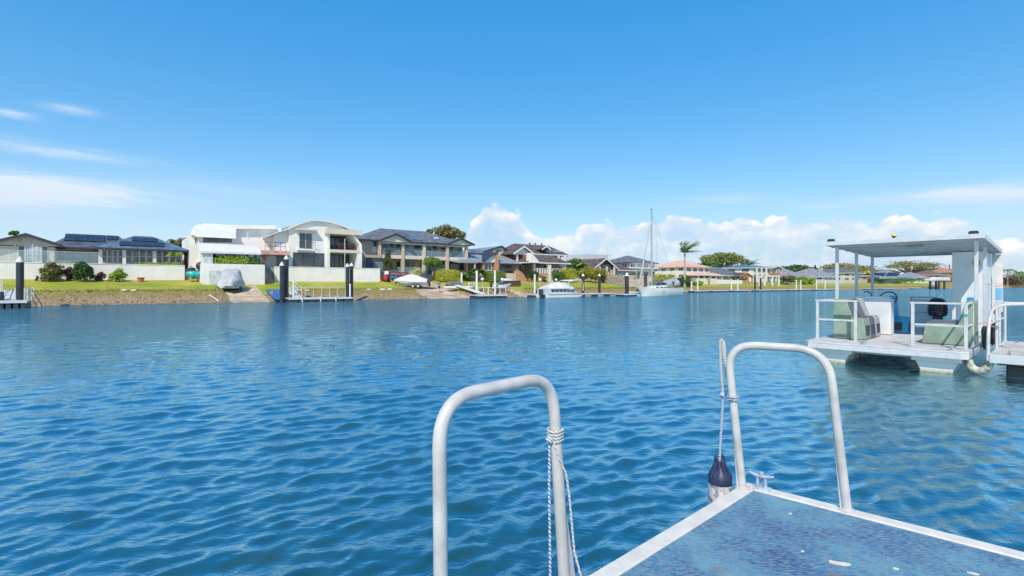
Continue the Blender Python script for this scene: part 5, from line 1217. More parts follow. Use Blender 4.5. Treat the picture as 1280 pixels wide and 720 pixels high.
def tree(name, label, px, pyt, pxs, pyc, d, mat, L=.3, nc=40, nl=45, z0=None, cs=.32, bark=None, lean=0, squash=1.0, group=None):
    s0 = sp(px, d); z = gz(s0, d) if z0 is None else z0; zt, zc = zp(pyt, px, d), zp(pyc, px, d); a, b = sp(pxs[0], d), sp(pxs[1], d)
    h = SH(name, label, 'tree', s0, d, z, group); m = MB(); t = MB(); cx = (a + b) / 2; rx = (b - a) / 2; rz_ = (zt - zc) / 2; c = (cx, d, (zt + zc) / 2)
    fork = (s0 + (cx - s0) * .5, d, z + (zc - z) * .8 if zc > z + 1 else z + (zt - z) * .3)
    t.tube([(s0, d, z - .3), (s0 + (fork[0] - s0) * .4, d, (z + fork[2]) / 2), fork], [rx * .09 + .08, rx * .07 + .06, rx * .06 + .05], 8)
    for i in range(nc):
        u = Vector((rnd.gauss(0, 1), rnd.gauss(0, 1), rnd.gauss(0, 1))); u.normalize(); q = rnd.uniform(.45, .85)
        if u.z < -.6: u.z *= -.4
        e = (c[0] + u.x * rx * q, c[1] + u.y * rx * .8 * q, c[2] + u.z * rz_ * q)
        k = cs * rnd.uniform(.65, 1.25); clump(m, e, (rx * k, rx * k * .8, rz_ * k * squash), nl, L)
        if i % 3 == 0:
            mid = [(fork[j] + e[j]) / 2 + rnd.gauss(0, rx * .08) for j in range(3)]
            t.tube([fork, tuple(mid), e], [rx * .045 + .03, rx * .03 + .02, .02], 5)
    h.put(m, 'crown', mat); h.put(t, 'trunk', bark or BARK); return h
def frond(h, c, ang, ln, rise, droop, mat, wind=(0, 0), n=13, w=.55):
    m = MB(); pts = []
    for i in range(n + 1):
        t = i / n; r = ln * t * (1 - .12 * t)
        pts.append(Vector((c[0] + math.cos(ang) * r + wind[0] * t * t, c[1] + math.sin(ang) * r + wind[1] * t * t, c[2] + rise * t - droop * t * t)))
    m.tube([tuple(p) for p in pts], [.05 * (1 - i / (n + 1)) + .008 for i in range(n + 1)], 4)
    for i in range(1, n):
        f = (pts[i + 1] - pts[i - 1]).normalized(); sd = f.cross(Vector((0, 0, 1))).normalized(); l = w * math.sin(math.pi * (i / n) ** .7) * 1.25 + .1
        for sg in (-1, 1):
            for k in range(2):
                p = pts[i] + (pts[i + 1] - pts[i]) * (k * .5); e = p + sd * sg * l * .8 + f * l * .55 - Vector((0, 0, l * rnd.uniform(.25, .6))) + Vector((wind[0], wind[1], 0)) * .05
                q = f * .055; m.add([tuple(p - q), tuple(p + q), tuple(e)], [(0, 1, 2)])
    return h.put(m, 'frond', mat)
def palm(name, label, px, pyb, pyc, d, ln, nf, mat, wind=(0, 0), rise=1.0, droop=1.6, r=.16, lean=0, z0=None):
    s0 = sp(px, d); z = gz(s0, d) if z0 is None else z0; zc = zp(pyc, px, d)
    h = SH(name, label, 'palm tree', s0, d, z); t = MB(); n = 10
    t.tube([(s0 + lean * (i / n) ** 2, d, z - .3 + (zc - z + .3) * i / n) for i in range(n + 1)], [r * (1.25 - .55 * i / n) + (.03 if i == 0 else 0) for i in range(n + 1)], 9)
    h.put(t, 'trunk', PBARK, smooth=True); c = (s0 + lean, d, zc)
    for i in range(nf):
        frond(h, c, i * 2.4 + rnd.uniform(-.3, .3), ln * rnd.uniform(.85, 1.1), rise * rnd.uniform(.5, 1.5), droop * rnd.uniform(.7, 1.3), mat, wind, w=ln * .3)
    m = MB(); m.lathe([(r * .8, -.9), (r * .95, -.4), (r * .5, .1)], c, 8); h.put(m, 'crown_shaft', L_PALM); return h

shrub('shrub', 'large loose olive green shrub against the left white wall', (48, 80), 326.5, 10.6, L_OLIVE, .15, 34, 60)
shrub('shrub', 'dark purple shrub between the olive shrub and the dense green one', (79, 94), 332.5, 11, L_PURPLE, .13, 16, 45)
shrub('shrub', 'dense rounded dark green shrub against the left white wall', (90, 121), 325, 10.4, LEAF('dense_leaf', (.02, .06, .015), (.085, .19, .035)), .14, 46, 70, cs=.34)
shrub('shrub', 'small low purple red shrub right of the dense green one', (118, 134), 338.5, 10.6, L_PURPLE, .12, 14, 40)
shrub('shrub', 'light yellow green shrub at the foot of the white wall', (135, 158), 335.5, 10.4, L_BRIGHT, .15, 20, 45)
shrub('shrub', 'tiny reddish shrub left of the olive shrub', (44, 49), 343, 10.6, L_PURPLE, .1, 6, 20)
for a, b, t, lab in ((74, 93, 325, 'clipped green hedge peeping over the wall behind the dense shrub'), (170, 202, 327.2, 'low clipped hedge along the top of the wall under the bungalow windows'), (203, 224, 327.5, 'low leafy hedge at the right end of the bungalow wall')):
    shrub('hedge', lab, (a, b), t, 13.0, L_BRIGHT, .12, 12, 40, True, 3.9, .4, cat='hedge')
palm('potted_palm', 'slender young palm at the right end of the bungalow terrace', 219, 328, 318.5, 14, .9, 9, L_BRIGHT, z0=3.9, rise=.7, droop=.7, r=.04)
for i, (px, lab) in enumerate(((267, 'bushy yellow green hedge at the left under the white canopy'), (279, 'yellow green hedge second from the left under the canopy'), (291, 'yellow green hedge in the middle under the canopy'), (303, 'yellow green hedge fourth from the left under the canopy'), (317, 'darker hedge at the right end under the canopy'))):
    shrub('hedge', lab, (px - 7, px + 7.5), 319.5 if i < 4 else 321.5, 9.0, L_BRIGHT if i < 4 else L_GREEN, .14, 14, 50, i > 0, zp(330.4, 290, 8), .5, cat='hedge')
shrub('climbing_plant', 'dark green climber at the left post of the white canopy', (264, 272), 315, 9.6, L_GREEN, .14, 10, 40, z0=4)
shrub('conifer', 'pointed green topiary conifer in front of the beige house', (477, 493), 318, 15.4, LEAF('conifer_leaf', (.02, .06, .03), (.16, .20, .06)), .14, 10, 30, z0=2.8, cat='tree')
h = SH('conifer', 'tall pointed green and gold conifer in front of the beige house', 'tree', sp(485, 15.2), 15.2, 2.6); m = MB(); s0 = sp(485, 15.2); z1 = zp(312.5, 485, 15.2)
for i in range(60):
    t = i / 60; rr_ = (1 - t) ** .8 * .95 + .06; q = rnd.uniform(0, 6.28); clump(m, (s0 + rr_ * .7 * math.cos(q), 15.2 + rr_ * .7 * math.sin(q), 3.1 + (z1 - 3.1) * t), (.3, .3, .3), 26, .14)
h.put(m, 'crown', MATS['conifer_leaf']); t_ = MB(); t_.tube([(s0, 15.2, 2.4), (s0, 15.2, z1 - .3)], [.09, .03], 6); h.put(t_, 'trunk', BARK)
for o in [o for o in COL.objects if o.name.startswith('conifer') and o.get('label', '').startswith('pointed')]:
    for c_ in list(o.children): bpy.data.objects.remove(c_)
    bpy.data.objects.remove(o)
tree('clipped_tree', 'round clipped bright green tree in front of the beige house balcony', 541, 320.5, (529, 553), 336, 13.2, LEAF('lime_leaf', (.05, .14, .015), (.24, .38, .05)), .14, 46, 60, cs=.36)
shrub('shrub', 'pale yellow variegated shrub behind the covered boat', (512, 527), 333.5, 12.6, L_PALE, .15, 18, 45)
shrub('hedge', 'clipped yellow topped box hedge behind the walking person', (547, 571.5), 337, 11.6, L_YELLOW, .13, 44, 60, True, depth=1.2, cat='hedge')
shrub('shrub', 'dark flowering shrub behind the dark fence below the conifer', (486, 501), 332, 14.8, L_OLIVE, .13, 14, 40)
shrub('shrub', 'low green shrub along the fence below the clipped tree', (528, 548), 336, 14.6, L_DARK, .14, 16, 40)
shrub('shrub', 'dark green shrub under the grey awning', (563, 584), 336, 14.6, L_DARK, .15, 16, 40)
palm('garden_palm', 'low bushy palm left of the green hedge cube', 586, 352, 343.5, 12.5, 1.6, 14, L_GREEN, rise=.9, droop=1.2, r=.12)
palm('garden_palm', 'taller bushy palm touching the green hedge cube', 598.5, 352, 338.5, 12.5, 1.7, 15, L_GREEN, rise=.9, droop=1.3, r=.12)
shrub('shrub', 'mixed leafy shrub under the two garden palms', (580, 604), 343, 12.6, L_OLIVE, .15, 24, 45)
shrub('hedge', 'big clipped cube hedge yellow on top and green below', (607, 628.5), 338.5, 11.5, LEAF('cube_leaf', (.06, .14, .012), (.30, .38, .04)), .14, 46, 62, True, depth=1.3, cat='hedge')
shrub('conifer', 'dark green conical shrub in front of the brown tiled house', (659, 671.5), 335, 12.4, L_DARK, .14, 34, 60, cat='shrub')
shrub('shrub', 'dark green rounded shrub right of the veranda', (689, 704), 336.5, 12.2, L_GREEN, .16, 30, 55)
shrub('shrub', 'yellow green shrub between the veranda and the tree', (700, 718), 334, 12, L_YELLOW, .16, 30, 55)
shrub('shrub', 'small golden shrub below the veranda pillars', (673, 683), 344, 11.8, L_OLIVE, .13, 14, 40)
tree('garden_tree', 'dark green tree between the brown tiled house and the golden shrub', 716, 322, (709, 729), 342, 17, L_GREEN, .22, 34, 50)
shrub('shrub', 'big golden yellow rounded shrub left of the pier piles', (721, 753), 332.5, 12.6, LEAF('gold_leaf', (.12, .16, .015), (.46, .40, .04)), .19, 70, 70, cs=.3)
shrub('shrub', 'dark shrub tucked under the right side of the golden shrub', (745, 757), 340, 12, L_DARK, .16, 18, 45)
palm('garden_palm', 'small palm rising behind the golden shrub', 730, 345, 331, 15, 1.8, 10, L_BRIGHT, r=.1)
for a, b, t, mt, lab in ((771, 783, 341, L_BRIGHT, 'bright trailing plants on top of the stone wall'), (783, 796, 340.5, L_OLIVE, 'olive plants on top of the wall behind the tall dark pile'), (816, 830, 341, L_YELLOW, 'golden shrub behind the sailboat cabin'), (828, 842, 341.5, L_BRIGHT, 'bright green shrub behind the sailboat stern')):
    shrub('shrub', lab, (a, b), t, 14, mt, .2, 14, 40, z0=2.6)
shrub('round_bush', 'round clipped dark green bush at the foot of the tall palm', (849, 861.5), 343, 18, LEAF('round_leaf', (.02, .07, .015), (.09, .20, .035)), .22, 40, 60, cs=.34)
palm('tall_palm', 'tall palm with fronds blown to the right by the wind', 856, 358, 316.5, 17.2, 2.7, 16, LEAF('windblown_leaf', (.05, .11, .025), (.22, .31, .09)), wind=(2.0, -.9), rise=3.6, droop=1.9, r=.24)
shrub('hedge', 'dark clipped hedge above the white wall near the brick pier', (917, 929), 348.5, 25.5, L_DARK, .3, 20, 50, True, 3.2, 1, cat='hedge')
shrub('shrub', 'low dark shrub on the lawn of the peach roofed house', (867, 873), 352.5, 21, L_DARK, .25, 12, 40)
L_GUM = LEAF('gum_leaf', (.11, .11, .035), (.38, .33, .13)); L_GUM2 = LEAF('gum_leaf_green', (.085, .12, .03), (.36, .38, .10))
tree('gum_tree', 'olive brown gum tree rising behind the beige house roof', 556, 281, (540, 580), 304, 46, L_GUM, .42, 64, 46, cs=.30)
tree('gum_tree', 'thin outlying gum branch left of the crown behind the beige house', 537, 286, (532, 542), 294, 47, L_GUM, .35, 10, 30, cs=.4)
tree('garden_tree', 'small tufted tree showing above the cream gable', 19, 286.5, (10, 28), 297, 44, L_GREEN, .3, 9, 26, cs=.25)
palm('garden_palm', 'feathery palm behind the right end of the bungalow', 223, 320, 303, 38, 2.6, 12, L_OLIVE, (.8, 0), rise=1.5, r=.14)
palm('garden_palm', 'second feathery palm between the bungalow and the white house', 235, 320, 303.5, 40, 2.8, 12, L_OLIVE, (.8, 0), rise=1.6, r=.14)
tree('garden_tree', 'yellow green tree behind the gap left of the white box house', 228, 300.5, (216, 240), 312, 40, L_OLIVE, .3, 24, 36)
tree('spreading_tree', 'broad spreading green tree behind the dark slate roofs', 899, 315, (886, 922), 335, 62, L_GUM2, .62, 60, 44, cs=.28)
tree('garden_tree', 'lower dense green tree right behind the peach roof', 885, 325.5, (874, 897), 337, 56, L_GREEN, .6, 34, 44)
for i, (px, t, w) in enumerate(((922, 326, 7), (929, 329, 6), (936, 329, 6))):
    palm('windswept_palm', ['first windswept palm top right of the spreading tree', 'second windswept palm top right of the spreading tree', 'third windswept palm top above the balcony house roof'][i], px, 345, t + 2.5, 58, 3.4, 11, L_DARK, (2.2, -1), rise=3.4, droop=2.2, r=.25)
BT = [('dark tree behind the grey hip roof left of the canopy', 995, 331, (984, 1012), 345, 58, L_DARK), ('olive tree behind the roofs between the canopy posts', 1056, 328, (1040, 1078), 343, 60, L_GUM), ('golden conical tree beside the middle canopy post', 1081, 337.5, (1077, 1085), 346, 50, L_YELLOW),
      ('bright green tree right of the last left canopy post', 1103, 336, (1094, 1112), 346, 58, L_GUM2), ('tall olive gum tree above the solar roofed house', 1141, 325.5, (1127, 1154), 341, 60, L_GUM), ('low dark tree behind the purple brown roof', 1163, 334, (1152, 1172), 344, 62, L_DARK), ('small green tree between the white house and balcony house', 978, 332.5, (971, 986), 344, 57, L_GREEN)]
for lab, px, t, xs, cb, d, mt in BT: tree('background_tree', lab, px, t, xs, cb, d, mt, .75, 34, 40)
for i, (px, t) in enumerate(((1019, 331.5), (1034, 330.5), (1088, 331.5), (1187, 330.5), (1191, 331))):
    h = SH('norfolk_pine', ['thin dark pine above the grey roof left of the canopy posts', 'thin dark pine just right of the first canopy post', 'thin dark pine between the second and third canopy posts', 'left of two dark pines beside the cabin panel', 'right of two dark pines beside the cabin panel'][i], 'tree', sp(px, 75), 75, 4)
    m = MB(); s0 = sp(px, 75); z1 = zp(t, px, 75)
    for k in range(26): q = k / 26; rr_ = (1 - q) * 1.5 + .2; clump(m, (s0 + rnd.gauss(0, rr_ * .4), 75 + rnd.gauss(0, rr_ * .4), 7 + (z1 - 7) * q), (rr_ * .5, rr_ * .5, .4), 16, .55)
    h.put(m, 'crown', L_DARK); t_ = MB(); t_.tube([(s0, 75, 3), (s0, 75, z1)], [.3, .05], 6); h.put(t_, 'trunk', BARK)
palm('garden_palm', 'left palm on the far bank right of the cabin', 1259.5, 357, 338, 16, 6.0, 15, L_PALM, (1.5, -1), rise=3, droop=5, r=.3)
palm('garden_palm', 'right palm on the far bank at the photo edge', 1273, 357, 341, 15, 5.0, 13, L_PALM, (1.5, -1), rise=2.5, droop=4, r=.3)
for i, (a, b, t, mt) in enumerate(((1250, 1258, 346, L_PURPLE), (1256, 1266, 347, L_OLIVE), (1264, 1274, 345.5, L_DARK), (1272, 1284, 343, L_OLIVE), (1282, 1296, 338, L_GUM2))):
    shrub('shrub', ['reddish shrub on the far bank just right of the cabin', 'olive shrub under the left palm on the far bank', 'dark shrub between the two palms on the far bank', 'olive shrub under the right palm on the far bank', 'tall green shrub at the right edge of the far bank'][i], (a, b), t, 19, mt, .8, 24, 40)
for i, (px, t, w, d, mt) in enumerate(((872, 350, 4, 20, L_BRIGHT), (985, 343, 5, 22, L_OLIVE), (1004, 345, 5, 23, L_BRIGHT), (1013, 346, 3, 23, L_BRIGHT), (1120, 346, 9, 27, L_GREEN), (1136, 346, 9, 27, L_GREEN), (1180, 347, 6, 25, L_DARK), (1097, 347, 5, 27, L_DARK))):
    shrub('shrub', ['small bright shrub below the peach house porch', 'loose shrub right of the white pergola', 'bright shrub in front of the grey hip roofed bungalow', 'little bright shrub on the long grey wall', 'left half of the hedge under the solar roof', 'right half of the hedge under the solar roof', 'dark shrub beside the timber jetty', 'dark shrub behind the dark low wall'][i], (px - w, px + w), t, d, mt, .4, 16, 40)

# ------------------------------------------------------------------ piles, posts, lamps
def pile(label, px, pyt, d, r=.19, mat=BLACKP, cap=WHITEP, ztop=None, group=None, cone=True, name='mooring_pile'):
    s0 = sp(px, d); zt = zp(pyt, px, d); zb = min(-1, gz(s0, d) - .3) if d - off(s0) < 0 else gz(s0, d) - .4
    h = SH(name, label, 'pile' if r > .1 else 'post', s0, d, 0, group); m = MB(); ch = r * (1.7 if cone else .5); m.lathe([(r, zb), (r, zt - ch)], (s0, d, 0), 14); h.put(m, 'shaft', mat, smooth=True)
    m = MB(); m.lathe([(r * 1.12, zt - ch - .06), (r * 1.12, zt - ch + .05), (r * .1, zt)] if cone else [(r * 1.08, zt - ch - .03), (r * 1.08, zt), (r * .6, zt + .03)], (s0, d, 0), 14); h.put(m, 'cap', cap, smooth=True); return h
P = [('thick black pile with white cone cap at the far left dock', 25, 320.5, -2.2, .24), ('shorter left black pile with white cone cap of the left pair', 352.4, 327, -1.6, .21), ('taller right black pile with white cone cap of the left pair', 358, 319, -1.2, .22),
     ('shorter left black pile with white cone cap of the right pair', 434.3, 329, -1.6, .2), ('taller right black pile with white cone cap of the right pair', 439.3, 328.3, -1.2, .2)]
for lab, px, t, d, r in P: pile(lab, px, t, d, r, group='black piles with white cone caps')
pile('slim white post beside the right pair of black piles', 437.6, 355, -2.0, .09, WHITEP, cone=False, name='white_post')
pile('small black post on the ramp of the far left dock', 2, 365, -2.6, .14, BLACKP, BLACKP, cone=False)
for lab, px, t, d, r in (('black pile with small white cap at the left end of the pier', 728.9, 342, -1.2, .2), ('black pile with small white cap at the middle of the pier', 749.3, 342, -1.2, .2), ('tall black pile with a wide white cap left of the sailboat', 783.6, 340.5, -4, .3)): pile(lab, px, t, d, r, group='black piles at the pier')
pile('bare brown timber pile standing behind the sailboat mast', 806.9, 342.5, -.8, .28, M('dark_timber', (.09, .055, .045), .8, .2), M('dark_timber'), cone=False)
for lab, px, t, d in (('short white post beside the yellow topped hedge', 577, 341, 9.5), ('tall white post left of the white floating dock', 596, 338.5, 1.0), ('tall white post in front of the green hedge cube', 618.8, 338.5, 1.0), ('tall white post left of the party boat', 668.5, 343, 1.0)): pile(lab, px, t, d, .15, WHITEP, WHITEP, cone=False, name='white_post')
def lamp(label, px, pyt, d):
    s0 = sp(px, d); z = gz(s0, d); zt = zp(pyt, px, d); h = SH('globe_lamp', label, 'lamp post', s0, d, z, 'white globe lamps along the bank'); m = MB(); m.lathe([(.09, -.2), (.09, .02), (.045, .08), (.04, zt - z - .4), (.09, zt - z - .36)], (s0, d, z), 8); h.put(m, 'lamp_post', RAILM)
    m = MB(); m.ball((s0, d, zt - .2), .22, 12, 8); h.put(m, 'globe', GLOBE, smooth=True)
for lab, px, t in (('white globe lamp beside the low palms', 603, 347.2), ('white globe lamp below the green hedge cube', 627.7, 347.6), ('white globe lamp beside the dark conical shrub', 675.3, 348), ('white globe lamp left of the party boat canopy', 695.2, 348.2)): lamp(lab, px, t, 3.9)

# ------------------------------------------------------------------ docks and gangways
def dock(label, pxs, d0, d1, z=.5, top=None, fl=None, rails=True, cat='dock', name='floating_dock', nb=4, base=0):
    h = SH(name, label, cat, sp(pxs[0], d0), d0, 0); a, b = sp(pxs[0], d0), sp(pxs[1], d0)
    m = MB(); m.box(a, b, d0, d1, z - .10, z); h.put(m, 'deck', top or GREY_D); m = MB(); m.box(a - .02, b + .02, d0 - .05, d0 - .004, z - .17, z + .02); h.put(m, 'edge_beam', ALU)
    w = (b - a) / nb
    for i in range(nb): h.raw('float_block', (fl or [DTRIM])[i % len(fl or [1])], a + i * w + .06, a + (i + 1) * w - .06, d0 + .03, d1 - .1, -.3, z - .101)
    h.a, h.b, h.z, h.d0, h.d1 = a, b, z, d0, d1; return h
def gangway(label, top, bot, w=1.0, rail=True, mat=None, name='gangway', posts=3):
    h = SH(name, label, 'gangway', top[0], top[1], 0); A, B = Vector(top), Vector(bot); f = B - A; sd = Vector((-f.y, f.x, 0)).normalized() * w / 2; dn = Vector((0, 0, -.12))
    q = [A - sd, B - sd, B + sd, A + sd]; m = MB(); m.hexa([tuple(p + dn) for p in q], [tuple(p) for p in q]); h.put(m, 'walkway', mat or M('walkway_grey', (.55, .55, .54), .7, .1))
    if rail:
        for s_ in (-1, 1):
            m = MB(); up = Vector((0, 0, .95)); m.tube([tuple(A + sd * s_ * .95 + up), tuple(B + sd * s_ * .95 + up)], .03, 6); m.tube([tuple(A + sd * s_ * .95 + up * .5), tuple(B + sd * s_ * .95 + up * .5)], .022, 6)
            for i in range(posts + 1): p = A.lerp(B, i / posts) + sd * s_ * .95; m.tube([tuple(p), tuple(p + up)], .028, 6)
            h.put(m, 'gangway_rail', WHITEP)
    return h
D1 = dock('pale floating dock with white railings at the far left edge', (-14, 33.5), -4.6, -1.9, .55, nb=5)
for (x0_, x1_, d_1) in ((sp(12, -4.5), sp(33, -4.5), -4.5), (sp(27, -2.2), sp(33, -2.2) + .4, -2.0)): D1.rail(x0_, x1_, .56, 1.5, d_1 if d_1 > -4 else -2.0, WHITEP, None, .55, .03, 2)
D1.rail(-4.5, -2.0, .56, 1.5, sp(33, -4.4) - .1, WHITEP, None, .8, .03, 2, side=1)
s_ = sp(8, -1); gangway('sloping gangway with white rails at the far left dock', (sp(14, 3.4) , 4.0, 1.32), (sp(14, 3.4) + .6, -2.4, .62), 1.3)
D2 = dock('long low floating dock with pale rails in front of the curved roof house', (361, 440.5), -3.0, -1.2, .42, nb=7)
for x in np.linspace(D2.a + .3, D2.b - .2, 8): m = MB(); m.tube([(x, -1.35, .42), (x, -1.35, 1.55)], .03, 6); D2.put(m, 'rail_post', RAILM)
m = MB(); m.tube([(D2.a + .3, -1.35, 1.5), (D2.b - .2, -1.35, 1.5)], .025, 6); D2.put(m, 'top_rail', RAILM)
m = MB(); m.tube([(D2.a + .5, -2.8, -.1), (D2.a + .5, -2.8, 2.4)], .09, 8); D2.put(m, 'white_bollard', WHITEP)
for px in (378, 401, 420): m = MB(); m.tube([(sp(px, -3.1), -3.1, .02), (sp(px, -3.1), -3.1, .5)], .06, 6); D2.put(m, 'fender_strip', WHITEP)
gangway('white framed gangway beside the left pair of black piles', (sp(362, 3.2), 3.4, 1.3), (sp(371, -1.3), -1.5, .55), .9)
gangway('blue decked ramp left of the black piles', (sp(341, 3), 3.2, 1.25), (sp(353, -.6), -.8, .3), 1.5, False, M('blue_decking', (.03, .13, .36), .6, .1), 'launching_ramp')
h = SH('timber_post', 'pale timber bollard at the edge of the grass beside the blue ramp', 'post', sp(339.5, 1.2), 1.2, .3); h.raw('post', M('pale_timber', (.55, .38, .16), .8, .15), sp(338, 1.2), sp(341, 1.2), 1.1, 1.35, -.2, zp(364, 339, 1.2))
D3 = dock('white railed floating dock on dark floats in front of the green hedge cube', (596.5, 634), -2.6, -.6, .45, nb=4)
for px in (598, 604.5, 611, 619, 625, 632): m = MB(); m.tube([(sp(px, -.8), -.8, .45), (sp(px, -.8), -.8, 1.4)], .035, 6); D3.put(m, 'rail_post', WHITEP)
m = MB(); m.tube([(sp(598, -.8), -.8, 1.38), (sp(632, -.8), -.8, 1.38)], .028, 6); D3.put(m, 'top_rail', WHITEP)
for px in (610, 625): m = MB(); m.tube([(sp(px, -2.5), -2.5, .45), (sp(px, -2.5), -2.5, 1.5)], .04, 6); D3.put(m, 'rail_post', WHITEP)
gangway('white sloping gangway leading down to the dock by the hedge cube', (sp(573, 3.8), 4.2, 1.75), (sp(604, -.8), -.9, .6), .9, False, WHITEP)
D4 = dock('low timber pier with pale and dark float blocks left of the sailboat', (723.5, 770), -3.2, -.8, .48, WOODP, [DTRIM, M('pale_float', (.42, .36, .28), .8, .15)], nb=6)
D5 = dock('dark floating dock at the bow of the sailboat', (780, 799), -5.6, -3.8, .35, None, [NAVY], nb=2)
D6 = dock('small dark dock behind the party boat', (668, 682), -2.4, -.6, .4, None, None, nb=2)
for i, (a, b) in enumerate(((846, 856.5), (868.5, 886), (891, 909), (918, 936), (948, 964), (966, 983), (987, 998), (1000, 1013), (1022, 1046), (1085, 1096), (1104, 1118), (1143, 1160))):
    dd = off(sp(a, 12)) - 3.2; s_ = sp((a + b) / 2, dd); dd = off(s_) - 3.2
    h = dock(['small dark dock at the stern of the sailboat', 'flat grey dock in front of the peach house gate', 'dark dock with two white posts right of the peach house gate', 'grey dock with two white posts below the brick pier', 'dark dock with black posts below the white pergola', 'dark dock right of the white pergola', 'small dock left of the canopy with a pale bench', 'dark dock below the long grey wall', 'long dark dock behind the first canopy post', 'small dock by the red boathouse door', 'low dock under the bright far lawn', 'low dark dock left of the timber jetty'][i], (a, b), dd, dd + 2, .42, None, [NAVY] if i in (3,) else None, nb=2)
    if i in (1, 3, 4, 7, 8):
        for f in (.28, .72):
            x = h.a + (h.b - h.a) * f; m = MB(); bk = i == 4; m.tube([(x, dd + 1.9, -.6), (x, dd + 1.9, (3.2 if not bk else 3.6) if i > 2 else 2.3 + f)], .16 if not bk else .24, 8); h.put(m, 'dock_post', BLACKP if bk else WHITEP)
h = SH('timber_jetty', 'dark timber boat lift with a white platform left of the cabin panel', 'jetty', sp(1176, 10), 10, 0)
for px in (1173.5, 1180.5):
    for d in (10, 13): m = MB(); m.tube([(sp(px, 10), d, -1), (sp(px, 10), d, zp(351, px, 10))], .45, 8); h.put(m, 'jetty_post', DTRIM)
h.raw('platform', WHITEP, sp(1168, 10), sp(1187, 10), 9.6, 13.4, zp(350.5, 1176, 10), zp(348.5, 1176, 10)); h.raw('platform_box', WHITEP, sp(1170, 11), sp(1184, 11), 10, 13, zp(348.4, 1176, 10), zp(346.5, 1176, 10))
for px in (1164, 1170): h.raw('panel', WHITEP, sp(px - 2, 16), sp(px + 2, 16), 16, 16.3, 1.5, 4.2)

# ------------------------------------------------------------------ boats
def hull_loft(L, B, H, keel=-.4, bow=-1, stern=.72, n=14, sheer=.25):
    secs = []
    for i in range(n + 1):
        u = i / n; b_ = B / 2 * (min(1, (math.sin(min(u, .62) / .62 * math.pi / 2)) ** .75)) * (1 - (1 - stern) * max(0, (u - .62) / .38) ** 1.6) + .03
        h_ = H + sheer * (1 - u) ** 2; k_ = keel + (.0 if u > .2 else (.2 - u) * 3 * abs(keel)); x = bow * (L / 2 - L * u)
        x0 = x + (-bow) * (.10 * L * (1 - u) ** 6)
        secs.append([(x, -b_, h_), (x0, -b_ * .94, H * .35), (x0, -b_ * .55, k_), (x0, b_ * .55, k_), (x0, b_ * .94, H * .35), (x, b_, h_), (x, b_ * .5, h_ + .06), (x, -b_ * .5, h_ + .06)])
    return secs if bow > 0 else [list(reversed(q)) for q in secs]
def local(label, name, cat, s0, d, z, ang=0.0, group=None):
    return thing(name, label, cat, S(s0, d, z), SH_ROT + ang, group)
a, b = sp(796.5, -6), sp(846, -6); L = b - a
t = local('white sailing yacht with a tall bare mast moored along the bank', 'sailing_yacht', 'sailboat', (a + b) / 2, -6, 0)
m = MB(); secs = hull_loft(L, 3.4, 1.12, -.45, -1, .8, 16, .28); m.loft(secs); hu = m.build('hull', GCOAT, t, True)
m = MB(); secs = hull_loft(L + .02, 3.43, 1.12, -.45, -1, .8, 16, .28)
m.loft([[(q[1][0], q[1][1] * .985, .22), (q[1][0], q[1][1] * .93, -.1), (q[4][0], q[4][1] * .93, -.1), (q[4][0], q[4][1] * .985, .22)] for q in secs]); m.build('waterline_stripe', M('pale_blue_paint', (.30, .50, .66), .4, .08), hu)
m = MB(); m.box(-.9, -.5, -1.735, -1.70, .72, .80); m.build('hull_port', DGLASS, hu)
m = MB(); m.loft([[(x, -w, 1.15), (x, w, 1.15), (x + sl, w * .86, 1.15 + h_), (x + sl, -w * .86, 1.15 + h_)] for x, w, h_, sl in ((-3.1, .35, .12, .15), (-2.2, .8, .32, .05), (-.5, 1.1, .46, 0), (1.2, 1.15, .55, 0), (1.7, 1.1, .5, 0))]); cb_ = m.build('coach_roof', GCOAT, t, True)
for x in (-1.6, -.7, .2, .95): m = MB(); m.box(x, x + .62, -1.125 if x > -1 else -.98, -1.05 if x > -1 else -.90, 1.28, 1.44); m.build('cabin_window', DGLASS, cb_)
mx = sp(814.5, -6) - (a + b) / 2; mz = zp(262, 814.5, -6)
m = MB(); m.tube([(mx, 0, 1.4), (mx, 0, mz)], [.14, .11], 10); ms = m.build('mast', M('grey_mast', (.33, .34, .36), .4, .05), t, True)
for z in (5.6, 9.8): m = MB(); m.tube([(mx, -.95, z), (mx, .95, z)], .03, 6); m.build('spreader', ALU, ms)
m = MB(); m.box(mx - .25, mx + .2, -.03, .03, mz + .0, mz + .1); m.tube([(mx + .1, 0, mz), (mx + .1, 0, mz + .5)], .015, 5); m.build('masthead_unit', DTRIM, ms)
for y in (-1, 1):
    m = MB(); m.tube([(mx, y * 1.6, 1.2), (mx, y * .95, 5.6), (mx, y * .9, 9.8), (mx, 0, mz - .6)], .012, 5); m.build('shroud', STEEL, ms)
m = MB(); m.tube([(-L / 2 + .35, 0, 1.55), (mx, 0, mz - 1.6)], [.12, .06], 8); m.build('furled_sail', M('furled_sail', (.42, .44, .47), .7), t)
m = MB(); m.tube([(L / 2 - .15, 0, 1.2), (mx, 0, mz - .1)], .016, 5); m.build('backstay', STEEL, t)
m = MB(); m.loft([[(x, -w, z), (x, w, z), (x, w * .7, z + .34), (x, -w * .7, z + .34)] for x, w, z in ((mx + .15, .13, 2.15), (mx + .8, .22, 2.15), (mx + 3.1, .15, 2.2), (mx + 4.0, .09, 2.25))]); m.build('boom_cover', M('slate_canvas', (.10, .12, .15), .8), t)
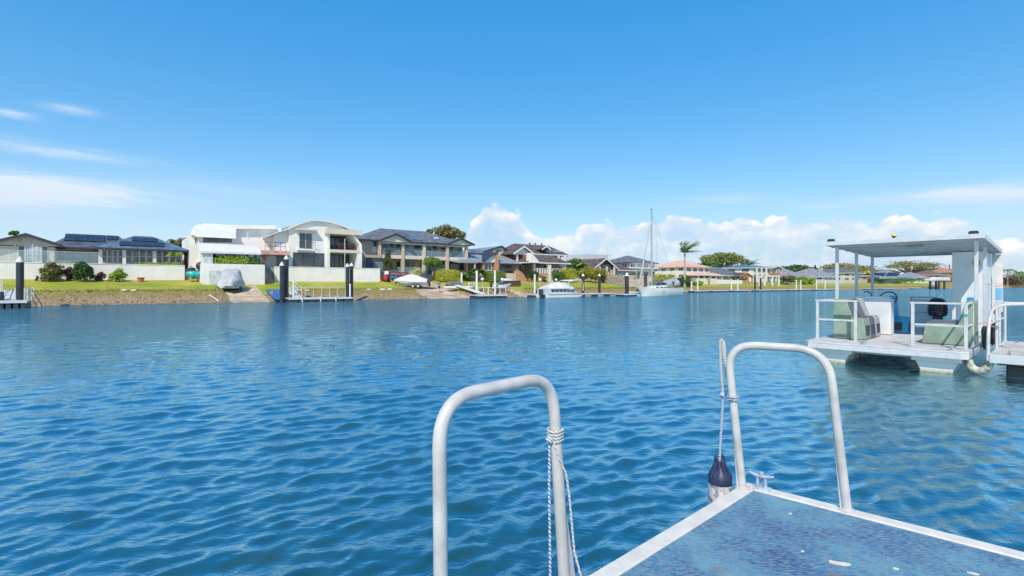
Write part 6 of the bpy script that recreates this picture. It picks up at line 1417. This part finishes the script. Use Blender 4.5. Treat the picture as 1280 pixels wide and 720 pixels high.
def arch(x0, x1, w, z, zt_, name, mat, par, n=10):
    m = MB(); 
    def ring(x, k): return [(x, -w * math.cos(q) * k, z + (zt_ - z) * (math.sin(q) ** .6) * k) for q in [math.pi * i / n for i in range(n + 1)]]
    m.grid(n, 6, lambda u, v: (x0 + (x1 - x0) * v, -w * math.cos(math.pi * u), z + (zt_ - z) * (max(0, math.sin(math.pi * u)) ** .55) * (1 - .35 * (1 - v) ** 2)))
    o = m.build(name, mat, par, True); sm = o.modifiers.new('thick', 'SOLIDIFY'); sm.thickness = .03; return o
arch(1.0, 2.3, 1.25, 1.45, 2.55, 'dodger', M('grey_canvas', (.34, .36, .38), .7), t); arch(2.5, 4.1, 1.35, 1.5, 2.75, 'bimini', M('grey_canvas'), t)
for x, w in ((2.45, .55), (3.15, .55), (3.85, .45)): m = MB(); m.hexa([(x, -1.40, 1.35), (x + w, -1.40, 1.35), (x + w, -1.36, 1.35), (x, -1.36, 1.35)], [(x - .3, -1.2, 2.25), (x + w - .3, -1.2, 2.25), (x + w - .3, -1.16, 2.25), (x - .3, -1.16, 2.25)]); m.build('side_screen', M('black_screen', (.02, .02, .025), .3), t)
m = MB(); m.tube([(-L / 2 + .1, -.1, 1.45), (-L / 2 + .15, -.2, 2.0), (-L / 2 + .9, -.75, 2.0), (-L / 2 + .9, -.75, 1.4)], .022, 6); m.tube([(-L / 2 + .1, .1, 1.45), (-L / 2 + .15, .2, 2.0), (-L / 2 + .9, .75, 2.0), (-L / 2 + .9, .75, 1.4)], .022, 6)
m.build('pulpit_rail', STEEL, t)
for y in (-1, 1): m = MB(); m.tube([(-L / 2 + .9, y * .75, 1.95), (-1, y * 1.5, 1.78), (L / 2 - .6, y * 1.45, 1.75)], .012, 5); [m.tube([(x, y * (1.5 if x > -1.5 else 1.2), 1.1), (x, y * (1.5 if x > -1.5 else 1.2), 1.78)], .014, 5) for x in (-2.6, -.6, 1.2, 3.2)]; m.build('guard_rail', STEEL, t)
# inflatable tender
t = local('small grey inflatable dinghy tied at the bow of the yacht', 'inflatable_dinghy', 'dinghy', sp(790, -3.4), -3.4, 0)
m = MB(); m.tube(fillet([(1.5, .62, .45), (-1, .62, .45), (-1.6, 0, .62), (-1, -.62, .45), (1.5, -.62, .45)], .6, 6), .2, 10); m.build('side_tube', M('grey_hypalon', (.48, .50, .52), .6, .1), t, True)
m = MB(); m.box(-1.1, 1.3, -.5, .5, .22, .3); m.build('floor', M('shade_and_dark_parts'), t); m = MB(); m.box(1.2, 1.5, -.16, .16, .4, 1.05); m.build('outboard', DTRIM, t, bevel=.05)
# party pontoon boat
a, b = sp(677, -5), sp(722.5, -5); L = b - a
t = local('white and grey party pontoon boat with a folded canopy frame', 'party_boat', 'pontoon boat', (a + b) / 2, -5, 0)
for y in (-.95, .95): m = MB(); m.tube([(-L / 2, y, .1), (-L / 2 + .05, y, .12), (L / 2 - 1.3, y, .12), (L / 2 - .4, y, .22), (L / 2, y, .42)], [.2, .33, .33, .26, .05], 12); m.build('pontoon_tube', ALU, t, True)
m = MB(); m.box(-L / 2 + .1, L / 2 - .35, -1.25, 1.25, .44, .56); m.build('deck', GREY_D, t)
m = MB(); w = 1.2; pts = [(-L / 2 + .5, w), (L / 2 - 1.8, w), (L / 2 - .7, .35)]
m.loft([[(x, -y, .56), (x, y, .56), (x - .12, y * .97, 1.25 - (.45 if i == 3 else 0)), (x - .12, -y * .97, 1.25 - (.45 if i == 3 else 0))] for i, (x, y) in enumerate([(-L / 2 + .3, w), (0, w), (L / 2 - 2.0, w * .96), (L / 2 - .5, .4)])]); bd = m.build('side_panel', M('silver_panel', (.55, .57, .59), .35, .05), t)
for i in range(6): x = -L / 2 + .7 + i * .72; m = MB(); m.box(x, x + .6, -1.235, -1.17, .82, 1.1); m.build('side_window', DGLASS, bd)
m = MB(); m.loft([[(x, -w, 1.24), (x, w, 1.24), (x, w * .55, 1.24 + h_), (x, -w * .55, 1.24 + h_)] for x, w, h_ in ((-L / 2 + .5, 1.25, .25), (-1, 1.3, .85), (.4, 1.25, .8), (L / 2 - 1.4, .9, .12))]); m.build('fitted_cover', M('silver_canvas', (.60, .61, .60), .7, .08), t, True)
for x0_, lean in ((.5, -1), (1.0, 1)):
    for y in (-1.15, 1.15): m = MB(); m.tube(fillet([(1.9 + lean * .9, y, .9), (1.2 + lean * .3 - .6, y, 2.15), (2.6, y, 2.42), (3.1, y, 2.2)] if lean < 0 else [(3.25, y, .9), (3.3, y, 2.1), (2.4, y, 2.42)], .5, 5), .045, 8); m.build('canopy_frame', WHITEP, t, True)
m = MB(); m.grid(8, 3, lambda u, v: (.95 + 2.2 * u, -1.2 + 2.4 * v, 2.2 + .28 * math.sin(math.pi * (.15 + .8 * u)))); o = m.build('folded_canopy', WHITEP, t, True); sm = o.modifiers.new('thick', 'SOLIDIFY'); sm.thickness = .08
m = MB(); m.box(-L / 2 - .35, -L / 2 + .1, -.25, .25, .3, 1.15); m.build('outboard', DTRIM, t, bevel=.08)
# trailers and covered boats
def wheel(par, c, r=.3, w=.18, ax='x'):
    m = MB()
    def cyl(r0, w0):
        n = 14; f = (lambda q, o: (c[0] + o, c[1] + r0 * math.cos(q), c[2] + r0 * math.sin(q))) if ax == 'x' else (lambda q, o: (c[0] + r0 * math.cos(q), c[1] + o, c[2] + r0 * math.sin(q)))
        m.loft([[f(2 * math.pi * i / n, o) for i in range(n)] for o in (-w0 / 2, w0 / 2)])
    cyl(r, w); o = m.build('wheel', BLACKR, par, True); m = MB(); cyl(r * .55, w + .03); m.build('rim', ALU, o, True)
s0, d = sp(287.5, 5.6), 5.6; z = gz(s0, d) + .02
t = local('tall boat on a trailer under a draped grey tarpaulin', 'covered_boat', 'covered boat', s0, d, z, -.15)
m = MB(); n = 56; prof = [(1.0, .5), (.98, .9), (.86, 1.35), (.73, 1.75), (.62, 2.08), (.50, 2.24), (.2, 2.32)]
ph = [rnd.uniform(0, 6.28) for _ in range(5)]
secs = []
for k, (r, zz) in enumerate(prof):
    ring = []
    for i in range(n):
        q = 2 * math.pi * i / n; fo = sum(math.sin(q * f + ph[j] + zz * (j - 1.5) * 1.6) * a_ for j, (f, a_) in enumerate(((3, .06), (5, .045), (7, .035), (11, .02), (2, .05)))) * (1.4 - zz * .35)
        rr_ = r * (1 + fo); hem = (.16 * math.sin(q * 4 + 1) + .08 * math.sin(q * 9)) if k == 0 else 0
        ring.append((1.34 * rr_ * math.cos(q) + .22 * zz * .3, 2.0 * rr_ * math.sin(q), zz + hem + .12 * math.sin(q * 2 + 1) * (k > 2)))
    secs.append(ring)
m.loft(secs); m.build('tarpaulin', TARP, t, True)
m = MB(); m.box(-.9, .9, -1.3, -1.2, .3, .4); m.box(-.9, -.8, -1.3, 2.2, .3, .4); m.box(.8, .9, -1.3, 2.2, .3, .4); m.box(-.05, .05, -2.4, -1.2, .3, .4); m.build('trailer_frame', STEEL, t)
wheel(t, (-1.02, -.9, .3)); wheel(t, (1.0, -.9, .3)); wheel(t, (-.95, .6, .3)); wheel(t, (.95, .6, .3))
m = MB(); m.loft([[(x, -w - 1.0, .45), (x, w - 1.0, .45), (x, w * 1.2 - 1.0, .75), (x, -w * 1.2 - 1.0, .75)] for x, w in ((-.5, .3), (0, .5), (.5, .3))]); m.build('hull', GCOAT, t)
s0, d = sp(514, 7.6), 7.6; z = gz(s0, d) + .03
t = local('boat on a trailer under a pale fitted cover with a black outboard', 'covered_boat', 'covered boat', s0, d, z, -.62)
m = MB(); L = 4.6
secs = []
for u, w, zb, zg, zr_ in ((0, .05, .95, 1.15, 1.2), (.15, .55, .75, 1.15, 1.45), (.4, .95, .62, 1.1, 1.85), (.55, 1.0, .6, 1.1, 1.9), (.85, 1.0, .58, 1.08, 1.45), (1, .95, .58, 1.05, 1.25)):
    x = -L / 2 + L * u; secs.append([(x, -w, zg - .25), (x, -w * .8, zb), (x, w * .8, zb), (x, w, zg - .25), (x, w * .96, zg), (x, w * .2, zr_), (x, -w * .2, zr_), (x, -w * .96, zg)])
m.loft(secs); cv = m.build('fitted_cover', TARPL, t, True)
m = MB(); m.loft([[(x, -w, .62), (x, w, .62), (x, w * .4, .42), (x, -w * .4, .42)][::-1] for x, w in ((-1.8, .3), (-.5, .8), (2.2, .85))]); m.build('hull', GCOAT, t)
m = MB(); m.loft([[(x, -w, z0), (x, w, z0), (x, w, z1_), (x, -w, z1_)] for x, w, z0, z1_ in ((2.25, .2, .85, 1.75), (2.6, .3, .9, 1.85), (2.95, .28, 1.0, 1.75), (3.05, .18, 1.1, 1.6))]); m.box(2.4, 2.65, -.12, .12, .2, .95); m.box(2.3, 2.75, -.8, -.5, .7, 1.2); m.build('outboard', DTRIM, t, bevel=.04)
m = MB(); m.box(-3.4, 2.3, -.06, .06, .34, .42); m.box(-1.5, 2.2, -.8, -.72, .34, .42); m.box(-1.5, 2.2, .72, .8, .34, .42); m.build('trailer_frame', STEEL, t)
for x in (.4, 1.1):
    for y in (-.95, .95): wheel(t, (x, y, .27), .27, .18, 'y')
s0, d = sp(482.5, 11.6), 11.6; z = gz(s0, d)
t = local('red and white jet ski parked on the grass at the end of the white wall', 'jet_ski', 'jet ski', s0, d, z, 1.35)
m = MB(); m.loft(hull_loft(2.6, 1.0, .75, .25, -1, .8, 10, .2)); m.build('hull', REDP, t, True); m = MB(); m.loft([[(x, -w, .8), (x, w, .8), (x, w * .6, zt_), (x, -w * .6, zt_)] for x, w, zt_ in ((-.9, .2, .95), (-.4, .34, 1.2), (.1, .22, 1.05), (1.1, .25, 1.0))]); m.build('seat', M('shade_and_dark_parts'), t)
m = MB(); m.loft([[(x, -w, .95), (x, w, .95), (x, w * .7, zt_), (x, -w * .7, zt_)] for x, w, zt_ in ((-.8, .25, 1.1), (-.45, .36, 1.42), (-.2, .25, 1.3))]); m.tube([(-.3, -.42, 1.36), (-.25, 0, 1.32), (-.3, .42, 1.36)], .03, 6); m.build('handlebar_cowl', WHITEP, t)
m = MB(); m.box(-1, 1, -.4, -.3, .05, .25); m.box(-1, 1, .3, .4, .05, .25); m.build('cradle', DTRIM, t)
def kayak(label, px, pyc, d, L, mat, ang, up=False, w=.7, h_=.34, name='kayak', cat='kayak'):
    s0 = sp(px, d); z = zp(pyc, px, d); t = local(label, name, cat, s0, d, z, ang); m = MB(); secs = []
    for i in range(13):
        u = i / 12; k = math.sin(math.pi * u) ** .6 + .02; x = -L / 2 + L * u; ri = .10 * (2 * u - 1) ** 2
        secs.append([(x, w / 2 * k * math.cos(q), h_ / 2 * (k * .7 + .3) * math.sin(q) + ri) for q in [2 * math.pi * j / 10 for j in range(10)]])
    m.loft(secs); m.build('hull', mat, t, True); m = MB(); m.lathe([(.30, h_ * .42), (.34, h_ * .52), (.26, h_ * .53), (.24, h_ * .44)], (.1, 0, 0), 12); m.build('cockpit_rim', DTRIM, t)
    for x in (-L * .25, L * .25): m = MB(); m.box(x - .06, x + .06, -w * .4, w * .4, -(z - gz(s0, d)), -h_ * .2); m.build('trestle', WOODP, t)
kayak('blue kayak on a stand left of the covered boat', 495, 347.6, 10.8, 2.6, M('kayak_blue', (.03, .22, .42), .4), .5, w=.8, h_=.5)
kayak('pink kayak lying behind the blue one beside the dark fence', 498.5, 343.2, 12.2, 2.7, M('kayak_pink', (.62, .16, .22), .4), .2, h_=.3)
kayak('upturned white dinghy on timber posts right of the walking person', 574, 359.8, 4.4, 4.6, GCOAT, -.1, w=1.3, h_=.5, name='white_dinghy', cat='dinghy')
kayak('turquoise covered kayak heap beside the garden steps', 243, 343.2, 10.6, 1.7, TEALP, .1, w=1.1, h_=.9)
m = MB(); s0, d = sp(250, 10.4), 10.4; z = zp(336.5, 250, d); t = local('round navy blue drum cover leaning by the garden steps', 'drum_cover', 'drum', s0, d, z); m.ball((0, 0, .35), (.42, .4, .48), 12, 8); m.build('cover', NAVY, t, True); m = MB(); m.tube([(-.2, 0, -1.1), (-.1, 0, 0)], .05, 6); m.tube([(.25, 0, -1.1), (.1, 0, 0)], .05, 6); m.box(-.35, .35, -.2, .3, -1.15, -.6); m.build('stand', GREYF, t)
s0, d = sp(636, 7), 7.4; z = gz(s0, d)
t = local('small runabout on the lawn under a blue and white cover', 'covered_boat', 'covered boat', s0, d, z)
m = MB(); m.loft(hull_loft(2.6, 1.5, .6, .1, 1, .8, 10, .15)); m.build('hull', M('cover_blue', (.02, .14, .45), .5), t, True); m = MB(); m.loft([[(x, -w, .62), (x, w, .62), (x, w * .4, .62 + h_), (x, -w * .4, .62 + h_)] for x, w, h_ in ((-1.1, .5, .08), (-.4, .7, .42), (.4, .68, .4), (1.1, .4, .06))]); m.build('white_cover', TARPL, t, True)
LWL = SH('garden_wall', 'low dark timber edging under the blue covered runabout', 'wall', sp(640, 5.6), 5.6, 1.4); LWL.raw('edging', M('dark_timber'), sp(630, 5.6), sp(651, 5.6), 5.6, 5.8, 1.2, zp(350.8, 640, 5.6))
s0, d = sp(628, 2.0), 2.2; z = gz(s0, d)
t = local('small white motor boat on the slip in front of the lawn', 'motor_boat', 'motor boat', s0, d, z + .25, -.25)
m = MB(); m.loft(hull_loft(3.0, 1.5, .55, .0, 1, .85, 10, .2)); m.build('hull', GCOAT, t, True); m = MB(); m.hexa([(-.1, -.6, .6), (.55, -.4, .6), (.55, .4, .6), (-.1, .6, .6)], [(-.2, -.5, .95), (.1, -.35, .95), (.1, .35, .95), (-.2, .5, .95)]); m.build('windscreen', DGLASS, t); m = MB(); m.box(-1.75, -1.45, -.2, .2, .3, 1.0); m.build('outboard', DTRIM, t, bevel=.06); m = MB(); m.box(-1.2, 1.1, -.4, -.3, -.3, .05); m.box(-1.2, 1.1, .3, .4, -.3, .05); m.build('cradle', WOODP, t)
# small things on the bank
def pot(label, px, d, r, h_, mat): s0 = sp(px, d); z = gz(s0, d); t = local(label, 'flower_pot', 'pot', s0, d, z); m = MB(); m.lathe([(r * .62, 0), (r * .85, h_ * .8), (r, h_ * .82), (r, h_), (r * .85, h_), (r * .8, h_ * .85)], (0, 0, 0), 16); m.build('pot', mat, t); m = MB(); m.lathe([(r * .8, h_ * .84), (.02, h_ * .87)], (0, 0, 0), 12); m.build('soil', M('soil', (.05, .035, .025), .95), t)
pot('wide terracotta pot on the lawn in front of the long white wall', 176, 10.2, .36, .48, TERRA)
for i, px in enumerate((586.5, 589.5, 593)): pot(['left small white pot below the garden palms', 'middle small white pot below the garden palms', 'right small white pot below the garden palms'][i], px, 7.5 + i * .3, .26, .42, WHITEP)
for i, (px, d, r) in enumerate(((155, 3.2, .22), (167, 3.1, .22), (373, 2.8, .3), (384, 2.6, .22), (478, 2.8, .32), (487, 2.9, .3), (461, 2.9, .22))):
    s0 = sp(px, d); t = MB(); t.ball((0, 0, .05), (r * 1.4, r, r * .5), 9, 5); o = t.build('pale_boulder', M('pale_boulder', (.60, .54, .47), .9, .15, 4, .4, 10), None, True); o.location = S(s0, d, gz(s0, d))
    tag(o, ['left of two pale stones on the bank edge under the left lawn', 'right of two pale stones on the bank edge under the left lawn', 'pale boulder behind the long floating dock, nearer the gangway', 'small pale boulder behind the middle of the long floating dock', 'pale flat boulder on the earth bank left of the ramp', 'pale flat boulder on the earth bank nearest the second ramp', 'small pale stone on the earth bank right of the black piles'][i], 'boulder', 'pale stones on the bank')
for px, pyt, d, lab in ((134.5, 355.5, 4.2, 'short timber stake standing on the left lawn edge'), (248, 361, 3.0, 'short pale stake on the bank left of the concrete ramp')):
    s0 = sp(px, d); t = local(lab, 'timber_stake', 'stake', s0, d, gz(s0, d)); m = MB(); m.box(-.06, .06, -.05, .05, -.2, zp(pyt, px, d) - gz(s0, d)); m.build('stake', WOODP, t)
m = MB(); s0, d = sp(269, .5), .6; m.tube([(-.6, 0, .55), (.1, -.1, .15), (.55, -.3, -.1)], .06, 6); o = m.build('driftwood', M('bleached_wood', (.62, .56, .46), .8), None); o.location = S(s0, d, gz(s0, d)); tag(o, 'bleached stick lying on the rocks left of the concrete ramp', 'driftwood')
s0, d = sp(531.5, 10.2), 10.2; z = gz(s0, d); t = local('small white folding table on the dry grass right of the outboard', 'garden_table', 'table', s0, d, z); m = MB(); m.lathe([(.42, .66), (.44, .70), (.42, .74)], (0, 0, 0), 14); m.build('table_top', WHITEP, t)
for q in (.8, 2.4, 3.9, 5.5): m = MB(); m.tube([(.38 * math.cos(q), .38 * math.sin(q), 0), (.25 * math.cos(q), .25 * math.sin(q), .68)], .025, 5); m.build('leg', WHITEP, t)
s0, d = sp(567, 7.5), 7.5; z = gz(s0, d); t = local('dark upturned tender on the grass right of the yellow hedge', 'upturned_tender', 'dinghy', s0, d, z); m = MB(); m.loft([[(x, w * math.cos(q), .02 + .42 * k * math.sin(q)) for q in [math.pi * j / 8 for j in range(9)]] for x, w, k in ((-1.3, .2, .4), (-.9, .6, .85), (0, .75, 1), (1.1, .7, .9))]); m.build('hull', GREYF, t, True); m = MB(); m.box(-1, 1, -.03, .03, .40, .47); m.build('keel_strip', RAILM, t)

# ------------------------------------------------------------------ person walking on the ramp
def skin(name, joints, edges, mat, par, sub=2, root=0):
    me = bpy.data.meshes.new(name); me.from_pydata([j[0] for j in joints], edges, []); me.materials.append(mat); o = bpy.data.objects.new(name, me); COL.objects.link(o); o.parent = par
    sk = o.modifiers.new('skin', 'SKIN'); sk.use_smooth_shade = True
    for v, j in zip(me.skin_vertices[0].data, joints): v.radius = (j[1], j[1] if len(j) < 3 else j[2])
    me.skin_vertices[0].data[root].use_root = True
    s_ = o.modifiers.new('sub', 'SUBSURF'); s_.levels = sub; s_.render_levels = sub; return o
SKIN = M('skin', (.50, .30, .21), .55, .06, 6); TEE = M('teal_shirt', (.03, .20, .30), .8, .1, 5); SHORT = M('dark_shorts', (.02, .022, .03), .8, .1); HAIR = M('dark_hair', (.045, .03, .02), .7, .2); SHOE = M('pale_shoe', (.55, .52, .48), .7)
s0, d = sp(549, 3.6), 3.6
a_, b_, dd_, zz_ = RAMPS[1]; z = -.22 + (zz_ + .1) * (d + .6) / (dd_ + .6) + .1
t = local('person in a teal shirt and dark shorts walking on the concrete ramp', 'person', 'person', s0, d, z, .35)
J = [((0, 0, .95), .115, .14), ((0, 0, 1.15), .105, .135), ((.01, 0, 1.36), .11, .16), ((.02, 0, 1.49), .06), ((.03, 0, 1.56), .055), ((.045, 0, 1.64), .085, .075), ((.045, 0, 1.73), .08, .07),
     ((.01, .19, 1.42), .052), ((-.06, .25, 1.17), .042), ((.16, .19, 1.08), .033), ((.24, .17, 1.10), .032, .018),
     ((.01, -.19, 1.42), .052), ((.02, -.25, 1.15), .042), ((.2, -.17, 1.24), .033), ((.27, -.13, 1.29), .032, .018),
     ((0, .09, .88), .092), ((.17, .09, .52), .062), ((.22, .09, .12), .042), ((.24, .09, .045), .045), ((.38, .09, .03), .035),
     ((0, -.09, .88), .092), ((-.03, -.09, .50), .062), ((-.30, -.09, .19), .042), ((-.34, -.09, .10), .042), ((-.27, -.09, .02), .03)]
E = [(0, 1), (1, 2), (2, 3), (3, 4), (4, 5), (5, 6), (2, 7), (7, 8), (8, 9), (9, 10), (2, 11), (11, 12), (12, 13), (13, 14), (0, 15), (15, 16), (16, 17), (17, 18), (18, 19), (0, 20), (20, 21), (21, 22), (22, 23), (23, 24)]
for hb_, sg in ((10, 1), (14, -1)):
    hx, hy, hz = J[hb_][0]
    for k, (dy, dx, L_) in enumerate(((-.030, .045, .05), (-.010, .055, .06), (.012, .052, .055), (.032, .044, .045), (.045, .005, .035))):
        i0 = len(J); J.append(((hx + dx, hy + dy * sg, hz + .005), .010)); J.append(((hx + dx + L_ * .7, hy + dy * sg * 1.05, hz - .015), .009)); E += [(hb_, i0), (i0, i0 + 1)]
body = skin('body', J, E, SKIN, t)
skin('shirt', [((0, 0, .98), .135, .16), ((0, 0, 1.16), .125, .155), ((.01, 0, 1.36), .13, .185), ((.015, 0, 1.47), .085, .10), ((.01, .19, 1.42), .075), ((-.035, .225, 1.27), .062), ((.01, -.19, 1.42), .075), ((.017, -.225, 1.27), .062)], [(0, 1), (1, 2), (2, 3), (2, 4), (4, 5), (2, 6), (6, 7)], TEE, t)
skin('shorts', [((0, 0, 1.0), .13, .155), ((0, 0, .92), .135, .165), ((.01, .09, .84), .112), ((.13, .09, .60), .092), ((0, -.09, .84), .112), ((-.025, -.09, .58), .092)], [(0, 1), (1, 2), (2, 3), (1, 4), (4, 5)], SHORT, t)
m = MB(); m.ball((.035, 0, 1.735), (.098, .088, .085), 12, 8); m.ball((-.02, 0, 1.68), (.06, .078, .09), 10, 6); m.build('hair', HAIR, t, True)
for y in (-.03, .03): m = MB(); m.ball((.122, y, 1.69), .011, 8, 5); m.build('eye', DTRIM, t); m = MB(); m.ball((.045, y * 2.75, 1.675), (.022, .012, .032), 8, 5); m.build('ear', SKIN, t, True)
m = MB(); m.ball((.135, 0, 1.665), (.018, .013, .025), 8, 5); m.build('nose', SKIN, t, True); m = MB(); m.ball((.122, 0, 1.628), (.008, .025, .008), 8, 5); m.build('mouth', M('lip', (.42, .18, .15), .5), t, True)
for (x, y, z_, tl) in ((.31, .09, .035, 0), (-.30, -.09, .05, 1)): m = MB(); m.ball((x, y, z_), (.13, .052, .05), 12, 6); o = m.build('shoe', SHOE, t, True)
